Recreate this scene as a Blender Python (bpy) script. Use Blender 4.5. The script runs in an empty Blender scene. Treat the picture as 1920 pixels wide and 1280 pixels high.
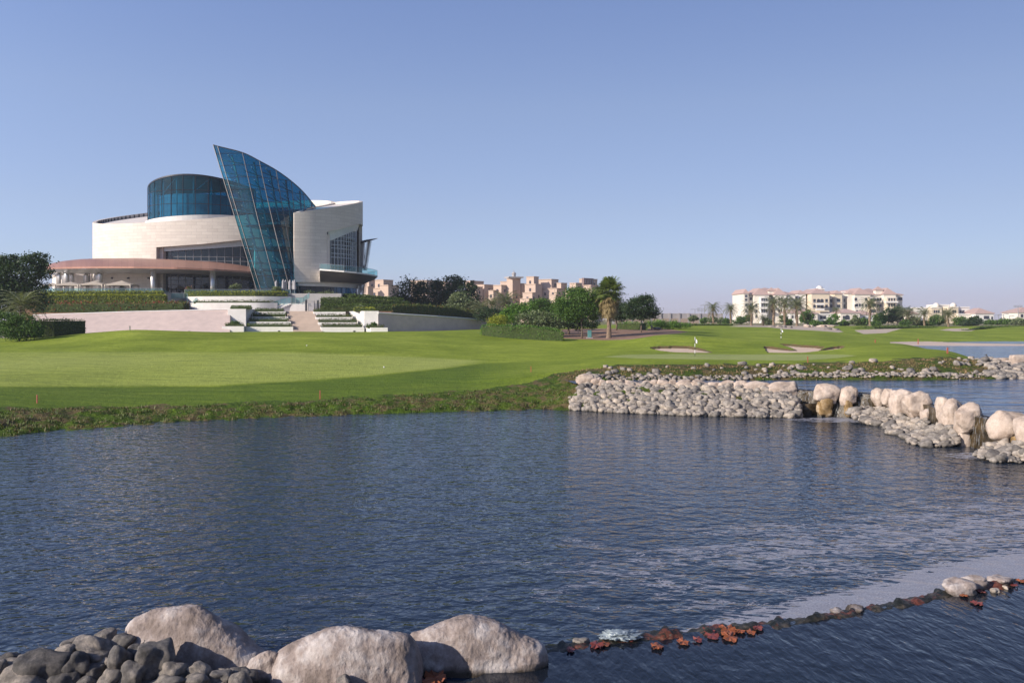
import bpy, bmesh, math, random
import numpy as np
from mathutils import Vector, noise as mnoise, Matrix
R = math.radians
random.seed(7); rng = np.random.default_rng(7)
SC = bpy.context.scene
COL = SC.collection
# ---------------------------------------------------------------- camera
H = 6.0; F = 1600.0; V0 = 598.0
cam_d = bpy.data.cameras.new('camera'); cam = bpy.data.objects.new('camera', cam_d); COL.objects.link(cam)
cam.location = (0, 0, H); cam.rotation_euler = (R(90), 0, 0)
cam_d.sensor_width = 36; cam_d.lens = 30; cam_d.shift_y = -42/1920
cam_d.clip_start = 0.3; cam_d.clip_end = 20000
SC.camera = cam
# ---------------------------------------------------------------- sky, sun, exposure
SUN_EL = R(24); SUN_AZ = math.atan2(-0.865, -0.50)
W = bpy.data.worlds.new('World'); SC.world = W; W.use_nodes = True
nt = W.node_tree; bg = nt.nodes['Background']
sky = nt.nodes.new('ShaderNodeTexSky'); sky.sky_type = 'NISHITA'; sky.sun_disc = False
sky.sun_elevation = SUN_EL; sky.sun_rotation = SUN_AZ % (2*math.pi)
sky.air_density = 1.0; sky.dust_density = 0.2; sky.ozone_density = 1.0; sky.altitude = 0
tc = nt.nodes.new('ShaderNodeTexCoord'); sx = nt.nodes.new('ShaderNodeSeparateXYZ'); nt.links.new(tc.outputs['Generated'], sx.inputs[0])
# desert haze in the air: the sky's own colour by elevation
rp = nt.nodes.new('ShaderNodeValToRGB'); nt.links.new(sx.outputs[2], rp.inputs[0])
for k_, (p_, c_) in enumerate([(0.0, (0.30, 0.33, 0.66)), (0.024, (0.315, 0.335, 0.63)), (0.06, (0.375, 0.40, 0.605)), (0.123, (0.465, 0.442, 0.575)), (0.24, (0.59, 0.535, 0.63)), (0.36, (0.60, 0.565, 0.70))]):
    e_ = rp.color_ramp.elements[k_] if k_ < 2 else rp.color_ramp.elements.new(p_)
    e_.position = p_; e_.color = (*c_, 1)
mr = nt.nodes.new('ShaderNodeMapRange'); nt.links.new(sx.outputs[0], mr.inputs[0])
for k_, v_ in ((1, -0.6), (2, 0.6), (3, 2.0*1.27), (4, 2.0*0.73)): mr.inputs[k_].default_value = v_
vm = nt.nodes.new('ShaderNodeVectorMath'); vm.operation = 'MULTIPLY'; vs_ = nt.nodes.new('ShaderNodeVectorMath'); vs_.operation = 'SCALE'
nt.links.new(sky.outputs[0], vm.inputs[0]); nt.links.new(rp.outputs[0], vm.inputs[1]); nt.links.new(vm.outputs[0], vs_.inputs[0]); nt.links.new(mr.outputs[0], vs_.inputs['Scale'])
nt.links.new(vs_.outputs[0], bg.inputs[0]); bg.inputs[1].default_value = 0.0895
sd = bpy.data.lights.new('sun', 'SUN'); sun = bpy.data.objects.new('sun', sd); COL.objects.link(sun)
sd.energy = 5.0; sd.angle = R(0.53); sd.color = (1.0, 0.885, 0.76)
to_sun = Vector((math.sin(SUN_AZ)*math.cos(SUN_EL), math.cos(SUN_AZ)*math.cos(SUN_EL), math.sin(SUN_EL)))
sun.rotation_euler = to_sun.to_track_quat('Z', 'Y').to_euler()
sun.location = (-60, -40, 60)
SC.view_settings.view_transform = 'Standard'; SC.view_settings.look = 'None'
SC.view_settings.exposure = 0.3; SC.view_settings.gamma = 1.0

# ---------------------------------------------------------------- helpers
def X(u, d): return (u-960)/F*d
def Z(v, d): return H-(v-V0)*d/F
def P(u, v, d): return (X(u, d), d, Z(v, d))

def tag(o, label=None, cat=None, group=None, kind=None):
    if label: o['label'] = label
    if cat: o['category'] = cat
    if group: o['group'] = group
    if kind: o['kind'] = kind
    return o
def empty(name, loc=(0, 0, 0), rz=0, label=None, cat=None, group=None):
    o = bpy.data.objects.new(name, None); COL.objects.link(o)
    o.location = loc; o.rotation_euler = (0, 0, rz); o.empty_display_size = 0.3
    return tag(o, label, cat, group)
def link(name, me, parent=None, world=True):
    o = bpy.data.objects.new(name, me); COL.objects.link(o)
    if parent is not None:
        o.parent = parent
        if world: o.matrix_parent_inverse = root_inv(parent)
    return o
def root_inv(p):
    if p.parent is not None: return Matrix.Identity(4)
    return Matrix.LocRotScale(p.location, p.rotation_euler, p.scale).inverted()
class MB:
    """mesh bucket in world coordinates"""
    def __init__(s): s.v = []; s.f = []; s.uv = {}
    def add(s, vs, fs):
        b = len(s.v); s.v += [tuple(p) for p in vs]; s.f += [tuple(i+b for i in f) for f in fs]; return b
    def box(s, c, sz, rz=0.0, taper=1.0):
        hx, hy, hz = sz[0]/2, sz[1]/2, sz[2]/2; cr, sr = math.cos(rz), math.sin(rz); vs = []
        for z in (-1, 1):
            t = taper if z > 0 else 1
            for a, b in ((-1, -1), (1, -1), (1, 1), (-1, 1)):
                x, y = a*hx*t, b*hy*t
                vs.append((c[0]+x*cr-y*sr, c[1]+x*sr+y*cr, c[2]+z*hz))
        s.add(vs, [(3, 2, 1, 0), (4, 5, 6, 7), (0, 1, 5, 4), (1, 2, 6, 5), (2, 3, 7, 6), (3, 0, 4, 7)])
    def prism(s, pts, z0, z1):
        """pts: plan polygon (counter clockwise), z0/z1 numbers or functions of x, y"""
        n = len(pts); f0 = z0 if callable(z0) else (lambda x, y: z0); f1 = z1 if callable(z1) else (lambda x, y: z1)
        vs = [(x, y, f0(x, y)) for x, y in pts]+[(x, y, f1(x, y)) for x, y in pts]
        s.add(vs, [tuple(range(n-1, -1, -1)), tuple(range(n, 2*n))]+[(i, (i+1) % n, n+(i+1) % n, n+i) for i in range(n)])
    def tube(s, pts, rad, n=6, cap=True):
        pts = [Vector(p) for p in pts]; m = len(pts)
        rs = rad if isinstance(rad, (list, tuple)) else [rad]*m
        b = len(s.v); up = Vector((0, 0, 1))
        for i, p in enumerate(pts):
            t = (pts[min(i+1, m-1)]-pts[max(i-1, 0)]).normalized()
            a = t.cross(up)
            if a.length < 0.05: a = t.cross(Vector((1, 0, 0)))
            a.normalize(); c = a.cross(t).normalized()
            for k in range(n):
                th = 2*math.pi*k/n
                q = p+(a*math.cos(th)+c*math.sin(th))*rs[i]; s.v.append(tuple(q))
        for i in range(m-1):
            for k in range(n):
                s.f.append((b+i*n+k, b+(i+1)*n+k, b+(i+1)*n+(k+1) % n, b+i*n+(k+1) % n))
        if cap:
            s.f.append(tuple(b+k for k in range(n))); s.f.append(tuple(b+(m-1)*n+k for k in reversed(range(n))))
    def strip(s, A, B, uvA=None, uvB=None):
        b = len(s.v); n = len(A); s.v += [tuple(p) for p in A]+[tuple(p) for p in B]
        for i in range(n-1):
            s.f.append((b+i, b+i+1, b+n+i+1, b+n+i))
        if uvA is not None:
            for i in range(n): s.uv[b+i] = uvA[i]; s.uv[b+n+i] = uvB[i]
    def lathe(s, c, prof, n=12, rz=0):
        b = len(s.v)
        for r, z in prof:
            for k in range(n):
                th = 2*math.pi*k/n+rz; s.v.append((c[0]+r*math.cos(th), c[1]+r*math.sin(th), c[2]+z))
        for i in range(len(prof)-1):
            for k in range(n): s.f.append((b+i*n+k, b+i*n+(k+1) % n, b+(i+1)*n+(k+1) % n, b+(i+1)*n+k))
        s.f.append(tuple(b+k for k in reversed(range(n)))); s.f.append(tuple(b+(len(prof)-1)*n+k for k in range(n)))
    def build(s, name, m, parent=None, smooth=False, solid=0, bevel=0):
        me = bpy.data.meshes.new(name)
        off = Vector((0, 0, 0)); vs = s.v
        if parent is None and vs:
            a = np.array(vs); lo = a.min(0); hi = a.max(0); off = Vector(((lo[0]+hi[0])/2, (lo[1]+hi[1])/2, lo[2]))
            vs = (a-np.array(off)).tolist()
        me.from_pydata(vs, [], s.f); me.materials.append(m)
        if s.uv:
            ul = me.uv_layers.new(name='uv'); li = np.zeros(len(me.loops), 'i'); me.loops.foreach_get('vertex_index', li)
            tab = np.zeros((len(s.v), 2)); 
            for k, q in s.uv.items(): tab[k] = q
            ul.data.foreach_set('uv', tab[li].ravel())
        if smooth: me.polygons.foreach_set('use_smooth', [True]*len(me.polygons))
        me.update()
        o = link(name, me, parent)
        if parent is None: o.location = off
        if bevel:
            md = o.modifiers.new('bevel', 'BEVEL'); md.width = bevel; md.segments = 2; md.limit_method = 'ANGLE'
        if solid:
            md = o.modifiers.new('solid', 'SOLIDIFY'); md.thickness = solid; md.offset = 0
        return o
def quads_mesh(name, V, m, nv=4):
    """V: (n, nv, 3) array of separate polygons"""
    n = V.shape[0]; me = bpy.data.meshes.new(name)
    me.vertices.add(n*nv); me.vertices.foreach_set('co', V.reshape(-1).astype('f'))
    me.loops.add(n*nv); me.loops.foreach_set('vertex_index', np.arange(n*nv, dtype='i'))
    me.polygons.add(n); me.polygons.foreach_set('loop_start', np.arange(0, n*nv, nv, dtype='i'))
    me.polygons.foreach_set('loop_total', np.full(n, nv, 'i'))
    me.materials.append(m); me.update(calc_edges=True)
    return me
def copy_tree(o, parent=None):
    c = o.copy(); COL.objects.link(c)
    if parent is not None: c.parent = parent
    for ch in [k for k in ALLCH.get(o.name, [])]: copy_tree(ch, c)
    return c
ALLCH = {}
def kids(o): 
    ALLCH[o.name] = [c for c in COL.objects if c.parent == o]
    for c in ALLCH[o.name]: kids(c)

# ---------------------------------------------------------------- materials
def newmat(name):
    m = bpy.data.materials.new(name); m.use_nodes = True; n = m.node_tree
    return m, n, n.nodes, n.links, n.nodes['Principled BSDF']
def coords(N, L, scale=(1, 1, 1), kind='obj', rot=(0, 0, 0)):
    if kind == 'world':
        g = N.new('ShaderNodeNewGeometry'); s = g.outputs['Position']
    else:
        g = N.new('ShaderNodeTexCoord'); s = g.outputs['UV' if kind == 'uv' else 'Object']
    mp = N.new('ShaderNodeMapping'); mp.inputs['Scale'].default_value = scale; mp.inputs['Rotation'].default_value = rot
    L.new(s, mp.inputs[0]); return mp.outputs[0]
def noise_n(N, L, vec, scale, det=4, rough=0.55, dist=0):
    t = N.new('ShaderNodeTexNoise'); t.inputs['Scale'].default_value = scale; t.inputs['Detail'].default_value = det
    t.inputs['Roughness'].default_value = rough; t.inputs['Distortion'].default_value = dist
    L.new(vec, t.inputs['Vector']); return t.outputs['Fac']
def ramp(N, L, fac, stops):
    r = N.new('ShaderNodeValToRGB'); e = r.color_ramp.elements
    e[0].position = stops[0][0]; e[0].color = (*stops[0][1], 1)
    e[1].position = stops[-1][0]; e[1].color = (*stops[-1][1], 1)
    for p, c in stops[1:-1]:
        q = e.new(p); q.color = (*c, 1)
    L.new(fac, r.inputs[0]); return r.outputs[0]
def mixc(N, L, fac, a, b, mode='MIX'):
    m = N.new('ShaderNodeMix'); m.data_type = 'RGBA'; m.blend_type = mode
    for i, s in ((0, fac), (6, a), (7, b)):
        if isinstance(s, (int, float)): m.inputs[i].default_value = s
        elif isinstance(s, tuple): m.inputs[i].default_value = (*s[:3], 1)
        else: L.new(s, m.inputs[i])
    return m.outputs[2]
def math_n(N, L, op, a, b=None, clamp=False):
    m = N.new('ShaderNodeMath'); m.operation = op; m.use_clamp = clamp
    for i, s in ((0, a), (1, b)):
        if s is None: continue
        if isinstance(s, (int, float)): m.inputs[i].default_value = s
        else: L.new(s, m.inputs[i])
    return m.outputs[0]
def bump_n(N, L, h, st, dist=0.05, base=None):
    b = N.new('ShaderNodeBump'); b.inputs['Strength'].default_value = st; b.inputs['Distance'].default_value = dist
    L.new(h, b.inputs['Height'])
    if base is not None: L.new(base, b.inputs['Normal'])
    return b.outputs[0]
def simple(name, c1, c2=None, rough=0.7, scale=3, bump=0.2, dist=0.02, metal=0, spec=0.5, det=5, kind='obj', sc=(1, 1, 1)):
    m, n, N, L, B = newmat(name); c2 = c2 or tuple(k*0.8 for k in c1)
    vec = coords(N, L, sc, kind); f = noise_n(N, L, vec, scale, det)
    L.new(ramp(N, L, f, [(0.3, c1), (0.7, c2)]), B.inputs['Base Color'])
    B.inputs['Roughness'].default_value = rough; B.inputs['Metallic'].default_value = metal
    B.inputs['Specular IOR Level'].default_value = spec
    if bump: L.new(bump_n(N, L, noise_n(N, L, vec, scale*4, det), bump, dist), B.inputs['Normal'])
    return m
def foliage(name, dark, light, accent=None, acc_amt=0.0, rough=0.55, transl=0.25):
    m, n, N, L, B = newmat(name)
    g = N.new('ShaderNodeNewGeometry'); vec = coords(N, L, (1, 1, 1), 'world')
    f = noise_n(N, L, vec, 0.9, 3)
    mixf = math_n(N, L, 'ADD', math_n(N, L, 'MULTIPLY', g.outputs['Random Per Island'], 0.55), math_n(N, L, 'MULTIPLY', f, 0.6))
    c = ramp(N, L, mixf, [(0.25, dark), (0.85, light)])
    if accent:
        r2 = math_n(N, L, 'FRACT', math_n(N, L, 'MULTIPLY', g.outputs['Random Per Island'], 17.3))
        f2 = math_n(N, L, 'ADD', r2, math_n(N, L, 'MULTIPLY', math_n(N, L, 'SUBTRACT', noise_n(N, L, vec, 0.35, 2), 0.5), 1.2))
        c = mixc(N, L, math_n(N, L, 'GREATER_THAN', f2, 1-acc_amt), c, accent)
    L.new(c, B.inputs['Base Color']); B.inputs['Roughness'].default_value = rough
    B.inputs['Specular IOR Level'].default_value = 0.3
    tr = N.new('ShaderNodeBsdfTranslucent'); L.new(mixc(N, L, 1.0, c, (1.2, 1.25, 0.5), 'MULTIPLY'), tr.inputs[0])
    mx = N.new('ShaderNodeMixShader'); mx.inputs[0].default_value = transl
    L.new(B.outputs[0], mx.inputs[1]); L.new(tr.outputs[0], mx.inputs[2])
    L.new(mx.outputs[0], N['Material Output'].inputs[0])
    return m
def panels(name, c1, c2, mortar, bw, bh, rough=0.6, msize=0.012, bump=0.3, kind='uv'):
    m, n, N, L, B = newmat(name); vec = coords(N, L, (1, 1, 1), kind)
    b = N.new('ShaderNodeTexBrick'); L.new(vec, b.inputs['Vector'])
    b.inputs['Color1'].default_value = (*c1, 1); b.inputs['Color2'].default_value = (*c2, 1); b.inputs['Mortar'].default_value = (*mortar, 1)
    b.inputs['Scale'].default_value = 1; b.inputs['Mortar Size'].default_value = msize; b.inputs['Brick Width'].default_value = bw
    b.inputs['Row Height'].default_value = bh; b.inputs['Bias'].default_value = 0
    f = noise_n(N, L, vec, 0.35, 5)
    c = mixc(N, L, 0.5, b.outputs['Color'], ramp(N, L, f, [(0.3, (0.84, 0.82, 0.80)), (0.7, (1, 1, 1))]), 'MULTIPLY')
    L.new(c, B.inputs['Base Color']); B.inputs['Roughness'].default_value = rough
    L.new(bump_n(N, L, math_n(N, L, 'SUBTRACT', 1, b.outputs['Fac']), bump, 0.02), B.inputs['Normal'])
    return m
def glass_mat(name, tintc, refl=0.35, transp=0.5, rough=0.03):
    """tinted architectural glass: dark body, transparent share, mirror coat"""
    m, n, N, L, B = newmat(name)
    vec = coords(N, L, (1, 1, 1), 'world'); f = noise_n(N, L, vec, 0.25, 2)
    L.new(ramp(N, L, f, [(0.3, tuple(k*0.6 for k in tintc)), (0.7, tintc)]), B.inputs['Base Color'])
    B.inputs['Roughness'].default_value = rough; B.inputs['Specular IOR Level'].default_value = 0.6
    B.inputs['IOR'].default_value = 1.5
    L.new(bump_n(N, L, noise_n(N, L, vec, 0.6, 1), 0.12, 0.1), B.inputs['Normal'])
    tr = N.new('ShaderNodeBsdfTransparent')
    tm = max(tintc); tr.inputs[0].default_value = (*[0.07+0.90*k/tm for k in tintc], 1)
    mx = N.new('ShaderNodeMixShader'); mx.inputs[0].default_value = transp
    L.new(B.outputs[0], mx.inputs[1]); L.new(tr.outputs[0], mx.inputs[2])
    L.new(mx.outputs[0], N['Material Output'].inputs[0])
    return m
M = {}
M['stone'] = panels('stone_cladding', (0.70, 0.64, 0.56), (0.62, 0.56, 0.49), (0.44, 0.40, 0.35), 2.4, 0.75, msize=0.022, bump=0.3)
M['stone_plain'] = simple('pale_stone', (0.72, 0.66, 0.60), (0.60, 0.55, 0.50), 0.75, 0.8, 0.15)
M['white_wall'] = simple('white_render', (0.74, 0.72, 0.68), (0.64, 0.62, 0.59), 0.8, 0.9, 0.1)
M['pink_wall'] = simple('pink_exposed_plaster', (0.62, 0.50, 0.44), (0.52, 0.42, 0.375), 0.9, 0.7, 0.4, 0.03)
M['dark_glass'] = glass_mat('dark_glass', (0.012, 0.022, 0.036), transp=0.15)
M['blue_glass'] = glass_mat('blue_glass', (0.001, 0.040, 0.056), transp=0.44)
M['rail_glass'] = glass_mat('rail_glass', (0.20, 0.32, 0.33), transp=0.7)
M['mullion'] = simple('grey_aluminium', (0.36, 0.37, 0.40), (0.30, 0.31, 0.33), 0.45, 2, 0, metal=0.3)
M['sail_frame'] = simple('bronze_grey_frame', (0.17, 0.16, 0.155), (0.13, 0.12, 0.12), 0.5, 2, 0, metal=0.3)
M['brace'] = simple('inner_brace_steel', (0.16, 0.30, 0.34), (0.10, 0.2, 0.24), 0.6, 2, 0)
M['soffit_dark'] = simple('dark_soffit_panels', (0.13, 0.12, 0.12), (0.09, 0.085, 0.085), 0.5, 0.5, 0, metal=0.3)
M['steel_dark'] = simple('dark_steel', (0.05, 0.055, 0.065), (0.035, 0.04, 0.05), 0.45, 2, 0, metal=0.4)
M['steel_white'] = simple('white_steel', (0.6, 0.66, 0.68), (0.5, 0.56, 0.6), 0.4, 2, 0)
M['silver'] = simple('brushed_metal', (0.62, 0.60, 0.57), (0.50, 0.48, 0.45), 0.32, 0.6, 0.1, metal=0.7)
M['copper'] = None
m, n_, N, L, B = newmat('copper_roof'); M['copper'] = m
vec = coords(N, L, (1, 1, 1), 'uv'); bt = N.new('ShaderNodeTexBrick'); L.new(vec, bt.inputs['Vector'])
bt.inputs['Scale'].default_value = 1; bt.inputs['Brick Width'].default_value = 1.6; bt.inputs['Row Height'].default_value = 50; bt.inputs['Mortar Size'].default_value = 0.03; bt.offset = 0
bt.inputs['Color1'].default_value = (0.42, 0.225, 0.16, 1); bt.inputs['Color2'].default_value = (0.36, 0.19, 0.135, 1); bt.inputs['Mortar'].default_value = (0.27, 0.14, 0.11, 1)
L.new(mixc(N, L, 0.4, bt.outputs[0], ramp(N, L, noise_n(N, L, vec, 0.4, 4), [(0.3, (0.7, 0.7, 0.72)), (0.7, (1, 1, 1))]), 'MULTIPLY'), B.inputs['Base Color'])
B.inputs['Roughness'].default_value = 0.45; B.inputs['Metallic'].default_value = 0.25
M['concrete'] = simple('grey_concrete', (0.40, 0.38, 0.37), (0.32, 0.31, 0.30), 0.85, 0.6, 0.2)
M['canvas'] = simple('cream_canvas', (0.50, 0.44, 0.36), (0.42, 0.37, 0.30), 0.85, 2, 0.1)
M['canvas_grey'] = simple('grey_canvas', (0.42, 0.41, 0.42), (0.32, 0.31, 0.32), 0.85, 2, 0.1)
M['interior'] = simple('interior_wall', (0.45, 0.78, 0.85), (0.16, 0.36, 0.45), 0.8, 0.35, 0)
M['red_paint'] = simple('red_stake_paint', (0.42, 0.11, 0.06), (0.30, 0.08, 0.045), 0.6, 8, 0)
M['white_paint'] = simple('white_paint', (0.8, 0.8, 0.8), (0.7, 0.7, 0.7), 0.5, 8, 0)
M['black_paint'] = simple('black_paint', (0.03, 0.03, 0.03), (0.02, 0.02, 0.02), 0.5, 8, 0)
M['teal'] = simple('teal_cabinet', (0.10, 0.28, 0.27), (0.08, 0.22, 0.22), 0.5, 3, 0.05)
M['bark'] = simple('tree_bark', (0.20, 0.15, 0.11), (0.10, 0.075, 0.055), 0.9, 3, 0.8, 0.05, sc=(1, 1, 0.25))
M['palm_bark'] = simple('palm_bark', (0.30, 0.22, 0.15), (0.14, 0.10, 0.07), 0.9, 2.5, 1.0, 0.08, sc=(1, 1, 3))
M['leaf_mid'] = foliage('leaf_mid', (0.028, 0.075, 0.014), (0.11, 0.20, 0.03))
M['leaf_dark'] = foliage('leaf_dark', (0.014, 0.036, 0.014), (0.055, 0.095, 0.032))
M['leaf_pale'] = foliage('leaf_pale', (0.05, 0.09, 0.03), (0.22, 0.26, 0.13), None, 0)
M['leaf_bright'] = foliage('leaf_bright', (0.035, 0.095, 0.012), (0.14, 0.27, 0.035))
M['hedge_yellow'] = foliage('hedge_yellow', (0.11, 0.15, 0.014), (0.40, 0.42, 0.04))
M['hedge_red'] = foliage('hedge_red', (0.04, 0.08, 0.014), (0.14, 0.21, 0.035), (0.30, 0.04, 0.035), 0.26)
M['hedge_green'] = foliage('hedge_green', (0.03, 0.065, 0.012), (0.12, 0.18, 0.03))
M['hedge_brown'] = foliage('hedge_brown', (0.03, 0.06, 0.012), (0.11, 0.14, 0.03), (0.16, 0.10, 0.035), 0.12)
M['frond'] = foliage('date_frond', (0.10, 0.125, 0.06), (0.34, 0.36, 0.20))
M['frond_fan'] = foliage('fan_frond', (0.05, 0.09, 0.022), (0.20, 0.25, 0.06))
M['frond_dead'] = foliage('dead_frond', (0.13, 0.10, 0.045), (0.36, 0.28, 0.14))
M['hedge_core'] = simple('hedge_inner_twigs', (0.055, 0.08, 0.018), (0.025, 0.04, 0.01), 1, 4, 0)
# ================================================================ terrain
LAKE = 1.5
def prof(*a):
    return [(d, (float(v[1:]) if isinstance(v, str) else Z(v, d))) for d, v in a]
COLS = {
 -700: prof((6,'z-1.5'),(34,'z-1.2'),(38,'z0.0'),(41,770),(46,750),(57,722),(75,690),(95,662),(118,647),(140,636),(170,628),(300,'z3.5'),(3000,'z4')),
 0: prof((6,'z-1.5'),(41,'z-0.6'),(43.6,818),(46.5,785),(49,765),(57,727),(75,688),(95,660),(118,645),(140,634),(170,626),(300,'z3.5'),(3000,'z4')),
 120: prof((6,'z-1.5'),(43,'z-0.6'),(46,807),(48.6,780),(51,762),(60,726),(75,690),(95,661),(114,641),(130,628),(140,627),(170,627),(300,'z3.5'),(3000,'z4')),
 250: prof((6,'z-1.5'),(45.5,'z-0.6'),(48.2,797),(51,775),(53.5,757),(62,727),(75,694),(95,662),(112,635),(125,617.5),(133,618),(150,624),(170,627),(300,'z3.5'),(3000,'z4')),
 450: prof((6,'z-1.5'),(48.5,'z-0.6'),(51.1,786),(53.5,768),(56,751),(62,728),(72,700),(90,665),(112,641),(130,625),(150,622),(170,622),(300,'z3.5'),(3000,'z4')),
 700: prof((6,'z-1.5'),(51,'z-0.6'),(53.8,776.5),(56,757),(60,738),(72,700),(95,660),(120,633),(138,622.5),(160,622.3),(175,'z3.5'),(300,'z3.5'),(3000,'z4')),
 900: prof((6,'z-1.5'),(53,'z-0.6'),(55.8,770),(58,752),(62,732),(72,702),(87,678),(105,657),(125,637),(140,624),(160,622),(300,'z4'),(3000,'z4')),
 1040: prof((6,'z-1.5'),(54,'z-0.6'),(57,766.5),(59,748),(63,719),(68,697),(85,677),(105,658),(125,641),(138,633),(160,622),(200,'z4.2'),(3000,'z4')),
 1080: prof((6,'z-1.5'),(53.5,'z-0.6'),(56,769),(58.5,'z1.45'),(61.5,'z1.6'),(65,703),(70,690),(86,676),(105,657),(125,641),(138,632),(160,621),(200,'z4.2'),(3000,'z4')),
 1150: prof((6,'z-1.5'),(52,'z-0.6'),(54.9,773),(57.5,'z1.4'),(58.8,'z1.4'),(60.5,'z1.1'),(61.8,'z1.1'),(63.3,'z1.6'),(66,696),(71,684),(90,665.5),(104,655),(118,640),(138,630),(160,619),(200,'z4.2'),(3000,'z4')),
 1230: prof((6,'z-1.5'),(51.5,'z-0.6'),(54.2,776),(57,'z1.4'),(58.3,'z1.4'),(59.5,'z1.0'),(61.5,'z1.0'),(63.3,'z1.6'),(66,695),(70.5,683),(88,666),(97,661),(105,649),(116,630),(125,629),(140,624),(160,619),(200,'z4.2'),(3000,'z4')),
 1300: prof((6,'z-1.5'),(50,'z-0.6'),(53,779),(56,'z1.3'),(57.4,'z1.4'),(58.8,'z1.0'),(61.5,'z1.0'),(63.3,'z1.6'),(66,694),(70,682.5),(88,665.5),(98,660.5),(106,648),(116,628),(122,628.3),(130,630),(160,620),(200,610.5),(260,'z4'),(3000,'z4')),
 1400: prof((6,'z-1.5'),(49.6,'z-0.6'),(52.6,781),(55.5,'z1.3'),(57,'z1.3'),(58,'z1.0'),(61.5,'z1.0'),(63.3,'z1.6'),(66,694),(70,682.5),(87,666.5),(97,661),(108,648),(117,636),(125,636.5),(135,636),(165,622),(205,611),(260,'z4'),(3000,'z4')),
 1490: prof((6,'z-1.5'),(49,'z-0.6'),(52.0,783),(54.5,'z1.2'),(55.5,'z1.2'),(57,'z0.9'),(61.5,'z1.0'),(63.3,'z1.6'),(66,694),(70.5,682),(85,668),(96,661),(108,649),(118,641),(125,641.5),(145,636),(170,623),(210,615.5),(280,'z3.9'),(3000,'z4')),
 1530: prof((6,'z-1.5'),(50,'z-1'),(60,'z0.5'),(61.5,'z1.0'),(63.3,'z1.6'),(66,694),(71,681),(87,667),(96,660),(107,649),(116,642),(125,642),(145,636),(170,625),(210,616),(280,'z3.9'),(3000,'z4')),
 1600: prof((6,'z-1.5'),(50,'z-1'),(60,'z0.5'),(61.5,'z1.0'),(63.3,'z1.6'),(66,694),(71,678),(88,662),(104,647),(112,642),(125,642.5),(150,640),(180,629),(230,615),(300,'z3.9'),(3000,'z4')),
 1700: prof((6,'z-1.5'),(50,'z-1'),(60,'z0.5'),(61.5,'z1.0'),(63.2,'z1.6'),(66,692),(71.5,673),(88,657),(104,646),(112,644),(118,'z2.6'),(132,'z1.3'),(143,'z1.35'),(146,'z1.6'),(166,641),(176,636),(200,623),(235,613.5),(300,'z4'),(3000,'z4')),
 1780: prof((6,'z-1.5'),(50,'z-1'),(60,'z0.5'),(61.8,'z1.0'),(63.4,'z1.6'),(66,693),(71,676),(82,664),(93,656.5),(98,'z2.0'),(102,'z1.1'),(142,'z1.1'),(145,'z1.6'),(166,641.3),(174,638),(200,628),(240,616),(300,'z4'),(3000,'z4')),
 1850: prof((6,'z-1.5'),(50,'z-1'),(60,'z0.5'),(62.4,'z1.0'),(64.4,'z1.6'),(68,690),(73.5,677),(76,'z2.0'),(79,'z1.1'),(142,'z1.1'),(145,'z1.6'),(168,641.5),(176,638),(200,627),(240,614),(300,'z4'),(3000,'z4')),
 1920: prof((6,'z-1.5'),(50,'z-1'),(60,'z0.5'),(63,'z1.0'),(65,'z1.55'),(68,'z2.0'),(72,'z2.0'),(75,'z1.3'),(78,'z0.9'),(142,'z1.1'),(145,'z1.6'),(168,641.8),(176,638),(200,626),(240,613),(300,'z4'),(3000,'z4')),
 2600: prof((6,'z-1.5'),(50,'z-1'),(60,'z0.5'),(63,'z1.0'),(65,'z1.55'),(68,'z2.0'),(72,'z2.0'),(75,'z1.3'),(78,'z0.9'),(142,'z1.1'),(145,'z1.6'),(168,'z1.8'),(200,'z3'),(240,'z3.6'),(300,'z4'),(3000,'z4')),
}
CU = sorted(COLS)
def pchip(px, py, x):
    px = np.array(px, float); py = np.array(py, float); h = np.diff(px); dl = np.diff(py)/h
    s = np.zeros(len(px)); s[0] = dl[0]; s[-1] = dl[-1]
    for i in range(1, len(px)-1):
        if dl[i-1]*dl[i] > 0:
            w1 = 2*h[i]+h[i-1]; w2 = h[i]+2*h[i-1]; s[i] = (w1+w2)/(w1/dl[i-1]+w2/dl[i])
    k = np.clip(np.searchsorted(px, x)-1, 0, len(h)-1); t = (x-px[k])/h[k]
    return ((1+2*t)*(1-t)**2*py[k]+t*(1-t)**2*h[k]*s[k]+t*t*(3-2*t)*py[k+1]+t*t*(t-1)*h[k]*s[k+1])
near = np.linspace(8, 40, 12)[:-1]; mid = np.exp(np.linspace(math.log(40), math.log(250), 430)); far = np.exp(np.linspace(math.log(250), math.log(3000), 40))[1:]
DG = np.concatenate([near, mid, far]); LDG = np.log(DG)
PT = np.array([pchip(np.log([q[0] for q in COLS[u]]), [q[1] for q in COLS[u]], LDG) for u in CU])
UG = np.concatenate([np.linspace(-700, -20, 35)[:-1], np.arange(-20, 1945, 3.0), np.linspace(1945, 2600, 33)])
CUa = np.array(CU, float)
def col_lerp(ug):
    k = np.clip(np.searchsorted(CUa, ug, side='right')-1, 0, len(CUa)-2); t = (ug-CUa[k])/(CUa[k+1]-CUa[k])
    return k, t
k, t = col_lerp(UG); ts = t
ZG = PT[k]*(1-ts)[:, None]+PT[k+1]*ts[:, None]
def blur_u(A, n=9, it=2):
    for _ in range(it):
        B_ = A.copy(); 
        for s_ in range(1, n//2+1):
            B_[n//2:-(n//2)] += A[n//2-s_:len(A)-n//2-s_]+A[n//2+s_:len(A)-n//2+s_ if n//2 != s_ else None]
        B_[n//2:-(n//2)] /= (2*(n//2)+1); B_[:n//2] = A[:n//2]; B_[-(n//2):] = A[-(n//2):]; A = B_
    return A
ZG = blur_u(ZG, 15, 2)
UU, DD = np.meshgrid(UG, DG, indexing='ij')
XX = (UU-960)/F*DD
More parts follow.
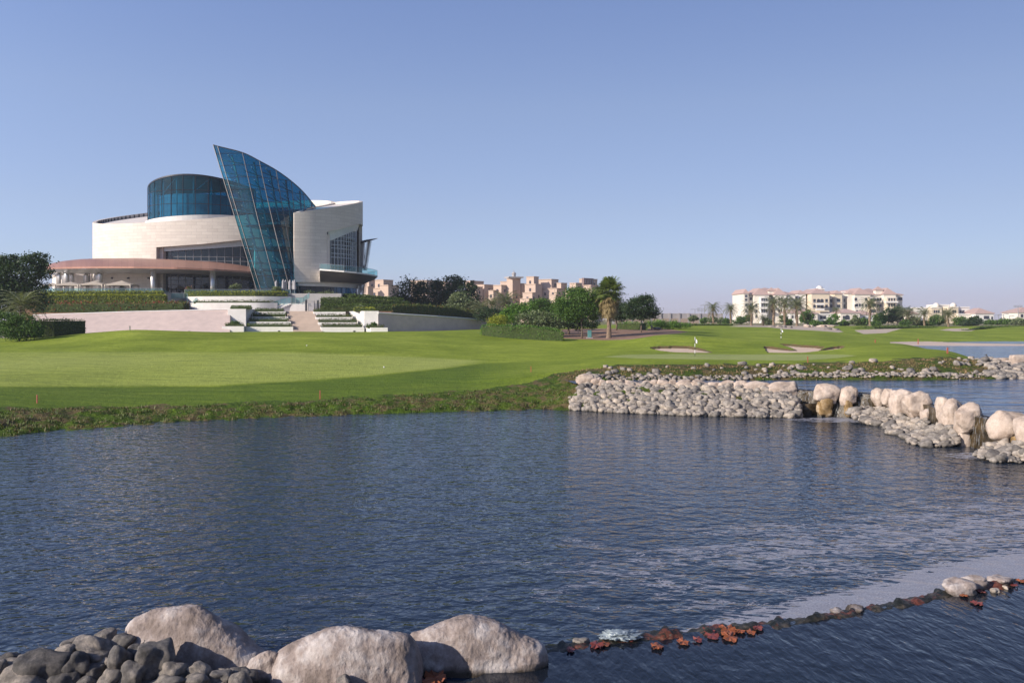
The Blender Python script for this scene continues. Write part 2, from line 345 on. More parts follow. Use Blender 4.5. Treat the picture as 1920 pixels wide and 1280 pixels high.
# smooth pseudo noise
def vnoise(x, y, seed=0):
    r = np.random.default_rng(seed); T = r.random((64, 64)); xi = np.floor(x).astype(int); yi = np.floor(y).astype(int)
    fx = x-xi; fy = y-yi; fx = fx*fx*(3-2*fx); fy = fy*fy*(3-2*fy)
    g = lambda a, b: T[a % 64, b % 64]
    return (g(xi, yi)*(1-fx)+g(xi+1, yi)*fx)*(1-fy)+(g(xi, yi+1)*(1-fx)+g(xi+1, yi+1)*fx)*fy
VV = V0+(H-ZG)*F/DD
def inpoly(px, py, poly):
    poly = np.array(poly, float); ins = np.zeros(px.shape, bool); n = len(poly)
    for i in range(n):
        x1, y1 = poly[i]; x2, y2 = poly[(i+1) % n]
        c = ((y1 > py) != (y2 > py)) & (px < (x2-x1)*(py-y1)/((y2-y1) if y2 != y1 else 1e-9)+x1)
        ins ^= c
    return ins
rv = np.interp(UU, [-700, 0, 120, 250, 450, 700, 900, 1000, 1045, 1080, 1150, 1300, 1480, 1600, 1700, 1790, 1860], [762, 765, 764, 762, 756, 743, 730, 716, 701, 694, 686.5, 683.5, 683.5, 680, 674, 668, 640])
rvn = (vnoise(XX*0.9, DD*0.5, 3)-0.5)*7
ROUGH = (VV > rv+rvn) & (DD < 80)
ROUGH |= (UU > 1862) & (DD < 80)
roughs = np.clip((VV-rv)/8, 0, 1)*(DD < 80)
ZG = ZG+roughs*((vnoise(XX*1.6, DD*1.6, 5)-0.5)*0.22+(vnoise(XX*4, DD*4, 6)-0.5)*0.10)*(DD > 40)
ZG = ZG+(vnoise(XX*0.12, DD*0.06, 8)-0.5)*0.12*(DD > 66)*(DD < 260)+(vnoise(XX*0.02, DD*0.02, 9)-0.5)*1.0*(DD > 350)
BK = [  # bunker outlines
 [(1219, 651.5), (1232, 649.6), (1250, 648.6), (1275, 648.2), (1292, 648.8), (1308, 651.5), (1322, 655.5), (1336, 660.2), (1300, 660.8), (1262, 660.2), (1238, 657.2), (1224, 654)],
 [(1432, 648.5), (1446, 649.5), (1463, 652.5), (1480, 655.2), (1493, 655.5), (1484, 651), (1472, 647.5), (1464, 644.2), (1482, 644.5), (1505, 646.8), (1528, 648), (1546, 650.2), (1538, 655.0), (1535, 657.5), (1510, 660.6), (1470, 661), (1440, 660.2)],
 [(1537, 657.2), (1548, 653.2), (1562, 650), (1578, 648.2), (1583, 650.0), (1577, 653), (1556, 655.8)]]
dmask = [(DD > 92) & (DD < 114)]*3
SAND = np.zeros(UU.shape, bool)
for b_, dm in zip(BK, dmask): SAND |= inpoly(UU, VV, b_) & dm
BEACH = (UU > 1668) & (DD > 143.2) & (DD < np.interp(UU, [1668, 1700, 1740, 1790, 2600], [158, 165, 168, 166, 168])+vnoise(XX*0.2, DD*0, 4)*2)
SOIL = inpoly(UU, VV, [(1052, 634.5), (1080, 636), (1130, 637.5), (1180, 636), (1225, 629), (1262, 626.5), (1290, 622), (1240, 616), (1150, 610), (1050, 612)]) & (DD > 118) & (DD < 175)
MOUND = inpoly(UU, VV, [(1365, 612.5), (1405, 608.5), (1440, 607.0), (1500, 609), (1560, 614), (1580, 622), (1540, 626), (1490, 619.5), (1440, 613.8)]) & (DD > 190) & (DD < 262)
MOUND |= inpoly(UU, VV, [(1600, 619), (1640, 617.5), (1690, 616), (1660, 624), (1618, 626)]) & (DD > 170) | inpoly(UU, VV, [(1760, 619), (1780, 616), (1812, 615.4), (1830, 617.5), (1820, 620.5), (1790, 621)]) & (DD > 170)
PATH = (UU < 425) & (DD > np.interp(UU, [-700, 0, 120, 400, 425], [139, 139, 137, 142, 165])) & (DD < 200)
GREEN = inpoly(UU, VV, [(1128, 670), (1170, 665.8), (1260, 664), (1400, 663.5), (1500, 664.2), (1580, 665.5), (1606, 667.5), (1570, 671.5), (1500, 675.5), (1350, 674.5), (1200, 672.8)]) & (DD < 92) & (DD > 66)
FARG = (DD > 262) & (~BEACH)
ZG = ZG-(0.03+0.24*np.clip((659.5-VV)/9, 0, 1))*SAND
GAM = np.zeros(UU.shape)
GP = inpoly(UU, VV, [(-300, 661), (300, 660), (540, 661), (760, 668), (905, 676), (840, 690), (700, 704), (520, 716), (400, 723.5), (200, 724.5), (-300, 727)]) & (DD < 110)
GAM[GP] = 1.0
EDGE = np.clip((rv-VV)/10, -1, 3)
gb = np.interp(UU, [0, 400, 520, 700, 840, 905, 1040], [724.5, 723.5, 716, 703, 690, 680, 676])
SLOPE_SHADE = ((VV > gb+0.5) & (DD < 90))*np.interp(UU, [860, 1045], [1, 0.25])  # slope band facing the viewer: its shade is put into the grass colour
SLOPE_SHADE = SLOPE_SHADE*(UU < 1090)
GAM = blur_u(GAM, 15, 1); GAM = blur_u(GAM.T.copy(), 7, 1).T.copy(); SLOPE_SHADE = blur_u(SLOPE_SHADE.T.copy(), 5, 1).T.copy()
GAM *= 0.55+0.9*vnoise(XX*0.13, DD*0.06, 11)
GAM = GAM*(1-SLOPE_SHADE)-SLOPE_SHADE*(0.85+0.3*(vnoise(XX*0.05, DD*2.2, 12)-0.5))
NX, NY = UU.shape
allv = np.stack([XX, DD, ZG], -1)
def ground(u, d):
    iu = np.interp(u, UG, np.arange(NX)); jd = np.interp(math.log(d), LDG, np.arange(NY))
    a, b = int(min(iu, NX-2)), int(min(jd, NY-2)); fa, fb = iu-a, jd-b
    return float((ZG[a, b]*(1-fa)+ZG[a+1, b]*fa)*(1-fb)+(ZG[a, b+1]*(1-fa)+ZG[a+1, b+1]*fa)*fb)
def G(u, d): return (X(u, d), d, ground(u, d))
fz = np.zeros((NX-1, NY-1), int)
def face(mk): return mk[:-1, :-1] & mk[1:, :-1] & mk[:-1, 1:] & mk[1:, 1:]
def anyf(mk): return mk[:-1, :-1] | mk[1:, :-1] | mk[:-1, 1:] | mk[1:, 1:]
ctr = lambda mk: mk[:-1, :-1]
fz[ctr(ROUGH)] = 1; fz[ctr(FARG)] = 7; fz[ctr(SOIL)] = 4; fz[ctr(PATH)] = 5; fz[ctr(MOUND)] = 6; fz[ctr(GREEN)] = 8
fz[ctr(BEACH)] = 3; fz[anyf(SAND)] = 9; fz[face(SAND)] = 2
# ---- ground materials
def grass_mat(name, cols, brown=None, bsc=1.0, bump=0.5, gscale=14):
    m, n, N, L, B = newmat(name); vec = coords(N, L, (1, 1, 1), 'world')
    f = noise_n(N, L, vec, 0.11, 5, 0.6); f2 = noise_n(N, L, vec, 2.2, 6, 0.7); f3 = noise_n(N, L, vec, gscale, 3, 0.7)
    mixf = math_n(N, L, 'ADD', math_n(N, L, 'MULTIPLY', f, 0.55), math_n(N, L, 'MULTIPLY', f2, 0.45))
    c = ramp(N, L, mixf, [(0.40, cols[0]), (0.52, cols[1]), (0.62, cols[2])])
    at = N.new('ShaderNodeAttribute'); at.attribute_name = 'mown_shade'
    c = mixc(N, L, math_n(N, L, 'MULTIPLY', at.outputs['Fac'], 0.75, True), c, (0.36, 0.42, 0.11))
    c = mixc(N, L, math_n(N, L, 'MULTIPLY', at.outputs['Fac'], -0.9, True), c, (0.085, 0.150, 0.014))  # negative values paint the slope shade, positive ones the paler mown grass
    c = mixc(N, L, 0.8, c, ramp(N, L, f3, [(0.32, (0.55, 0.58, 0.5)), (0.68, (1.35, 1.3, 1.15))]), 'MULTIPLY')
    f4 = noise_n(N, L, coords(N, L, (0.5, 1.6, 1), 'world', (0, 0, 0.5)), 0.7, 4, 0.7)
    c = mixc(N, L, 0.9, c, ramp(N, L, f4, [(0.36, (0.78, 0.80, 0.75)), (0.64, (1.18, 1.14, 1.05))]), 'MULTIPLY')
    if brown:
        nb = noise_n(N, L, vec, bsc, 6, 0.65); c = mixc(N, L, ramp(N, L, nb, [(0.48, (0, 0, 0)), (0.58, (0.85, 0.85, 0.85))]), c, brown)
    L.new(c, B.inputs['Base Color']); B.inputs['Roughness'].default_value = 0.85; B.inputs['Specular IOR Level'].default_value = 0.15
    b1 = bump_n(N, L, f3, bump, 0.12); b1 = bump_n(N, L, f2, bump, 0.35, b1)
    L.new(b1, B.inputs['Normal'])
    return m
M['lawn'] = grass_mat('mown_grass', [(0.175, 0.240, 0.020), (0.245, 0.320, 0.032), (0.32, 0.385, 0.058)])
M['bank'] = grass_mat('rough_bank_grass', [(0.04, 0.075, 0.010), (0.075, 0.12, 0.016), (0.12, 0.15, 0.032)], (0.17, 0.12, 0.06), 0.8, 1.0, 6)
M['green'] = grass_mat('putting_grass', [(0.28, 0.33, 0.115), (0.31, 0.36, 0.13), (0.34, 0.38, 0.15)], bump=0.1)
M['fargr'] = grass_mat('far_ground', [(0.14, 0.17, 0.05), (0.20, 0.19, 0.09), (0.30, 0.26, 0.17)], (0.35, 0.30, 0.22), 0.05, 0.3)
M['sand'] = simple('bunker_sand', (0.66, 0.50, 0.36), (0.56, 0.42, 0.30), 0.95, 0.8, 0.5, 0.04, kind='world')
M['beach'] = simple('beach_sand', (0.60, 0.47, 0.37), (0.52, 0.41, 0.32), 0.95, 0.3, 0.3, 0.05, kind='world')
M['lip'] = simple('bunker_edge_soil', (0.15, 0.075, 0.04), (0.07, 0.085, 0.02), 0.95, 2, 0.8, 0.1, kind='world')
M['soil'] = simple('mulch_soil', (0.30, 0.185, 0.115), (0.17, 0.09, 0.055), 0.95, 0.5, 0.6, 0.06, kind='world')
M['path'] = simple('paved_path', (0.42, 0.34, 0.31), (0.36, 0.30, 0.28), 0.9, 0.4, 0.2, kind='world')
M['mound'] = simple('gravel_mound', (0.52, 0.42, 0.32), (0.43, 0.35, 0.27), 0.95, 0.3, 0.5, 0.08, kind='world')
idx = np.arange(NX*NY).reshape(NX, NY)
FQ = np.stack([idx[:-1, :-1], idx[1:, :-1], idx[1:, 1:], idx[:-1, 1:]], -1)
for zid, name, mk in ((0, 'lawn', 'lawn'), (1, 'bank', 'bank'), (2, 'sand_bunker', 'sand'), (3, 'beach', 'beach'), (4, 'soil_bed', 'soil'), (5, 'path', 'path'), (6, 'gravel_mound', 'mound'), (7, 'far_ground', 'fargr'), (8, 'putting_green', 'green'), (9, 'bunker_edge', 'lip')):
    q = FQ[fz == zid]
    if not len(q): continue
    used, inv = np.unique(q.ravel(), return_inverse=True)
    me = bpy.data.meshes.new(name); me.vertices.add(len(used)); me.vertices.foreach_set('co', allv.reshape(-1, 3)[used].ravel().astype('f'))
    n = len(q); me.loops.add(n*4); me.loops.foreach_set('vertex_index', inv.astype('i').ravel()); me.polygons.add(n)
    me.polygons.foreach_set('loop_start', np.arange(0, n*4, 4, dtype='i')); me.polygons.foreach_set('loop_total', np.full(n, 4, 'i'))
    me.polygons.foreach_set('use_smooth', np.ones(n, bool)); me.materials.append(M[mk])
    me.update(calc_edges=True)
    at = me.attributes.new('mown_shade', 'FLOAT', 'POINT'); at.data.foreach_set('value', GAM.ravel()[used].astype('f'))
    tag(link(name, me), kind='structure')
# near bank under and beside the camera, out of frame, so the place goes on behind the boulders
nb_ = MB(); ys = np.linspace(-30, 14.6, 40); xs = np.linspace(-40, 2.0, 50)
for y in ys:
    for x in xs:
        e = min(1, max(0, (1.0-x)/3.0)); top = np.interp(y, [-30, 4, 9, 12.5, 14.6], [4.0, 3.6, 1.6, 0.12, -0.5])
        nb_.v.append((x, y, top*e-0.5*(1-e)+(mnoise.noise((x*0.8, y*0.8, 0)))*0.12))
for i in range(len(ys)-1):
    for j in range(len(xs)-1):
        a = i*len(xs)+j; nb_.f.append((a, a+1, a+1+len(xs), a+len(xs)))
M['gravel'] = simple('dark_wet_gravel', (0.10, 0.085, 0.07), (0.05, 0.045, 0.04), 0.8, 3, 1.0, 0.05, kind='world')
tag(nb_.build('near_shore', M['gravel'], smooth=True), kind='structure')

# ================================================================ water
def water_mat(name, deep, wsc, ang, b1, b2, foam=True, fine=7.0, wv=(1.3, 4.0)):
    m, n, N, L, B = newmat(name)
    vec = coords(N, L, (wsc[0], wsc[1], 1), 'world', (0, 0, ang))
    n1 = noise_n(N, L, vec, wv[0], 1.5, 0.5, 0.4); n2 = noise_n(N, L, vec, wv[1], 1.5, 0.5, 0.5)
    B.inputs['Roughness'].default_value = 0.05 if name != 'lake_water' else 0.13; B.inputs['IOR'].default_value = 1.33
    bb = bump_n(N, L, n1, b1, 0.30); bb = bump_n(N, L, n2, b2, 0.12, bb)
    n3 = noise_n(N, L, vec, fine, 2, 0.5); bb = bump_n(N, L, n3, b2*0.35, 0.02, bb)
    L.new(bb, B.inputs['Normal'])
    col = deep
    if foam:
        at = N.new('ShaderNodeAttribute'); at.attribute_name = 'foam'
        v2 = coords(N, L, (0.5, 1.6, 1), 'world', (0, 0, 0.12)); fn = noise_n(N, L, v2, 1.6, 5, 0.6, 1.4)
        # thin threads: ridges of a distorted noise
        rid = math_n(N, L, 'ABSOLUTE', math_n(N, L, 'SUBTRACT', fn, 0.5))
        thr = math_n(N, L, 'MULTIPLY', at.outputs['Fac'], 0.115)
        thread = math_n(N, L, 'LESS_THAN', rid, thr)
        gate = noise_n(N, L, v2, 0.5, 3, 0.6); gate = math_n(N, L, 'LESS_THAN', gate, math_n(N, L, 'ADD', math_n(N, L, 'MULTIPLY', at.outputs['Fac'], 0.75), 0.34))
        fo = math_n(N, L, 'MULTIPLY', thread, gate)
        solid = math_n(N, L, 'GREATER_THAN', math_n(N, L, 'ADD', at.outputs['Fac'], math_n(N, L, 'MULTIPLY', math_n(N, L, 'SUBTRACT', fn, 0.5), 0.5)), 0.83)
        fo = math_n(N, L, 'MAXIMUM', fo, solid)
        spk = noise_n(N, L, coords(N, L, (1, 1, 1), 'world'), 22, 2, 0.8)
        fc = ramp(N, L, spk, [(0.35, (0.28, 0.285, 0.33)), (0.62, (0.43, 0.44, 0.49)), (0.72, (0.6, 0.6, 0.64))])
        D = N.new('ShaderNodeBsdfDiffuse'); L.new(fc, D.inputs[0])
        mx = N.new('ShaderNodeMixShader'); L.new(math_n(N, L, 'MULTIPLY', fo, 0.68), mx.inputs[0])
        L.new(B.outputs[0], mx.inputs[1]); L.new(D.outputs[0], mx.inputs[2]); L.new(mx.outputs[0], N['Material Output'].inputs[0])
    B.inputs['Base Color'].default_value = (*deep, 1)
    return m
M['pond'] = water_mat('pond_water', (0.016, 0.027, 0.046), (1.05, 1.3), 0.12, 0.32, 0.34)
M['basin'] = water_mat('basin_water', (0.010, 0.014, 0.022), (2.2, 0.9), R(38), 0.15, 0.17, False)
M['lake'] = water_mat('lake_water', (0.014, 0.040, 0.100), (0.5, 1.2), 0.1, 1.0, 1.0, False, 5.0, (0.4, 1.3))
SILL = [(960, 1228), (1020, 1222), (1100, 1213), (1200, 1199), (1300, 1190), (1400, 1180), (1500, 1168), (1600, 1152), (1700, 1134), (1760, 1119), (1820, 1107), (1920, 1094), (2100, 1068), (2600, 1000)]
def gd(v, z=0.0): return (H-z)*F/(v-V0)
SL = [(X(u, gd(v)), gd(v)) for u, v in SILL]
slx = np.array([p[0] for p in SL]); sly = np.array([p[1] for p in SL])
def sill_y(x): return np.interp(x, slx, sly)
def water_grid(name, m, z, x0, x1, y0f, y1f, nx, ny, foamf=None):
    xs_ = np.linspace(x0, x1, nx); V = np.zeros((nx, ny, 3)); A = np.zeros((nx, ny))
    tt = np.linspace(0, 1, ny)**1.6
    for i, x in enumerate(xs_):
        y = y0f(x)+(y1f(x)-y0f(x))*tt; V[i, :, 0] = x; V[i, :, 1] = y; V[i, :, 2] = z
        if foamf: A[i] = foamf(x, y)
    I = np.arange(nx*ny).reshape(nx, ny); q = np.stack([I[:-1, :-1], I[1:, :-1], I[1:, 1:], I[:-1, 1:]], -1).reshape(-1, 4)
    me = bpy.data.meshes.new(name); me.vertices.add(nx*ny); me.vertices.foreach_set('co', V.ravel().astype('f'))
    n = len(q); me.loops.add(n*4); me.loops.foreach_set('vertex_index', q.ravel().astype('i')); me.polygons.add(n)
    me.polygons.foreach_set('loop_start', np.arange(0, n*4, 4, dtype='i')); me.polygons.foreach_set('loop_total', np.full(n, 4, 'i'))
    me.materials.append(m); me.update(calc_edges=True)
    if foamf: me.attributes.new('foam', 'FLOAT', 'POINT').data.foreach_set('value', A.ravel().astype('f'))
    return tag(link(name, me), kind='structure')
# crest of the dam between pond and lake: (u, depth)
CREST = [(1060, 59.5), (1150, 58.6), (1230, 58), (1300, 57.4), (1400, 56.5), (1480, 55.2), (1540, 53.3), (1600, 52.2), (1640, 51.4), (1690, 48.6), (1730, 45.6), (1760, 43.2), (1800, 41.2), (1850, 39.0), (1920, 37.0), (2050, 34.5), (2500, 30)]
CX = np.array([X(u, d) for u, d in CREST]); CY = np.array([d for u, d in CREST])
def crest_y(x): return np.interp(x, CX, CY)
def foamf(x, y):
    s = y-sill_y(x)   # distance behind the sill
    u = 960+F*x/y
    wf = np.interp(u, [1250, 1400, 1650, 1920], [0.3, 0.8, 1.5, 2.3])
    a = (1/(1+np.exp((s-wf)/0.22)))*np.interp(u, [1000, 1270, 1340, 2200], [0.0, 0.45, 1.05, 1.1])
    b = np.exp(-((s-4.5)/4.0)**2)*np.interp(u, [500, 900, 1200, 1500, 1800, 2000], [0.0, 0.10, 0.24, 0.30, 0.40, 0.45])
    c = np.exp(-((y-24)/5.0)**2)*np.interp(u, [1500, 1850, 1950], [0.0, 0.6, 0.7])*0.45
    e = 0.13*np.exp(-(y-13)/6)*np.interp(u, [0, 300, 1000, 1920], [0.3, 0.8, 1, 1])
    # foam at the foot of the falls
    fa = 0.95*np.exp(-(((x-X(1580, 51.4))/3.2)**2+((y-50.9)/1.1)**2))+0.9*np.exp(-(((x-X(1838, 38.0))/1.6)**2+((y-37.4)/0.7)**2))
    return np.maximum.reduce([a, b, c, e, fa])
water_grid('pond', M['pond'], 0.0, -140, 60, lambda x: sill_y(x) if x > 0 else 12.2, lambda x: 66.0, 500, 160, foamf)
water_grid('basin', M['basin'], 0.06, -8, 40, lambda x: -20, lambda x: (sill_y(x) if x > 0.0 else 14.0), 60, 20)
def crest_pt(u, off=0.0):
    """point on the dam crest line, moved by off metres towards the pond"""
    d = float(np.interp(u, [c[0] for c in CREST], [c[1] for c in CREST])); d2 = float(np.interp(u+12, [c[0] for c in CREST], [c[1] for c in CREST]))
    a, b = Vector((X(u, d), d)), Vector((X(u+12, d2), d2)); t = (b-a).normalized(); return a.x+t.y*off, a.y-t.x*off
lk = MB(); lp = [crest_pt(u, -0.35) for u in np.linspace(1075, 2490, 120)]; lp = [(lp[0][0]-1, lp[0][1]+8)]+lp+[(240, 32), (240, 176), (8, 176)]
lk.add([(x, y, LAKE) for x, y in lp], [tuple(range(len(lp)))]); tag(lk.build('lake', M['lake']), kind='structure')
# ================================================================ clubhouse
TZ = 11.6
CH = empty('clubhouse', (-70, 200, TZ), label='modern clubhouse of pale stone drums with a leaning blue glass sail and copper canopy', cat='clubhouse')
class Ell:
    def __init__(s, xc, yc, rx, ry): s.c = (xc, yc); s.r = (rx, ry)
    def pt(s, th, off=0): return (s.c[0]+(s.r[0]+off)*math.cos(th), s.c[1]+(s.r[1]+off)*math.sin(th))
    def hit(s, u, off=0):
        """angle on the near side along the sight line of column u"""
        k = (u-960)/F; a, b = s.r[0]+off, s.r[1]+off; xc, yc = s.c
        A = k*k/a/a+1/b/b; B_ = -2*(k*xc/a/a+yc/b/b); C_ = xc*xc/a/a+yc*yc/b/b-1
        D_ = B_*B_-4*A*C_
        y = (-B_-math.sqrt(max(D_, 0)))/2/A
        return math.atan2((y-yc)/b, (k*y-xc)/a)
def lin(pts):
    a = [p[0] for p in pts]; b = [p[1] for p in pts]
    return lambda x: float(np.interp(x, a, b))
def wall_arc(mb, E, ths, top, bot, th_=0.8, off=0):
    """curved wall: outer face, inner face, rim; top and bot are functions of (x, y, theta)"""
    O = [E.pt(t, off) for t in ths]; I = [E.pt(t, off-th_) for t in ths]
    ot = [(x, y, top(x, y, t)) for (x, y), t in zip(O, ths)]; ob = [(x, y, bot(x, y, t)) for (x, y), t in zip(O, ths)]
    it = [(x, y, p[2]) for (x, y), p in zip(I, ot)]; ib = [(x, y, p[2]) for (x, y), p in zip(I, ob)]
    s = [0]
    for a, b in zip(O, O[1:]): s.append(s[-1]+math.dist(a, b))
    uo = [(q, p[2]) for q, p in zip(s, ot)]; ub = [(q, p[2]) for q, p in zip(s, ob)]
    mb.strip(ob, ot, ub, uo); mb.strip(ot, it, uo, [(q, w-0.1) for q, w in uo]); mb.strip(it, ib, uo, ub); mb.strip(ib, ob, ub, ub)
    for k in (0, -1):
        b = mb.add([ob[k], ot[k], it[k], ib[k]], [(0, 1, 2, 3)])
        for j, q in enumerate(((0, ob[k][2]), (0, ot[k][2]), (th_, it[k][2]), (th_, ib[k][2]))): mb.uv[b+j] = q
def glazing(name, E, ths, top, bot, parent, glass, nv, zs, off=0, r=0.07, mat='mullion', flat=False):
    """curved glass sheet with its mullions as a sub-part; zs: heights (or fractions when < 1.01)"""
    O = [E.pt(t, off) for t in ths]
    g = MB(); ot = [(x, y, top(x, y, t)) for (x, y), t in zip(O, ths)]; ob = [(x, y, bot(x, y, t)) for (x, y), t in zip(O, ths)]
    g.strip(ob, ot); go = g.build(name, M[glass], parent)
    m_ = MB(); n = len(ths)
    for k in range(nv+1):
        f = k/nv*(n-1); i = min(int(f), n-2); q = f-i
        th = ths[i]*(1-q)+ths[i+1]*q; x, y = E.pt(th, off+0.06)
        m_.tube([(x, y, bot(x, y, th)), (x, y, top(x, y, th))], r, 4)
    for z in zs:
        pts = []
        for t in ths:
            x, y = E.pt(t, off+0.06); a, b = bot(x, y, t), top(x, y, t); zz = a+(b-a)*z if z < 1.01 else z
            pts.append((x, y, zz) if a-0.01 <= zz <= b+0.01 else None)
        run = []
        for p in pts+[None]:
            if p is not None: run.append(p)
            else:
                if len(run) > 1: m_.tube(run, r*0.85, 4)
                run = []
    m_.build('mullions', M[mat], go)
    return go
arc = lambda a, b, n: [a+(b-a)*i/(n-1) for i in range(n)]
# ---- left stone drum
ED = Ell(-75.6, 218, 30, 20)
dtop = lambda x, y, t=0: 28.6+0.072*(x+81.9)+0.226*(y-198.5)
th_r = ED.hit(293); th_e = ED.hit(478)
mb = MB(); 
wall_arc(mb, ED, arc(-math.pi*1.04, th_r, 50), dtop, lambda x, y, t: TZ)
slb = lin([(293, 463.5), (330, 461), (380, 457.5), (460, 449), (500, 443)])
wall_arc(mb, ED, arc(th_r, th_e, 40), dtop, lambda x, y, t: Z(slb(960+F*x/y), y))
wall_arc(mb, ED, arc(th_e, math.pi*0.96, 70), dtop, lambda x, y, t: TZ)
dw = mb.build('drum_wall', M['stone'], CH)
mb = MB(); mb.prism([ED.pt(t, -0.7) for t in arc(0, 2*math.pi, 73)[:-1]], lambda x, y: dtop(x, y)-1.6, lambda x, y: dtop(x, y)-0.9)
mb.build('roof', M['stone_plain'], CH)
# rear parapet inner face: dark panel joints
for k in range(26):
    mb = MB(); t = 1.9+k*0.055; x, y = ED.pt(t, -1.0); mb.box((x, y, dtop(x, y)-0.45), (0.12, 0.3, 0.8), t)
    mb.build('parapet_bracket', M['steel_dark'], dw)
# recessed fascia and curtain wall under the drum
fas_t = lin([(293, 462), (308, 463), (340, 461), (400, 456), (465, 449), (500, 446)]); fas_b = lin([(293, 472.5), (308, 471.5), (350, 468.5), (400, 465.5), (465, 461), (500, 458)])
ths = arc(ED.hit(305, -1.6), ED.hit(490, -1.6), 40)
mb = MB(); wall_arc(mb, ED, ths, lambda x, y, t: Z(fas_t(960+F*x/y), y)+1.2, lambda x, y, t: Z(fas_b(960+F*x/y), y), 0.4, -1.6)
mb.build('fascia', M['steel_white'], CH)
mb = MB(); O = [ED.pt(t, -0.05) for t in ths]; I = [ED.pt(t, -3.5) for t in ths]
mb.strip([(x, y, Z(slb(960+F*x/y), y)+0.03) for x, y in O], [(x, y, Z(slb(960+F*x/y), y)+0.1) for x, y in I]); mb.build('soffit', M['stone_plain'], CH)
glazing('curtain_wall', ED, arc(ED.hit(307, -2.4), ED.hit(492, -2.4), 50), lambda x, y, t: Z(fas_b(960+F*x/y), y)+0.3, lambda x, y, t: TZ, CH, 'dark_glass', 13,
        [TZ+0.1, TZ+2.45, TZ+3.5, TZ+4.6, TZ+6.0, TZ+8.0, TZ+9.0], off=-2.4)
mb = MB()   # jamb pier
for a, b, o1 in ((284, 306, -1.3),):
    t0, t1 = ED.hit(293.5, o1), ED.hit(b, o1); wall_arc(mb, ED, arc(t0, t1, 4), lambda x, y, t: Z(463, y)+0.5, lambda x, y, t: TZ, 1.5, o1)
mb.build('pier', M['stone'], CH)
mb = MB()
mb.prism([ED.pt(t, -4.5) for t in arc(0, 2*math.pi, 49)[:-1]], TZ+4.9, TZ+5.5); mb.prism([ED.pt(t, -4.5) for t in arc(0, 2*math.pi, 49)[:-1]], TZ+0.02, TZ+0.12)
mb.build('inner_floors', M['concrete'], CH)
mb = MB(); wall_arc(mb, ED, arc(-math.pi, math.pi, 60), lambda x, y, t: 27, lambda x, y, t: TZ+0.2, 0.3, -9); mb.build('inner_wall', M['steel_dark'], CH)
# ---- blue glass drum
EG = Ell(-77.2, 213.2, 12.6, 13.0)
mb = MB(); wall_arc(mb, EG, arc(0, 2*math.pi, 73), lambda x, y, t: 30.2+0.06*(x+77), lambda x, y, t: 27.0, 1.2, 0.7); mb.build('drum_plinth', M['white_wall'], CH)
gd_top = 39.75
gtop = lambda x, y, t=0: gd_top-0.012*(x+76.0)**2
go = glazing('glass_drum', EG, arc(0, 2*math.pi, 97), gtop, lambda x, y, t: 29.6, CH, 'blue_glass', 28, [29.9, 33.1, 36.3, 0.995], r=0.07, mat='steel_dark')
mb = MB(); mb.prism([EG.pt(t, 0.1) for t in arc(0, 2*math.pi, 73)[:-1]], gtop, lambda x, y: gtop(x, y)+0.3); mb.build('drum_roof', M['steel_dark'], CH)
mb = MB(); wall_arc(mb, EG, arc(-2.6, -0.2, 30), lambda x, y, t: 35.8, lambda x, y, t: 29.4, 0.3, -2.6); mb.build('inner_screen', M['interior'], go)
mb = MB()
for k in range(18):
    x, y = EG.pt(2*math.pi*k/18, -1.2); mb.tube([(x, y, 29), (x, y, gtop(x, y))], 0.16, 6)
for k in range(9):
    x, y = EG.pt(2*math.pi*k/9, -1.2); x2, y2 = EG.pt(2*math.pi*(k+0.5)/9, -1.2); mb.tube([(x, y, 36), (x2, y2, gtop(x2, y2))], 0.12, 5)
mb.build('inner_columns', M['steel_white'], go)
mb = MB(); mb.prism([EG.pt(t, -0.6) for t in arc(0, 2*math.pi, 49)[:-1]], 28.6, 29.3); mb.build('inner_floor', M['concrete'], go)
# ---- glass sail: ruled curved sheet
SB = [(484, 551, 190.0), (491.5, 551, 189.2), (521, 551, 188.6), (546, 551, 189.4), (562, 551, 191.5), (572, 551, 195), (582, 551, 199), (596, 551, 203)]
ST = [(400, 272, 194.0), (408.5, 274.5, 193.2), (455, 286.5, 192.6), (486.5, 302, 193.2), (518, 319.5, 194.8), (546.5, 340, 197), (570, 361.5, 200), (592, 388, 205)]
Bp = [Vector(P(*q)) for q in SB]; Tp = [Vector(P(*q)) for q in ST]
def catm(pts, n):
    out = []; m = len(pts)
    for i in range(m-1):
        p0, p1, p2, p3 = pts[max(i-1, 0)], pts[i], pts[i+1], pts[min(i+2, m-1)]
        if i == 0: p0 = p1*2-p2
        if i == m-2: p3 = p2*2-p1
        for k in range(n):
            t = k/n; out.append(0.5*((2*p1)+(p2-p0)*t+(2*p0-5*p1+4*p2-p3)*t*t+(3*p1-p0-3*p2+p3)*t**3))
    return out+[pts[-1]]
Tc = [Tp[0]]+catm(Tp[1:], 6); Bc = [Bp[0]]+catm(Bp[1:], 6)   # the narrow edge facet stays sharp
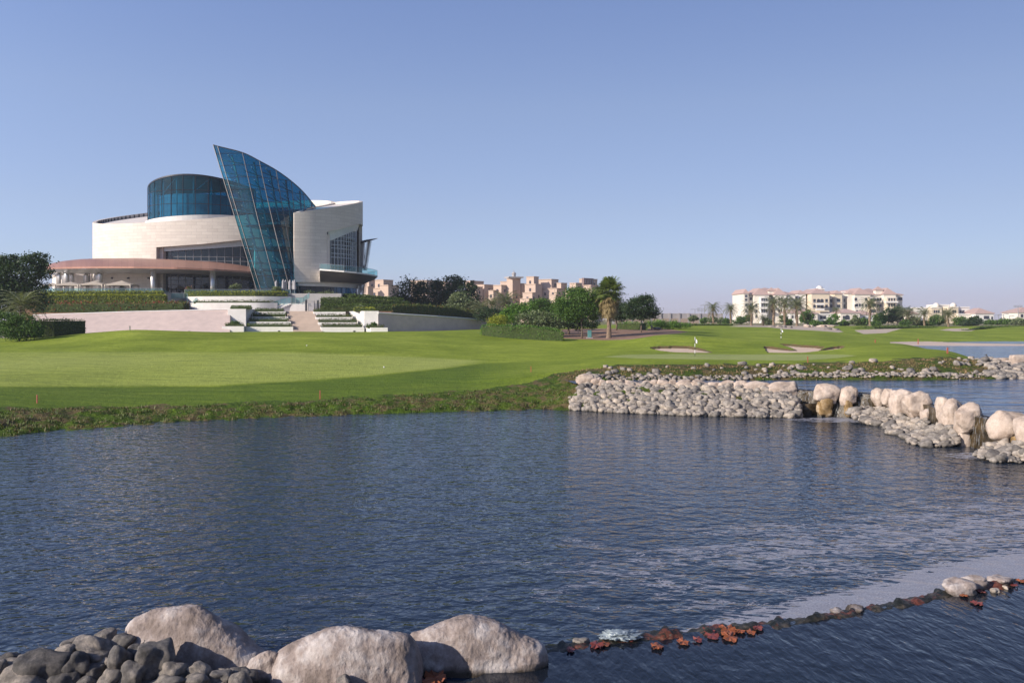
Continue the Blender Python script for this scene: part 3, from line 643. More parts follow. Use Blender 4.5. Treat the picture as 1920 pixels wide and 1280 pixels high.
# the sheet bellies in the photo: its lines lean and steepen to the right
sf = MB(); NR = 12
rows = [[b.lerp(t, j/NR)+Vector((0, -0.9*math.sin(math.pi*j/NR)*min(1, i/6), 0)) for i, (b, t) in enumerate(zip(Bc, Tc))] for j in range(NR+1)]
for j in range(NR): sf.strip(rows[j], rows[j+1])
back = Vector((6, 13, 0))
sail = sf.build('glass_sail', M['blue_glass'], CH, smooth=False)
mb = MB(); 
bt = [p+Vector((p.x*5/p.y+0.9-1.6*i/(len(Tc)-1), 5, -1.6)) for i, p in enumerate(Tc)]
mb.strip(Tc, bt); bb_ = [p+back for p in Bc]; mb.strip(bt, bb_); 
mb.build('sail_back_glass', M['blue_glass'], CH)
mb = MB(); cols_i = [0, 1, 7, 13, 19, 25, 31]
for i in cols_i:
    mb.tube([rows[j][i]+Vector((0, -0.12, 0)) for j in range(NR+1)], 0.09 if i else 0.10, 5)
mb.build('sail_mullions', M['sail_frame'], sail)
mb = MB(); zlev = []
def row_at(z, slope=0):
    pts = []
    for i in range(len(Tc)):
        c_ = [rows[j][i] for j in range(NR+1)]; zz = z-slope*i
        if zz > c_[-1].z or zz < c_[0].z: continue
        for j in range(NR):
            if c_[j].z <= zz <= c_[j+1].z: pts.append(c_[j].lerp(c_[j+1], (zz-c_[j].z)/(c_[j+1].z-c_[j].z))+Vector((0, -0.07, 0))); break
    return pts
for k in range(13):
    p = row_at(TZ+1.2+k*2.78, -0.0)
    if len(p) > 1: mb.tube(p, 0.055, 4)
mb.tube([p+Vector((0, -0.05, 0)) for p in Tc], 0.12, 5)
mb.build('sail_transoms', M['steel_dark'], sail)
mb = MB()   # spider bracing inside
for i in range(3, len(Tc), 6):
    a = [rows[j][i]+Vector((0.0, 1.8+0.15*j, -0.9)) for j in range(NR+1)]; mb.tube(a, 0.22, 6)
for k in range(11):
    z = TZ+2.4+k*2.9; p = row_at(z)
    for q in range(0, len(p)-6, 6): mb.tube([p[q]+Vector((0.0, 1.4, -0.6)), p[q+6]+Vector((0.0, 2.6, -1.6))], 0.11, 5)
    for q in range(3, len(p), 6): mb.tube([p[q], p[q]+Vector((0.2, 4.2, -1.2))], 0.09, 5)
mb.build('inner_bracing', M['brace'], sail)
mb = MB()
for k, z in enumerate((TZ+5.2, TZ+10.2, TZ+15.2)):
    p = row_at(z); pl = [(q.x+1.2, q.y+2.2) for q in p]; bk = [(q[0]+3, q[1]+7) for q in reversed(pl)]
    if len(pl) > 2: mb.prism(pl+bk, z, z+0.5)
mb.build('inner_slabs', M['steel_dark'], sail)
mb = MB(); mb.prism([(X(506, 205), 205), (X(585, 205), 205), (X(585, 212), 212), (X(506, 212), 212)], TZ, 28); mb.build('inner_core', M['steel_dark'], CH)
# ---- right stone block
EB = Ell(-57.5, 206, 21.3, 16.5)
btop = lambda x, y, t=0: 29.75+0.117*(x+48.4)+0.20*(y-190.5)
bb0 = 14.25
tA = EB.hit(551.5); tO = EB.hit(613); tEnd = 0.30
mb = MB(); wall_arc(mb, EB, arc(tA, tO, 14), btop, lambda x, y, t: bb0)
opt = lin([(613, 435), (640, 429.5), (665, 422.5), (676, 419.5)])
wall_arc(mb, EB, arc(tO, 0.25, 30), btop, lambda x, y, t: Z(opt(min(960+F*x/y, 676.5)), min(y, 204)))
wall_arc(mb, EB, arc(tO, 0.25, 30), lambda x, y, t: 16.2, lambda x, y, t: bb0)
wall_arc(mb, EB, arc(0.25, math.pi*0.62, 40), btop, lambda x, y, t: bb0)
x0, y0 = EB.pt(tA, -0.02)
blk = mb.build('block_wall', M['stone'], CH)
mb = MB(); mb.prism([(x0-0.02, y0+0.2), (x0+0.8, y0+0.3), (x0-0.6, y0+16), (x0-1.4, y0+16)], bb0, lambda x, y: btop(x, y)-0.05); mb.build('block_side_wall', M['stone_plain'], CH)
mb = MB(); mb.prism([EB.pt(t, -0.7) for t in arc(tA+0.02, math.pi*0.45, 40)], lambda x, y: btop(x, y)-1.0, lambda x, y: btop(x, y)-0.35)
mb.build('block_roof', M['stone_plain'], CH)
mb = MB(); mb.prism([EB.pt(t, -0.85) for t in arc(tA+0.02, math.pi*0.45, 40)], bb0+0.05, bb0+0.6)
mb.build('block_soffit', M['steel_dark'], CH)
# window recess: glass, sloped white soffit
wt = lin([(613, 452.5), (622, 450.5), (645, 441), (665, 432.5), (680, 428)])
glazing('wide_window', EB, arc(EB.hit(620, -1.6), 0.30, 34), lambda x, y, t: Z(wt(min(960+F*x/y, 676)), min(y, 203)), lambda x, y, t: 16.6, CH, 'dark_glass', 16,
        [17.5, 18.4, 20.3, 21.2, 22.4, 23.2, 24.2, 25.2], off=-1.6, r=0.075, mat='steel_white')
mb = MB(); ths = arc(EB.hit(616, -0.8), 0.25, 30)
A_ = [(*EB.pt(t, -0.82), 0) for t in ths]; B_ = [(*EB.pt(t, -1.5), 0) for t in ths]
mb.strip([(x, y, Z(wt(min(960+F*x/y, 676)), min(y, 203))) for x, y, _ in B_], [(x, y, Z(opt(min(960+F*x/y, 676.5)), min(y, 204))+0.3) for x, y, _ in A_]); mb.build('window_soffit', M['steel_white'], CH)
mb = MB(); t0, t1 = EB.hit(613.3, -0.85), EB.hit(618.5, -0.85); wall_arc(mb, EB, arc(t0, t1, 3), lambda x, y, t: Z(440, y), lambda x, y, t: 16.4, 0.9, -0.85); mb.build('window_jamb', M['stone_plain'], CH)
mb = MB(); mb.prism([EB.pt(t, -5) for t in arc(tA, math.pi*0.9, 30)], 16.2, 28.5); mb.build('inner_rooms', M['steel_dark'], CH)
# ---- ground floor glass under the block
glazing('ground_floor_glass', EB, arc(EB.hit(545, -1.5), 0.25, 30), lambda x, y, t: bb0+0.1, lambda x, y, t: TZ-0.6, CH, 'dark_glass', 14, [TZ+0.1, TZ+2.0], off=-1.5, r=0.05, mat='steel_dark')
mb = MB(); wall_arc(mb, EB, arc(-1.15, 0.25, 20), lambda x, y, t: bb0-0.02, lambda x, y, t: bb0-0.75-0.25*(t+1.15), 0.3, -0.5); mb.build('edge_beam', M['white_wall'], CH)
mb = MB()
mb.tube([P(672, 556, 200), P(672, 536, 200)], 0.22, 8); mb.build('column', M['white_wall'], CH)
# ---- balcony
out = [(599, 188.4), (601, 186.6), (620, 185.8), (645, 185.6), (668, 186.8), (688, 189.5), (702, 193.5), (708, 198), (702, 205), (690, 212)]
OUT = [(X(u, d), d) for u, d in out]
ztop = lambda x, y: 16.95-0.085*(x+42)*1.0
inn = [EB.pt(t, 0.05) for t in arc(EB.hit(600), 0.25, len(OUT))]
mb = MB(); mb.strip([(x, y, ztop(x, y)) for x, y in OUT], [(x, y, ztop(x, y)) for x, y in inn]); 
lipb = [(x, y, ztop(x, y)-0.32) for x, y in OUT]; mb.strip(lipb, [(x, y, ztop(x, y)) for x, y in OUT])
mb.build('balcony_deck', M['white_wall'], CH)
midl = [((x*0.75+a*0.25), (y*0.75+b*0.25), ztop(x, y)-0.95) for (x, y), (a, b) in zip(OUT, inn)]
kb = [(a, b, bb0+0.15) for a, b in inn]
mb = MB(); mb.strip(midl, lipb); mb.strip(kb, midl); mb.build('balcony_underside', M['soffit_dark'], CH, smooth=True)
mb = MB(); b0 = OUT[0]; mb.add([(b0[0], b0[1], ztop(*b0)), lipb[0], midl[0], kb[0], (*inn[0], ztop(*b0))], [(0, 1, 2, 3, 4)]); mb.build('balcony_end_panel', M['white_wall'], CH)
mb = MB(); rr = [(x*0.985+a*0.015, y*0.985+b*0.015, ztop(x, y)+0.02) for (x, y), (a, b) in zip(OUT, inn)]
mb.strip(rr, [(x, y, z+1.15) for x, y, z in rr]); ra = mb.build('balcony_railing', M['rail_glass'], CH)
mb = MB(); mb.tube([(x, y, z+1.17) for x, y, z in rr], 0.035, 4)
for p in rr: mb.tube([p, (p[0], p[1], p[2]+1.15)], 0.03, 4)
mb.build('handrail', M['mullion'], ra)
# ---- canopy blade and louvres on the right flank
mb = MB(); a, b, c_ = P(676, 452, 203), P(708, 446.5, 200), P(688, 449, 212)
mb.add([a, b, c_, (a[0], a[1], a[2]-0.7), (b[0], b[1], b[2]-0.12), (c_[0], c_[1], c_[2]-0.5)], [(0, 1, 2), (5, 4, 3), (0, 3, 4, 1), (1, 4, 5, 2), (2, 5, 3, 0)])
mb.build('canopy_blade', M['steel_dark'], CH)
for (ua, ub, va, vb, da) in ((680.5, 679, 455, 503, 204), (692, 684, 453, 506, 203), (677.5, 673, 534, 556, 203), (683, 680, 532, 556, 204)):
    mb = MB(); n = 26 if vb-va > 30 else 12
    for k in range(n):
        f = k/(n-1); p = P(ua+(ub-ua)*f, va+(vb-va)*f, da); mb.box((p[0], p[1], p[2]), (0.75, 1.6, 0.11), 0.5)
    mb.tube([P(ua, va, da+0.2), P(ub, vb, da+0.2)], 0.16, 5); mb.build('louvre', M['mullion'], CH)
# ---- copper canopy: a lens shaped roof sailing out over the terrace
us = np.linspace(71, 472, 70)
fdep = lin([(71, 203), (90, 196.5), (120, 191.5), (180, 187), (250, 185), (330, 184.5), (400, 186.5), (445, 189), (472, 191)])
vlow = lin([(71, 503.2), (90, 502), (120, 500.8), (180, 499.8), (250, 499.8), (330, 501.2), (400, 504), (440, 506.8), (472, 509.5)])
vtop = lin([(71, 502.6), (85, 497.5), (100, 493), (120, 489.2), (150, 486), (185, 484.6), (250, 484.3), (330, 486.8), (400, 491), (440, 495.5), (472, 501)])
wid = lin([(71, 0.5), (90, 4), (120, 7), (180, 9), (330, 10), (420, 9), (472, 7)])
mb = MB(); prev = None; Rr = []
for u in us:
    d = fdep(u); w = wid(u); zl, x = Z(vlow(u), d), X(u, d); dt = d+w; xt = X(u, dt); zt = Z(vtop(u), dt)
    row = []
    for k in range(7):
        f = k/6; ff = math.sin(f*math.pi/2)
        row.append((x+(xt-x)*f, d+(dt-d)*f, zl+(zt-zl)*ff))
    row.append((xt, dt+4, zt-0.3)); row.append((X(u, dt+4), dt+9, zt-1.2))
    Rr.append(row)
s = 0; ss = [0]
for a, b in zip(Rr, Rr[1:]): s += math.dist(a[0], b[0]); ss.append(s)
for k in range(len(Rr[0])-1):
    mb.strip([r[k] for r in Rr], [r[k+1] for r in Rr], [(q, k) for q in ss], [(q, k+1) for q in ss])
can = mb.build('canopy', M['copper'], CH, smooth=True)
mb = MB(); mb.strip([(r[0][0], r[0][1]-0.03, r[0][2]-0.38) for r in Rr], [(r[0][0], r[0][1]-0.05, r[0][2]+0.02) for r in Rr], [(q, 0) for q in ss], [(q, 1) for q in ss]); mb.build('canopy_gutter', M['copper'], can)
mb = MB(); A1 = [(r[0][0], r[0][1]+0.02, r[0][2]-0.4) for r in Rr]
A2 = [(r[0][0]+(r[6][0]-r[0][0])*0.5, r[0][1]+(r[6][1]-r[0][1])*0.5, r[0][2]-0.95) for r in Rr]; A3 = [(r[8][0], r[8][1]+2, r[0][2]-0.6) for r in Rr]
mb.strip(A2, A1); mb.strip(A3, A2); mb.build('canopy_underside', M['silver'], CH, smooth=True)
# columns
def column(u0, u1, d, vt, flare):
    x0_, x1_ = X(u0, d), X(u1, d); cx = (x0_+x1_)/2; r = (x1_-x0_)/2; zt = Z(vt, d); mb = MB()
    if flare:
        pts = [(cx, d, TZ), (cx, d, zt-1.8)]; 
        for k in range(1, 6): a = k/5*math.pi/2; pts.append((cx+1.6*(1-math.cos(a)), d+1.2*(1-math.cos(a)), zt-1.8+1.8*math.sin(a)))
        mb.tube(pts, [r]*2+[r*1.05]*5, 14)
    else: mb.lathe((cx, d, TZ), [(r*0.62, 0), (r*0.8, 1.5), (r, zt-TZ)], 14)
    mb.build('column', M['silver'], CH, smooth=True)
for q in ((106, 114, 200, 502, 1), (116.5, 129, 196, 502, 1), (129.5, 139, 203, 502, 1), (156.5, 166, 202, 502, 1), (179.5, 192, 194, 501, 1), (281.5, 293, 187.5, 501, 0), (393, 405, 189, 504, 0)): column(*q)
# curved terrace wall behind the columns, left of the drum
mb = MB(); pts = [(X(u, d), d) for u, d in ((98, 213), (110, 211), (130, 210), (160, 210), (185, 212))]
mb.strip([(x, y, TZ) for x, y in pts], [(x, y, TZ+5.6) for x, y in pts]); mb.strip([(x, y, TZ+5.6) for x, y in pts], [(x, y+0.5, TZ+5.6) for x, y in pts]); mb.build('terrace_wall', M['stone_plain'], CH, smooth=True)
# openings in the wall below the canopy
for u, v0_, v1_, w in ((325/5.333*0+245.5, 531, 546, 6.5), (168, 511, 530, 9), (186, 508, 531, 7)):
    t = ED.hit(max(u, 182), 0.0); x, y = ED.pt(t, 0.04); x = X(u, y)
    mb = MB(); mb.box((x, y-0.1, (Z(v0_, y)+Z(v1_, y))/2), (w*y/F, 0.14, Z(v0_, y)-Z(v1_, y)), t+math.pi/2); do = mb.build('doorway', M['dark_glass'], CH)
    mb = MB(); mb.box((x+w*y/F/2+0.12, y-0.14, (Z(v0_, y)+Z(v1_, y))/2), (0.14, 0.2, Z(v0_, y)-Z(v1_, y)+0.1), 0); mb.build('frame', M['white_paint'], do)
for u in (210, 240.5, 279):
    t = ED.hit(u, 0.1); x, y = ED.pt(t, 0.15); mb = MB(); mb.box((x, y, Z(521.5, y)), (0.5, 0.3, 0.35), t+math.pi/2); mb.build('wall_lamp', M['steel_dark'], CH)

# ================================================================ terraces (ground levels in front of the building)
def poly(pts): return [(X(u, d), d) for u, d in pts]
mb = MB()
mb.prism(poly([(40, 181), (308, 181), (345, 187.0), (545, 187.0), (580, 187), (640, 187), (672, 200), (650, 235), (150, 250), (50, 215)]), 3.0, TZ); mb.prism(poly([(640, 187), (745, 190), (740, 230), (650, 235), (672, 200)]), 3.0, 9.6)
tag(mb.build('terrace', M['concrete']), kind='structure')
mb = MB(); mb.prism(poly([(40, 177), (342, 177), (348, 185), (50, 185)]), 3.0, 9.3); mb.prism(poly([(348, 179), (760, 179), (768, 190), (348, 190)]), 3.0, 7.62)
mb.prism(poly([(30, 172.3), (342, 172.3), (430, 172.8), (440, 180), (340, 180), (50, 180)]), 3.0, 7.3)
mb.prism(poly([(708, 171.5), (760, 175), (820, 181), (870, 188), (905, 193), (915, 215), (708, 215)]), 3.0, lambda x, y: float(np.interp(960+F*x/y, [700, 905], [7.1, 5.6])))
tag(mb.build('planting_terraces', M['soil']), kind='structure')
# ================================================================ retaining walls, planters, stairs
def battered_wall(name, top, bot, th, m, label, z0=None):
    """top/bot: lists of (u, v, d); sloping face, coping and back"""
    mb = MB(); T = [P(*q) for q in top]; Bq = [P(*q) for q in bot]; n = 40
    def rs(A):
        o = []
        for i in range(n+1):
            f = i/n*(len(A)-1); k = min(int(f), len(A)-2); q = f-k; o.append(tuple(A[k][j]*(1-q)+A[k+1][j]*q for j in range(3)))
        return o
    T, Bq = rs(T), rs(Bq); T2 = [(x, y+th, z) for x, y, z in T]; B2 = [(x, y+th, b[2]) for (x, y, z), b in zip(T, Bq)]
    Bq = [(x, y, z-0.8) for x, y, z in Bq]
    mb.strip(Bq, T); mb.strip(T, T2); mb.strip(T2, B2)
    for k in (0, -1): mb.add([Bq[k], T[k], T2[k], B2[k]], [(0, 1, 2, 3)])
    o = mb.build(name, m, smooth=True); tag(o, label, 'wall'); return o
lw = battered_wall('retaining_wall', [(60, 591.5, 171.5), (140, 588.5, 171.5), (240, 585, 171.5), (345, 582, 171.5), (431, 580.5, 171.5)],
    [(60, 632, 158), (140, 631, 159), (240, 628, 161), (345, 626, 162), (431, 624, 164)], 1.0, M['pink_wall'], 'long sloping pinkish plaster retaining wall left of the steps, sunlit')
RWP = [(709, 586.8, 170), (760, 589.8, 174), (820, 593.5, 180), (870, 597, 187), (905, 600.2, 192), (940, 604, 197)]
rw = battered_wall('retaining_wall', RWP, [(u, 624, d-0.7) for u, v, d in RWP], 0.8, M['pink_wall'], 'shaded sloping retaining wall right of the steps, tapering towards the trees')
mb = MB(); mb.tube([P(*q) for q in [(60, 591, 171.4), (240, 584.6, 171.4), (431, 580, 171.4)]], 0.14, 4); mb.build('coping', M['white_wall'], lw)
mb = MB(); mb.tube([P(u, v-0.4, d-0.1) for u, v, d in RWP], 0.16, 4); mb.build('coping', M['white_wall'], rw)

def leafbox(pts, z0f, z1f, dens, size, seed=0, tilt=0.9, jit=0.12):
    """leaf quads over the top and sides of a prism given by plan polygon"""
    r = np.random.default_rng(seed); out = []; n = len(pts); cx = sum(p[0] for p in pts)/n; cy = sum(p[1] for p in pts)/n
    a = np.array(pts)
    for i in range(n):
        p, q = a[i], a[(i+1) % n]; L_ = np.linalg.norm(q-p); h = max(z1f(*p)-z0f(*p), 0.2); k = int(dens*L_*h)
        if k < 1: continue
        t = r.random(k); xy = p+(q-p)*t[:, None]; z = np.array([z0f(*w)+(z1f(*w)-z0f(*w))*f for w, f in zip(xy, r.random(k))])
        nn = np.array([(q-p)[1], -(q-p)[0]])/max(L_, 1e-6)
        out.append(np.c_[xy+nn*(r.normal(0, jit, k)[:, None]), z])
    mn, mx = a.min(0), a.max(0); k = int(dens*(mx-mn).prod()); xy = mn+(mx-mn)*r.random((k, 2)); ok = inpoly(xy[:, 0], xy[:, 1], pts); xy = xy[ok]
    if len(xy): out.append(np.c_[xy, np.array([z1f(*w) for w in xy])+np.abs(r.normal(0, jit*1.3, len(xy)))])
    C_ = np.concatenate(out); return leaf_quads(C_, size, r)
def leaf_quads(C_, size, r, aspect=0.55, up=0.0):
    n = len(C_); a = r.normal(size=(n, 3)); a[:, 2] += up; a /= np.linalg.norm(a, axis=1)[:, None]; b = r.normal(size=(n, 3)); b -= (b*a).sum(1)[:, None]*a; b /= np.linalg.norm(b, axis=1)[:, None]
    s = size*(0.6+0.8*r.random(n))[:, None]; a = a*s; b = b*s*aspect
    return np.stack([C_-a*0.5, C_+b*0.5, C_+a*0.5, C_-b*0.5], 1)
hseed = [0]
def hedge(name, pts, z0, z1, m, label, cat='hedge', group=None, dens=22, size=0.26, ret=False, jit=0.10, parent=None):
    """pts: plan polygon ccw in metres"""
    hseed[0] += 1
    f0 = z0 if callable(z0) else (lambda x, y: z0); f1 = z1 if callable(z1) else (lambda x, y: z1)
    k = hseed[0]*7.7; g1 = lambda x, y: f1(x, y)+0.10*mnoise.noise((x*1.1+k, y*1.1, 0))+0.05*mnoise.noise((x*3, y*3, k))
    V = leafbox(pts, f0, g1, dens, size, hseed[0], jit=jit); a = np.array(pts); off = np.array([a[:, 0].mean(), a[:, 1].mean(), f0(*pts[0])])
    me = quads_mesh(name, V-off, m)
    if parent is not None:
        o = link(name, quads_mesh(name, V, m), parent); tag(o)
    else:
        o = link(name, me); o.location = off; tag(o, label, cat, group)
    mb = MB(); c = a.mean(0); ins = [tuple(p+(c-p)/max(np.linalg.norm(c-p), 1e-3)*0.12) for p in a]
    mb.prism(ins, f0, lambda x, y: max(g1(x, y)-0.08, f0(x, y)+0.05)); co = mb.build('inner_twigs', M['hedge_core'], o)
    return o
def band(u0, u1, d0, d1): return [(X(u0, d0), d0), (X(u1, d0), d0), (X(u1, d1), d1), (X(u0, d1), d1)]
def band2(pts, dep):
    f = [(X(u, d), d) for u, d in pts]; return f+[(x, y+dep) for x, y in reversed(f)]
# planter blocks and stepped planters
def planter(name, pts, z0, z1, label, cat='planter', m='white_wall', parent=None):
    mb = MB(); mb.prism(pts, z0, z1); o = mb.build(name, M[m], parent)
    if parent is None: tag(o, label, cat)
    return o
def quadp(a): return [(X(u, d), d) for u, d in a]
planter('planter_block', quadp([(427, 170), (461, 170), (479, 180), (447, 180)]), 3.2, Z(579, 170), 'tall pale stone block left of the garden steps')
planter('planter_block', quadp([(683, 170), (710, 170), (700, 181), (648, 181)]), 3.2, Z(583, 170), 'tall pale stone block right of the garden steps with a bright sunlit left side')
planter('low_planter', quadp([(416.5, 166), (457, 166), (463, 169.9), (425, 169.9)]), 3.0, Z(611.5, 166), 'low white planter box in front of the left stone block')
planter('low_planter', quadp([(695, 166), (727, 166), (722, 169.9), (681, 169.9)]), 3.0, Z(614, 166), 'low white planter box in front of the right stone block')
tiersL = [(461, 549.6, 168, 612.5), (466, 545.5, 171, 603), (472, 540.5, 174, 593.8), (478, 536, 177, 584)]
tiersR = [(602, 683, 168, 613.3), (597, 668, 171, 604.2), (592, 659, 174, 594.4), (588, 648, 177, 584.4)]
ordn = ['lowest', 'second lowest', 'second highest', 'highest']
for side, T_ in (('left', tiersL), ('right', tiersR)):
    for i, (u0, u1, d, v) in enumerate(T_):
        zt = Z(v, d); zb = 3.0 if i == 0 else Z(T_[i-1][3], T_[i-1][2])-0.3
        planter('stepped_planter', quadp([(u0, d), (u1, d), (u1-1.5 if side == 'left' else u1-6, d+2.95), (u0+4 if side == 'left' else u0-3, d+2.95)]), zb, zt, f'{ordn[i]} white planter step on the {side} side of the garden staircase', 'planter')
hl = [(463, 546, 168.3, 606.5, 612.8), (467.5, 540, 171.3, 596.5, 603.2), (473, 536, 174.3, 586.8, 594), (479, 532, 177.3, 578.2, 584.2)]
hr = [(603.5, 679, 168.3, 607, 613.5), (598, 669, 171.3, 598, 604.4), (594, 660, 174.3, 589.3, 594.6), (589, 648, 177.3, 578.8, 584.6)]
for side, T_ in (('left', hl), ('right', hr)):
    for i, (u0, u1, d, vt, vb) in enumerate(T_):
        hedge('clipped_hedge', band(u0, u1, d, d+1.8), Z(vb, d)-0.05, Z(vt+1, d), M['hedge_green' if side == 'left' else 'hedge_brown'], f'clipped hedge strip on the {ordn[i]} planter step {side} of the garden staircase', 'hedge', dens=32, size=0.2)
hedge('clipped_hedge', band(433, 471, 170.6, 174.5), Z(579, 170)-0.05, Z(574.5, 170.6), M['hedge_green'], 'small clipped hedge on top of the left stone block', dens=30, size=0.2)
hedge('clipped_hedge', band(664, 702, 172, 176), Z(583, 170)-0.05, Z(577.5, 172), M['hedge_yellow'], 'small yellowish clipped hedge on top of the right stone block', dens=30, size=0.2)
hedge('clipped_hedge', band(422, 457, 166.3, 168), Z(611.5, 166)-0.03, Z(607, 166), M['hedge_brown'], 'clipped hedge in the low planter by the left stone block', dens=34, size=0.18)
hedge('clipped_hedge', band(686, 720, 166.3, 168), Z(614, 166)-0.03, Z(610, 166), M['hedge_brown'], 'clipped hedge in the low planter by the right stone block', dens=34, size=0.18)
# stairs
def stairs(name, L0, L1, w0, w1, n, label, m='stone_plain', zb=3.0):
    mb = MB(); L0, L1 = Vector(L0), Vector(L1)
    dirh = (L1-L0); dz = dirh.z/n; 
    for k in range(n):
        a = L0.lerp(L1, k/n); b = L0.lerp(L1, (k+1)/n); wa = w0+(w1-w0)*k/n
        mb.prism([(a.x, a.y), (a.x+wa, a.y), (L1.x+wa, L1.y+0.3), (L1.x, L1.y+0.3)], zb if k == 0 else a.z-0.02, a.z+dz)
    o = mb.build(name, m if not isinstance(m, str) else M[m]); tag(o, label, 'stairs'); return o
M['steps'] = simple('beige_stone_steps', (0.52, 0.42, 0.34), (0.42, 0.34, 0.28), 0.8, 0.6, 0.2)
stairs('staircase', (X(549.6, 167.5), 167.5, Z(622, 167.5)), (X(536.5, 179), 179, 7.66), X(605, 168)-X(549.6, 168), X(588, 179)-X(536.5, 179), 22, 'wide beige stone garden staircase rising between the stepped planters', 'steps')
# curved upper planters
def cwall(name, pts, z0, z1, label, m='white_wall', dep=0.5):
    pp = catm([Vector((X(u, d), d, 0)) for u, d in pts], 6); f = [(p.x, p.y) for p in pp]
    mb = MB(); mb.prism(f+[(x, y+dep) for x, y in reversed(f)], z0, z1); return tag(mb.build(name, M[m]), label, 'planter wall')
cwall('curved_wall', [(350, 186), (380, 184), (430, 183), (480, 183), (520, 184.4), (545, 186)], 9.0, Z(555.5, 183.5), 'upper curved white planter wall below the low hedge at the foot of the glass sail')
cwall('curved_wall', [(347, 184), (380, 181.6), (430, 180.6), (480, 180.6), (520, 182)], 7.0, Z(567.5, 181), 'lower curved white planter wall above the left stone block')
hedge('terrace_hedge', band2([(345, 187), (380, 185), (430, 184), (480, 184), (537, 186)], 1.6), Z(556, 184), Z(547, 184.5), M['hedge_yellow'], 'long low yellow green hedge in front of the glass sail', dens=24, size=0.25)
hedge('groundcover_strip', band2([(362, 182.4), (430, 181.2), (480, 181.2), (518, 182.6)], 1.4), Z(568.5, 181), Z(564.2, 181.5), M['hedge_brown'], 'thin planting strip on the lower curved white wall', 'plants', dens=16, size=0.25)
# terrace hedges left
hedge('terrace_hedge', band2([(70, 178.3), (308, 178.3)], 1.6), 9.2, Z(553.5, 178.3), M['hedge_yellow'], 'front tier of the long yellow green hedge below the cream gazebos', dens=44, size=0.27)
hedge('terrace_hedge', band2([(75, 180.2), (304, 180.2)], 0.9), 10.6, Z(547, 180.2), M['hedge_yellow'], 'upper back tier of the yellow green hedge along the gazebo terrace', dens=44, size=0.27)
hedge('flowering_hedge', band2([(66, 173.2), (345, 173.2)], 3.4), 7.2, lambda x, y: Z(float(np.interp(960+F*x/y, [66, 200, 345], [569, 567.5, 567.8])), 173.2), M['hedge_red'], 'dark green hedge flecked with red flowers above the left retaining wall', dens=20, size=0.3, jit=0.18)
# right tiers
for i, (pts, d, vt, vb, lab) in enumerate(((((578, 188), (660, 188), (755, 191)), 188, (552.8, 552.8, 560.5), 561, 'top tier'), (((601, 184.8), (680, 184.8), (765, 187)), 185, (559.3, 560, 566.5), 574, 'middle tier'), (((601, 181.4), (680, 181.4), (762, 183)), 181.4, (571.8, 572, 573), 585, 'bottom tier'))):
    zs_ = lin([(p[0], v) for p, v in zip(pts, vt)])
    hedge('terrace_hedge', band2(pts, 2.4), Z(vb, d), lambda x, y, zs_=zs_, d=d: Z(zs_(960+F*x/y), y), M['hedge_green'], f'{lab} of the dark green stepped hedge below the stone block', dens=40, size=0.27)
hedge('long_hedge', band2([(734, 174.4), (748, 175.6), (800, 180.2), (850, 186.6), (893, 192.5)], 2.8), 5.0, lambda x, y: Z(float(np.interp(960+F*x/y, [732, 745, 800, 850, 880, 896], [576, 572, 573, 577, 583, 590])), y), M['hedge_brown'], 'long rounded hedge on top of the shaded retaining wall, in front of the dark trees', dens=18, size=0.3, jit=0.16)
# upper stair with glass rail, white wall and cabinets by the stair head
tag((lambda mb: (mb.prism(quadp([(519, 183), (577, 183), (600, 184), (600, 186), (519, 186)]), 7.6, Z(568.5, 183)), mb.build('stair_wall', M['white_wall']))[1])(MB()), 'white wall behind the top of the garden staircase', 'wall')
stairs('staircase', (X(505, 182.0), 182.0, 7.9), (X(538, 183.0), 183.0, Z(569, 183)), 1.4, 1.4, 8, 'narrow white stair with glass railing climbing to the terrace', 'white_wall', 7.6)
def railing(name, pts, label, h=1.1):
    mb = MB(); A_ = [P(*q) for q in pts]; mb.strip(A_, [(x, y, z+h) for x, y, z in A_]); e = mb.build(name, M['rail_glass']); tag(e, label, 'railing')
    mb = MB(); mb.tube([(x, y, z+h) for x, y, z in A_], 0.04, 4); mb.build('handrail', M['mullion'], e)
    for i in range(len(A_)):
        x, y, z = A_[i]; mb = MB(); mb.tube([(x, y, z), (x, y, z+h)], 0.05, 5); mb.build('post', M['mullion'], e)
railing('glass_railing', [(505, 578, 181.8), (525, 570.5, 182.4), (538, 567.5, 182.7), (546, 567.5, 182.7), (554, 567.5, 182.7), (562, 567.5, 182.7), (568, 567, 182.7), (575, 562, 183), (580, 558, 183)], 'glass railing on the white stair wall below the glass sail')
railing('glass_railing', [(75, 547.6, 180.8), (115, 547.6, 180.8), (155, 547.6, 180.8), (195, 547.6, 180.8), (235, 547.6, 180.8), (275, 547.6, 180.8), (304, 547.6, 180.8)], 'long glass railing along the gazebo terrace', 0.8)
railing('glass_railing', [(303, 549, 181), (318, 559, 183), (345, 559, 183.5), (352, 560, 183.5)], 'glass railing beside the gap between the left hedge and the curved planters')
railing('glass_railing', [(346, 549.5, 187.2), (390, 549.5, 187.2), (435, 549.5, 187.2), (480, 549.5, 187.2), (520, 549.5, 187.2), (545, 549.5, 187.6)], 'low glass railing behind the long yellow hedge at the sail', 0.8)
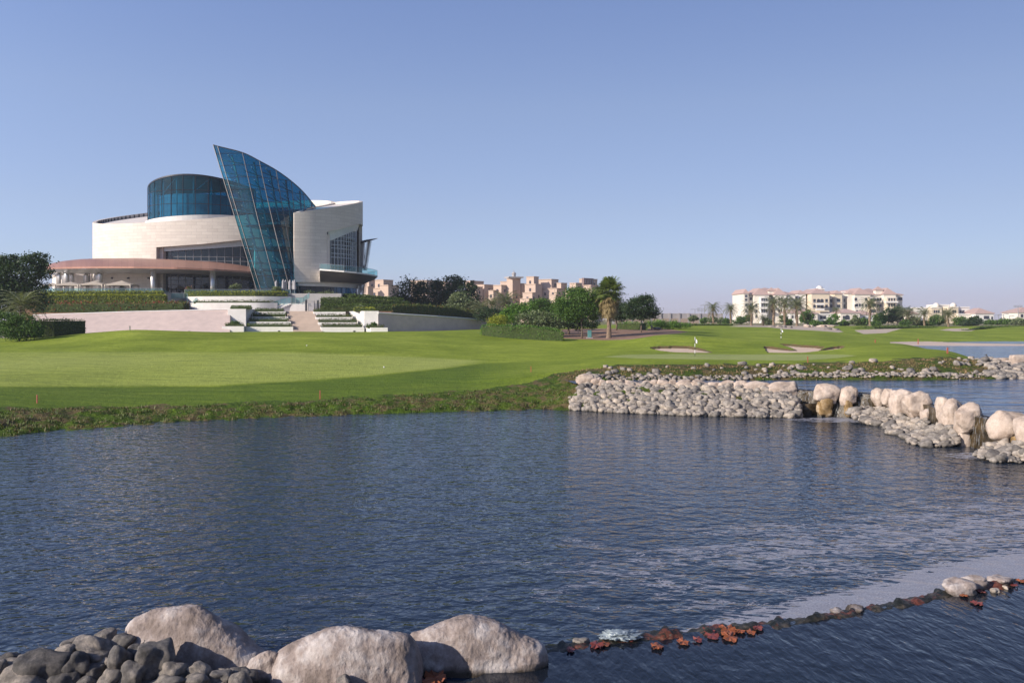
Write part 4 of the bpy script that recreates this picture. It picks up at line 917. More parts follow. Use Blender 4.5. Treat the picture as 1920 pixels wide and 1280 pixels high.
for k, (u, w, v0_, v1_) in enumerate(((574, 3, 562, 583), (581.5, 4.2, 573, 583.5), (586.5, 6, 565, 583.5), (596, 2.6, 563, 583.5))):
    mb = MB(); x, d = X(u, 181.5), 181.5; mb.box((x, d, (Z(v1_, d)+Z(v0_, d))/2), (w*d/F, 0.5, Z(v0_, d)-Z(v1_, d))); e = mb.build('service_cabinet', M['canvas_grey'] if k in (1, 2) else M['steel_dark'], bevel=0.03)
    tag(e, ['slim dark post beside the glass railing end', 'low grey cabinet at the top of the staircase', 'wide grey cabinet at the top of the staircase', 'slim dark lamp post in front of the white wall corner'][k], 'cabinet' if k in (1, 2) else 'post')
    mb = MB(); mb.box((x, d, Z(v0_, d)+0.04), (w*d/F+0.12, 0.6, 0.08)); mb.build('cap', M['mullion'], e)
# ---- gazebos
def gazebo(u0, u1, d, vt, ve, label):
    x0_, x1_ = X(u0, d), X(u1, d); w = x1_-x0_; dp = w*0.75; e = empty('gazebo', ((x0_+x1_)/2, d+dp/2, TZ), label=label, cat='gazebo', group='cream gazebos on the terrace')
    ze, zt = Z(ve, d), Z(vt, d); cx, cy = (x0_+x1_)/2, d+dp/2; mb = MB(); n = 8
    # sagging pyramid roof with valance
    ring = []
    for s_ in range(4*n):
        k, f = divmod(s_, n); f /= n; c = [(x0_, d), (x1_, d), (x1_, d+dp), (x0_, d+dp)]; a, b = c[k], c[(k+1) % 4]
        ring.append((a[0]+(b[0]-a[0])*f, a[1]+(b[1]-a[1])*f, ze+0.10*math.sin(math.pi*f)))
    L_ = [ring]; 
    for q in (0.3, 0.6, 0.85, 0.97): L_.append([(x+(cx-x)*q, y+(cy-y)*q, z+(zt-z)*(q**1.25)) for x, y, z in ring])
    for a, b in zip(L_, L_[1:]): mb.strip(a+[a[0]], b+[b[0]])
    mb.add([(x, y, z) for x, y, z in L_[-1]], [tuple(range(len(ring)))]); mb.build('roof_canvas', M['canvas'], e)
    mb = MB(); mb.strip([(x, y, z-0.32) for x, y, z in ring+[ring[0]]], [(x, y, z) for x, y, z in ring+[ring[0]]]); mb.build('valance', M['canvas'], e)
    for (x, y) in ((x0_+.1, d+.1), (x1_-.1, d+.1), (x0_+.1, d+dp-.1), (x1_-.1, d+dp-.1)):
        mb = MB(); mb.tube([(x, y, TZ), (x, y, ze)], 0.07, 6); po = mb.build('post', M['steel_white'], e)
        mb = MB(); mb.lathe((x, y, TZ+0.2), [(0.14, 0), (0.2, 0.5), (0.11, 1.1), (0.24, ze-TZ-0.3)], 8, 0.3); mb.build('curtain', M['canvas'], po, smooth=True)
gazebo(78, 106, 190, 530, 534.5, 'cream canvas gazebo farthest left, half hidden behind the leafy tree')
gazebo(102, 147, 185.5, 527.5, 533, 'cream canvas gazebo second from the left on the terrace')
gazebo(149.5, 192, 185.5, 525.5, 532.3, 'cream canvas gazebo third from the left, in front of the thick metal columns')
gazebo(196, 245, 184.5, 525, 532.8, 'large cream canvas gazebo rightmost on the terrace, beside the white doorway')
# closed parasols
PLAB = ['leftmost, standing alone before the glass', 'second from the left', 'third from the left', 'third from the right', 'second from the right', 'rightmost, next to the stone block']
for k, (u, d, h) in enumerate(((518, 188.5, 3.0), (531, 187.6, 3.2), (535.5, 188.2, 3.1), (543.5, 187.8, 3.1), (549.5, 188.0, 3.0), (552.5, 187.6, 3.1))):
    x = X(u, d); e = empty('parasol', (x, d, TZ), label='closed grey parasol on the terrace, '+PLAB[k], cat='parasol', group='closed grey parasols by the glass sail')
    mb = MB(); mb.tube([(x, d, TZ), (x, d, TZ+h)], 0.04, 5); mb.build('pole', M['steel_white'], e)
    mb = MB(); mb.lathe((x, d, TZ+0.9), [(0.30, 0), (0.34, 0.35), (0.27, 1.2), (0.30, h-1.5), (0.05, h-0.95)], 9); mb.build('folded_canopy', M['canvas_grey'], e)
# path lights, cabinet, flags, stakes
for k, (u, d, w, h, lab) in enumerate(((243.5, 131, 0.16, 0.55, 'small grey bollard light standing up from the lawn crest before the pink wall'), (355, 150, 0.3, 0.2, 'small dark ground light at the edge of the lawn near the left planter'), (523.5, 165.5, 0.42, 0.2, 'small dark ground light in front of the left stepped planters'), (664.5, 165.5, 0.42, 0.2, 'small dark ground light in front of the right stepped planters'))):
    x, y, z = G(u, d); mb = MB(); mb.box((x, y, z+h/2), (w, w, h), 0.2); e = mb.build('bollard_light', M['concrete' if k == 0 else 'steel_dark'], bevel=0.02); tag(e, lab, 'ground light')
    mb = MB(); mb.box((x, y, z+h+0.03), (w*1.15, w*1.15, 0.06), 0.2); mb.build('lamp_cap', M['steel_dark'], e)
x, y, z = G(1105.5, 134); mb = MB(); mb.box((x, y, z+0.05), (1.0, 0.8, 0.14)); e = mb.build('utility_cabinet', M['concrete'], bevel=0.02); tag(e, 'teal green utility cabinet on a concrete pad under the trees', 'cabinet')
mb = MB(); mb.box((x, y, z+0.66), (0.60, 0.45, 1.08)); mb.build('cabinet_body', M['teal'], e, bevel=0.05); mb = MB(); mb.box((x, y, z+1.22), (0.66, 0.5, 0.07)); mb.build('cabinet_lid', M['teal'], e, bevel=0.02)
def flag(u, d, vtop, label, wv):
    x, y, z = G(u, d); zt = Z(vtop, d); e = empty('golf_flag', (x, y, z), label=label, cat='golf flag', group='flagsticks on the greens')
    n = 6
    for i in range(n):
        a, b = z+(zt-z)*i/n, z+(zt-z)*(i+1)/n; mb = MB(); mb.tube([(x, y, a-(0.3 if i == 0 else 0)), (x, y, b)], 0.028 if d < 120 else 0.045, 6); mb.build('pole', M['white_paint' if i in (1, 3, 5) else 'black_paint'], e)
    mb = MB(); nn = 7; T_ = []; B_ = []; s_ = (zt-z)
    for k in range(nn):
        f = k/(nn-1); T_.append((x+0.02+wv*f, y+0.10*math.sin(f*6), zt-0.02-0.22*s_*f)); B_.append((x+0.02+wv*f, y+0.10*math.sin(f*6+0.6), zt-0.26*s_-0.11*s_*f))
    mb.strip(B_, T_); mb.build('flag_cloth', M['white_paint'], e, solid=0.01)
flag(1303, 84, 631.5, 'white flag on a striped pole on the near putting green', 0.22)
flag(1464.5, 138, 616, 'distant white flag on a striped pole beyond the bunkers', 0.32)
for k, (u, d, h, lab) in enumerate(((69.5, 51.5, 0.42, 'red stake on the grassy bank at the far left by the pond'), (600, 57.3, 0.50, 'red stake on the grassy bank below the clubhouse, near the pond'), (995.5, 70, 0.40, 'red stake on the slope left of the rock embankment'), (1514.5, 71.5, 0.45, 'red stake at the front edge of the putting green by the lake bank'), (1776.5, 86, 0.50, 'short thick red stake near the tip of the promontory'), (1721.5, 150, 0.8, 'distant red stake standing in the sandy beach'), (1641, 148, 0.5, 'tiny distant red stake behind the low mound right of the bunkers'))):
    x, y, z = G(u, d); w = 0.06 if d < 80 else 0.12; mb = MB(); mb.box((x, y, z+h/2), (w, w, h+0.1)); mb.add([(x-w/2, y-w/2, z+h+.05), (x+w/2, y-w/2, z+h+.05), (x+w/2, y+w/2, z+h+.05), (x-w/2, y+w/2, z+h+.05), (x, y, z+h+.05+w)], [(0, 1, 4), (1, 2, 4), (2, 3, 4), (3, 0, 4)])
    tag(mb.build('hazard_stake', M['red_paint']), lab, 'stake', 'red hazard stakes')
for u, d, lab in ((575, 104, 'white golf ball lying on the far fairway below the staircase'), (720, 77, 'white golf ball lying on the near fairway')):
    x, y, z = G(u, d); bm = bmesh.new(); bmesh.ops.create_icosphere(bm, subdivisions=2, radius=0.07); me = bpy.data.meshes.new('golf_ball'); bm.to_mesh(me); bm.free(); me.materials.append(M['white_paint']); o = link('golf_ball', me); o.location = (x, y, z+0.06); tag(o, lab, 'golf ball')
# wading bird by the promontory
M['bird'] = simple('dark_feathers', (0.05, 0.045, 0.045), (0.02, 0.02, 0.02), 0.7, 8, 0)
bx_, by_, bz_ = G(1852.5, 75)
bz_ = max(bz_, 1.7); pts = [((0.05, 0, 0.42), 0.02), ((0.10, 0, 0.40), 0.035), ((0.04, 0, 0.30), 0.03), ((-0.02, 0, 0.20), 0.09), ((-0.16, 0, 0.12), 0.08), ((-0.32, 0, 0.04), 0.03)]
mb = MB(); mb.tube([(bx_-q[0]*1.6-0.0, by_+q[1], bz_+0.15+q[2]*1.6) for q, r_ in pts], [r_*1.6 for q, r_ in pts], 8); mb.tube([(bx_-0.14, by_, bz_+0.80), (bx_-0.34, by_, bz_+0.76)], [0.035, 0.01], 5)
mb.tube([(bx_+0.02, by_, bz_-0.4), (bx_+0.02, by_, bz_+0.42)], 0.02, 4); tag(mb.build('bird', M['bird'], smooth=True), 'dark water bird perched by the rocks at the tip of the promontory', 'bird')
# ================================================================ trees and plants
def crown_pts(lobes, n, r, shell=0.55):
    """random points in clumps spread through a set of ellipsoid lobes (cx, cy, cz, rx, ry, rz)"""
    L_ = np.array(lobes, float); vol = (L_[:, 3]*L_[:, 4]*L_[:, 5])**0.7; vol /= vol.sum(); out = []
    nc = max(10, n//45)
    for k in range(nc):
        l = L_[r.choice(len(L_), p=vol)]; v = r.normal(size=3); v /= np.linalg.norm(v); rad = shell+(1-shell)*r.random()**0.6
        c = l[:3]+v*l[3:]*rad; m = n//nc; cl = 0.17*(l[3]+l[4]+l[5])/3*(0.6+0.9*r.random())+0.12
        out.append(c+r.normal(size=(m, 3))*cl*np.array([1, 1, 0.6]))
    return np.concatenate(out)
def tree(name, u, d, lobes_px, leaves, lsize, mat, label, cat='tree', group=None, trunk=0.16, zb=None, seed=1, limbs=5, cored=True, aspect=0.55):
    """lobes_px: (u, v, ru_px, rv_px[, depth offset])"""
    r = np.random.default_rng(seed*13+5); z0 = ground(u, d) if zb is None else zb; x0 = X(u, d)
    e = empty(name, (x0, d, z0), label=label, cat=cat, group=group); lobes = []
    for q in lobes_px:
        dd = d+(q[4] if len(q) > 4 else 0); ru = q[2]*dd/F; rv_ = q[3]*dd/F; lobes.append((X(q[0], dd), dd, Z(q[1], dd), ru, (ru+rv_)/2, rv_))
    lobes = [(a, b, c, p*1.12, q*1.12, s2*1.12) for a, b, c, p, q, s2 in lobes] if d > 220 else lobes; C_ = crown_pts(lobes, leaves, r); C_ = C_[C_[:, 2] > z0+0.05]
    V = leaf_quads(C_, lsize, r, aspect)
    cr = link('crown', quads_mesh('crown', V, M[mat]), e)
    mb = MB(); zl = min(l[2]-l[5]*0.3 for l in lobes); zl = max(zl, z0+0.3)
    fork = Vector((x0+r.normal()*0.05, d, z0+(zl-z0)*0.75))
    mb.tube([(x0, d, z0-0.2), (x0+0.03, d, z0+(fork.z-z0)*0.5), tuple(fork)], [trunk*1.25, trunk, trunk*0.85], 8)
    for k in range(limbs):
        l = lobes[k % len(lobes)]; t = Vector((l[0]+r.normal()*l[3]*0.35, l[1]+r.normal()*l[4]*0.3, l[2]+l[5]*0.3)); mid_ = fork.lerp(t, 0.5)+Vector((r.normal()*0.15, 0, 0.15))
        mb.tube([tuple(fork), tuple(mid_), tuple(t)], [trunk*0.6, trunk*0.4, trunk*0.12], 6)
        for j in range(2):
            t2 = mid_+Vector((r.normal()*l[3]*0.6, r.normal()*l[4]*0.5, abs(r.normal())*l[5]*0.5)); mb.tube([tuple(mid_), tuple(t2)], [trunk*0.3, trunk*0.08], 5)
    mb.build('trunk', M['bark'], e, smooth=True)
    return e
# ---- date palms: one built local, copied
def make_palm(name, h, nf, fl, seed, mat='frond', dead=4, tr=0.24, leafw=0.055, nl=22, droop=1.0, up0=1.15):
    r = np.random.default_rng(seed); e = empty(name, (0, 0, 0)); mb = MB()
    pts = [(0.06*math.sin(k), 0.05*math.cos(k*1.3), h*k/7) for k in range(8)]; mb.tube(pts, [tr*1.25]+[tr*(1+0.06*(k % 2)) for k in range(6)]+[tr*1.2], 9)
    for k in range(26):   # cut frond stubs round the trunk
        a = k*2.4; z = h*(0.35+0.62*k/26); mb.tube([(tr*0.8*math.cos(a), tr*0.8*math.sin(a), z), (tr*1.5*math.cos(a), tr*1.5*math.sin(a), z+0.12)], [0.06, 0.03], 4)
    mb.build('trunk', M['palm_bark'], e, smooth=False)
    Q = []; QD = []; sp = MB()
    for i in range(nf+dead):
        isd = i >= nf; a = i*2.39996+r.normal()*0.12; el = (up0-1.55*(i/nf)) if not isd else -0.75-0.3*r.random()
        L_ = fl*(0.85+0.3*r.random()); P_ = []; pos = np.array([0, 0, h+0.05]); ang = el; n = 12
        for k in range(n+1):
            P_.append(pos.copy()); dv = np.array([math.cos(a)*math.cos(ang), math.sin(a)*math.cos(ang), math.sin(ang)]); pos = pos+dv*L_/n; ang -= droop*(0.045+0.09*k/n)*(1.2 if not isd else 0.5)
        P_ = np.array(P_); side = np.array([-math.sin(a), math.cos(a), 0])
        sp.tube([tuple(p) for p in P_[::3]], [0.035, 0.025, 0.018, 0.010, 0.005], 3, cap=False)
        for k in range(nl):
            f = 0.12+0.88*k/nl; q = f*n; k0 = min(int(q), n-1); c = P_[k0]+(P_[k0+1]-P_[k0])*(q-k0); t = P_[k0+1]-P_[k0]; t = t/np.linalg.norm(t)
            ll = fl*0.17*math.sin(math.pi*min(1, 0.15+f*0.8))**0.6*(0.85+0.3*r.random())
            for s_ in (-1, 1):
                dr = side*s_*0.75+t*0.65+np.array([0, 0, 0.28-0.35*r.random()]); dr /= np.linalg.norm(dr); w = np.cross(dr, np.array([0, 0, 1])); w /= (np.linalg.norm(w)+1e-6)
                w = w*0.6+np.array([0, 0, 0.5])*(r.random()-0.3)
                (QD if isd else Q).append([c-w*leafw, c+w*leafw, c+dr*ll+w*leafw*0.3, c+dr*ll-w*leafw*0.3])
    sp.build('frond_stems', M[mat], e)
    link('fronds', quads_mesh('fronds', np.array(Q), M[mat]), e)
    if QD: link('dead_fronds', quads_mesh('dead_fronds', np.array(QD), M['frond_dead']), e)
    return e
palmA = make_palm('date_palm', 3.9, 44, 2.9, 1); palmB = make_palm('date_palm', 4.6, 38, 2.6, 2, dead=7); palmC = make_palm('date_palm', 2.6, 42, 3.1, 3, dead=3, tr=0.3)
for p_ in (palmA, palmB, palmC): kids(p_)
used_ = set()
def place_palm(proto, u, v0_, v1_, d, label, group='date palms across the course', zb=None, rz=0, hproto=None):
    """v0: top of the crown, v1: foot"""
    o = proto if proto.name not in used_ else copy_tree(proto); used_.add(proto.name)
    hh = {palmA.name: 3.9+2.3, palmB.name: 4.6+2.1, palmC.name: 2.6+2.5}[proto.name] if proto.name in (palmA.name, palmB.name, palmC.name) else hproto
    zf = Z(v1_, d) if zb is None else zb; s_ = (Z(v0_, d)-zf)/hh*(1.12 if d > 220 else 1)
    o.location = (X(u, d), d, zf); o.scale = (s_, s_, s_); o.rotation_euler = (0, 0, rz); tag(o, label, 'palm tree', group); return o
LP = [
 (palmB, 1337, 567, 612, 250, 'date palm left of the cream apartments, nearest to the grey boundary wall'),
 (palmB, 1370, 569, 613, 245, 'date palm standing against the sky just left of the cream apartments'),
 (palmA, 1409, 567, 611, 262, 'date palm in front of the left corner of the cream apartments'),
 (palmB, 1450.5, 556, 612, 262, 'tall date palm before the left wing of the cream apartments, at the gravel mound'),
 (palmB, 1471, 556, 612, 275, 'date palm just right of the tall one at the gravel mound'),
 (palmA, 1494, 556, 614, 258, 'large bushy date palm right of the gravel mound, before the cream apartments'),
 (palmC, 1431, 588, 612, 268, 'short young palm between two tall palms before the left wing'),
 (palmC, 1568, 574, 590, 330, 'small palm in front of the middle block of the cream apartments'),
 (palmB, 1631, 558, 613, 262, 'tall slim date palm before the right wing of the cream apartments'),
 (palmA, 1733, 576, 617, 262, 'date palm left of the small sand mound, before the domed villa'),
 (palmA, 1778, 577, 620, 256, 'date palm standing on the small sand mound, right of the domed villa front'),
 (palmC, 1702, 572, 612, 270, 'date palm half hidden behind the dark trees at the right wing'),
 (palmC, 948, 537, 597, 205, 'big pale date palm in front of the pink apartments'),
 (palmA, 922, 552, 600, 200, 'dark shaded date palm beside the right end of the long hedge'),
 (palmC, 901, 556, 603, 196, 'leftmost shaded palm at the foot of the pale flowering tree'),
 (palmC, 40, 531, 612, 125, 'silvery date palm at the left edge in front of the leafy tree'),
]
for i, (p_, u, a, b, d, lab) in enumerate(LP): place_palm(p_, u, a, b, d, lab, rz=i*1.3, zb=None if i < 15 else ground(40, 125)+1.6)
# ---- fan palm with skirt of dead leaves
def fan_palm(u, d, vtop):
    x0, y0, z0 = G(u, d); e = empty('fan_palm', (x0, y0, z0), label='fan palm with a skirt of dead straw coloured fronds, standing before the leafy tree', cat='palm tree'); r = np.random.default_rng(5)
    Ht = Z(548, d)-z0; mb = MB(); mb.tube([(x0+0.04*math.sin(k), y0, z0-0.2+Ht*k/6) for k in range(7)], [0.46, 0.36, 0.3, 0.26, 0.26, 0.28, 0.3], 12)
    for k in range(40): a = k*2.4; z = z0+Ht*(0.1+0.9*k/40); mb.tube([(x0+0.24*math.cos(a), y0+0.24*math.sin(a), z), (x0+0.42*math.cos(a), y0+0.42*math.sin(a), z+0.18)], [0.07, 0.03], 4)
    mb.build('trunk', M['palm_bark'], e)
    G_, D_ = [], []
    for i in range(112):
        dead = i >= 70; a = i*2.39996; 
        if not dead: el = 1.35-2.2*(i/70); st = 0.7+1.2*r.random(); h0 = Ht+0.2
        else: el = -0.45-0.75*(i-70)/42; st = 1.1+0.5*r.random(); h0 = Ht-0.1-(i-70)/42*2.0
        dv = np.array([math.cos(a)*math.cos(el), math.sin(a)*math.cos(el), math.sin(el)]); b = np.array([x0, y0, z0+h0]); c = b+dv*st; side = np.array([-math.sin(a), math.cos(a), 0]); upv = np.cross(dv, side)
        (D_ if dead else G_).append([b-side*0.02, b+side*0.02, c+side*0.02, c-side*0.02])
        tilt = r.normal()*0.3; Rf = (1.25 if not dead else 0.95)*(0.85+0.3*r.random())
        for k in range(17):
            ph = (k/16-0.5)*math.pi*1.35+r.normal()*0.03; q = dv*math.cos(ph)+(side*math.cos(tilt)+upv*math.sin(tilt))*math.sin(ph); w = np.cross(q, upv); w /= np.linalg.norm(w)+1e-6
            m1 = c+q*Rf*0.6; en = c+q*Rf+np.array([0, 0, -0.22-0.25*r.random()*(2 if dead else 1)])
            (D_ if dead else G_).append([c, m1-w*0.085, en, m1+w*0.085])
    link('fronds', quads_mesh('fronds', np.array(G_), M['frond_fan']), e); link('dead_fronds', quads_mesh('dead_fronds', np.array(D_), M['frond_dead']), e)
    return e
fan_palm(1141.5, 132, 518)
# ---- individual trees
tree('leafy_tree', 22, 140, [(10, 520, 40, 34), (45, 505, 40, 30), (70, 487, 22, 14), (-25, 525, 40, 36), (30, 545, 55, 22), (92, 540, 16, 8), (0, 560, 50, 28), (50, 565, 40, 20), (84, 512, 16, 10), (15, 490, 24, 12)], 24000, 0.36, 'leaf_dark', 'large dark leafy tree at the left edge, one branch reaching over the canopy', seed=1, limbs=9)
tree('leafy_tree', 772, 232, [(772, 552, 26, 26), (768, 575, 30, 18), (790, 540, 12, 10)], 9000, 0.5, 'leaf_dark', 'round dark tree behind the long hedge, leftmost of the dark group', seed=2)
tree('leafy_tree', 818, 226, [(815, 560, 26, 28), (838, 545, 24, 22), (830, 575, 40, 16), (852, 532, 14, 12)], 10000, 0.5, 'leaf_dark', 'tall dark tree in the middle of the dark group behind the long hedge', seed=3)
tree('leafy_tree', 862, 214, [(862, 548, 24, 24), (878, 560, 20, 22), (870, 580, 30, 18), (884, 540, 10, 12)], 8000, 0.45, 'leaf_dark', 'dark tree on the right of the dark group behind the long hedge', seed=4)
tree('pale_tree', 866, 203, [(866, 566, 22, 16), (850, 578, 18, 12), (880, 575, 16, 16), (856, 556, 12, 8)], 5000, 0.42, 'leaf_pale', 'tree with pale grey green leaves in front of the dark group, above the long hedge', seed=5)
tree('leafy_tree', 963, 150, [(966, 588, 20, 16), (950, 592, 14, 12), (985, 580, 14, 12)], 6000, 0.26, 'leaf_bright', 'bright green small tree behind the left end of the low clipped hedge', seed=6)
tree('leafy_tree', 1015, 158, [(1012, 574, 22, 14), (1030, 580, 16, 12), (995, 580, 14, 12)], 6000, 0.28, 'leaf_mid', 'green round topped tree between the pink apartments and the frangipani bushes', seed=7)
tree('frangipani_bush', 995, 140, [(985, 604, 22, 16), (1010, 600, 22, 18), (1035, 606, 18, 18), (1000, 618, 40, 8)], 7000, 0.30, 'leaf_pale', 'large frangipani bush with glossy pale leaves behind the low hedge', cat='bush', seed=8, limbs=8)
tree('yellow_bush', 934, 139, [(934, 600, 15, 9), (928, 606, 14, 9), (945, 606, 12, 8)], 4000, 0.20, 'hedge_yellow', 'rounded yellowish bush at the left end of the tree group', cat='bush', seed=9)
tree('round_crowned_tree', 1091, 134, [(1083, 568, 38, 26), (1066, 582, 30, 18), (1098, 556, 26, 16), (1112, 580, 20, 20), (1056, 572, 18, 14), (1092, 590, 30, 10), (1080, 548, 18, 9)], 20000, 0.24, 'leaf_mid', 'domed feathery green tree with a slim forked trunk, beside the teal cabinet', seed=10, limbs=7, trunk=0.11)
tree('leafy_tree', 1202, 146, [(1200, 576, 28, 20), (1216, 582, 18, 16), (1185, 580, 16, 18), (1208, 562, 18, 8), (1196, 592, 24, 8)], 11000, 0.27, 'leaf_dark', 'dark round tree right of the fan palm against the sky', seed=11, limbs=7, trunk=0.11)
tree('leafy_tree', 1156, 160, [(1152, 580, 18, 20), (1165, 588, 14, 14)], 5000, 0.3, 'leaf_dark', 'dark tree directly behind the fan palm', seed=12, trunk=0.14)
tree('leafy_tree', 1066, 148, [(1058, 600, 24, 14), (1082, 604, 20, 12), (1040, 600, 16, 14), (1105, 606, 16, 10)], 8000, 0.28, 'leaf_dark', 'shaded thicket tree behind the forked trunk of the domed tree', seed=13)
tree('leafy_tree', 918, 188, [(925, 590, 26, 12), (905, 588, 16, 12), (945, 596, 16, 10)], 6000, 0.34, 'leaf_dark', 'low shaded tree between the long hedge and the yellowish bush', seed=14)
tree('glossy_bush', 36, 121, [(20, 618, 40, 14), (58, 612, 22, 12), (8, 600, 30, 14), (45, 598, 20, 10), (66, 622, 14, 9), (35, 626, 34, 8)], 15000, 0.22, 'leaf_mid', 'glossy leaved bush beneath the silvery palm at the left edge', cat='bush', seed=15, limbs=7)
hedge('clipped_hedge', band2([(60, 126), (100, 126), (130, 128)], 5), ground(100, 126)-0.2, Z(600.5, 126), M['hedge_green'], 'dark clipped hedge end beside the glossy bush, left of the pink wall', dens=30, size=0.18)
hedge('clipped_hedge', band2([(902, 133.5), (940, 131), (1000, 129), (1056, 127)], 2.2), 2.3, lambda x, y: Z(float(np.interp(960+F*x/y, [902, 915, 1000, 1045, 1058], [612.5, 609.5, 613, 619, 625])), y), M['leaf_bright'], 'low clipped green hedge curving in front of the frangipani bushes', dens=40, size=0.18)
hedge('far_hedge', band2([(1160, 168), (1200, 166), (1215, 160)], 3), 3.0, lambda x, y: Z(605, y), M['leaf_bright'], 'low bright hedge behind the trunk of the dark round tree', dens=14, size=0.25)
tree('spreading_bush', 1242, 168, [(1230, 607, 20, 6), (1255, 608, 22, 6), (1280, 610, 16, 5)], 5000, 0.22, 'leaf_bright', 'low spreading green bush right of the soil bed', cat='bush', seed=16, limbs=3, trunk=0.05)
hedge('far_hedge', band2([(1285, 205), (1330, 207), (1375, 212)], 3), 3.6, lambda x, y: Z(608, y), M['hedge_green'], 'low dark hedge behind the crest of the far fairway', dens=10, size=0.3)
# far small trees and bushes (u, v centre, ru, rv, d, mat)
FT = [(1300, 597, 9, 5, 300, 'leaf_pale', 'small pale tree leftmost before the grey boundary wall'), (1320, 600, 7, 5, 290, 'leaf_mid', 'small rounded tree second from the left before the grey boundary wall'), (1335, 598, 9, 6, 280, 'leaf_pale', 'small pale tree at the foot of the left palm'), (1352, 601, 8, 5, 290, 'leaf_pale', 'small pale tree between the two leftmost palms'), (1362, 602, 6, 5, 284, 'leaf_mid', 'small tree just left of the second palm'),
 (1386, 600, 11, 6, 300, 'leaf_mid', 'green bush tree between the second palm and the cream apartments'), (1400, 597, 7, 6, 310, 'leaf_mid', 'green bush at the left foot of the cream apartments'), (1469, 596, 7, 9, 280, 'leaf_pale', 'slender pale tree between the tall palms'), (1514, 593, 14, 14, 290, 'leaf_mid', 'dense green tree right of the bushy palm'), (1530, 607, 12, 6, 250, 'leaf_mid', 'low round bush before the villas, left of the pale rocks'),
 (1563, 598, 11, 11, 300, 'leaf_bright', 'bright green conical tree in front of the villas'), (1552, 606, 10, 5, 262, 'leaf_mid', 'low bush left of the conical tree'), (1583, 605, 10, 5, 270, 'leaf_mid', 'low dark bush right of the conical tree'), (1602, 600, 9, 9, 268, 'leaf_pale', 'light green small tree left of the slim palm'), (1616, 604, 12, 8, 275, 'leaf_mid', 'bushy tree behind the slim palm'),
 (1665, 590, 18, 15, 272, 'leaf_dark', 'big dark tree before the right wing of the cream apartments'), (1682, 588, 14, 14, 276, 'leaf_dark', 'second dark tree on the right of the big one'), (1649, 598, 12, 9, 268, 'leaf_mid', 'lower green tree on the left of the big dark tree'), (1712, 601, 12, 7, 270, 'leaf_pale', 'pale bush between the dark trees and the palm'), (1757, 599, 12, 10, 275, 'leaf_mid', 'green tree between the two palms before the villas'),
 (1800, 601, 13, 9, 275, 'leaf_mid', 'round green tree in front of the domed villa'), (1828, 601, 13, 9, 275, 'leaf_dark', 'dark round tree before the low red roofed villa'), (1815, 606, 12, 5, 268, 'leaf_dark', 'low dark bush between the two round trees by the villas'), (1858, 605, 12, 5, 300, 'leaf_mid', 'low green tree right of the red roofed villa'), (1884, 604, 14, 6, 300, 'leaf_mid', 'low green tree near the right edge beyond the fairway'), (1908, 603, 14, 7, 290, 'leaf_pale', 'pale low tree at the right edge of the view'), (1932, 602, 16, 8, 290, 'leaf_mid', 'green tree cut by the right edge of the view'),
 (1478, 603, 9, 6, 285, 'leaf_mid', 'small dark bush behind the tall palms'), (1440, 602, 9, 6, 290, 'leaf_pale', 'pale shrub behind the short young palm'), (1697, 605, 9, 5, 262, 'leaf_mid', 'low bush at the foot of the dark trees'), (1640, 607, 10, 4, 262, 'leaf_mid', 'low bush right of the slim palm foot'), (1733, 606, 16, 4, 272, 'leaf_mid', 'low bushes behind the palm left of the sand mound')]
for i, (u, v, ru, rv_, d, mt, lab) in enumerate(FT):
    zc = Z(v, d); zb_ = min(ground(u, d), zc-rv_*d/F*0.8)
    tree('small_tree' if rv_ > 6 else 'bush', u, d, [(u, v, ru*0.75, rv_*0.85), (u-ru*0.45, v+rv_*0.25, ru*0.5, rv_*0.6), (u+ru*0.45, v+rv_*0.2, ru*0.5, rv_*0.65), (u, v+rv_*0.5, ru*0.6, rv_*0.4)], 1500 if ru < 12 else 2600, 0.5, mt, lab, 'tree' if rv_ > 6 else 'bush', 'small trees and bushes across the course', zb=zb_, seed=30+i, limbs=3, trunk=0.12)
hedge('far_hedge', band2([(1575, 228), (1600, 222), (1640, 218), (1680, 222), (1715, 230), (1760, 245)], 5), 2.8, lambda x, y: Z(float(np.interp(960+F*x/y, [1575, 1600, 1640, 1700, 1760], [622, 616, 612.5, 612, 614])), y), M['hedge_green'], 'long low hedge curving along the path below the big dark trees', dens=9, size=0.35)
hedge('far_hedge', band2([(1812, 222), (1840, 226), (1870, 236), (1925, 250)], 5), 2.8, lambda x, y: Z(float(np.interp(960+F*x/y, [1812, 1840, 1920], [619.5, 613, 612])), y), M['hedge_green'], 'low dark hedge right of the sand mound', dens=9, size=0.35)
hedge('far_hedge', band2([(1468, 214), (1500, 210), (1535, 212)], 3), 2.8, lambda x, y: Z(float(np.interp(960+F*x/y, [1468, 1500, 1535], [619, 619.5, 624])), y), M['hedge_green'], 'low shrubs at the edge of the gravel mound, right of the distant flag', dens=10, size=0.3)
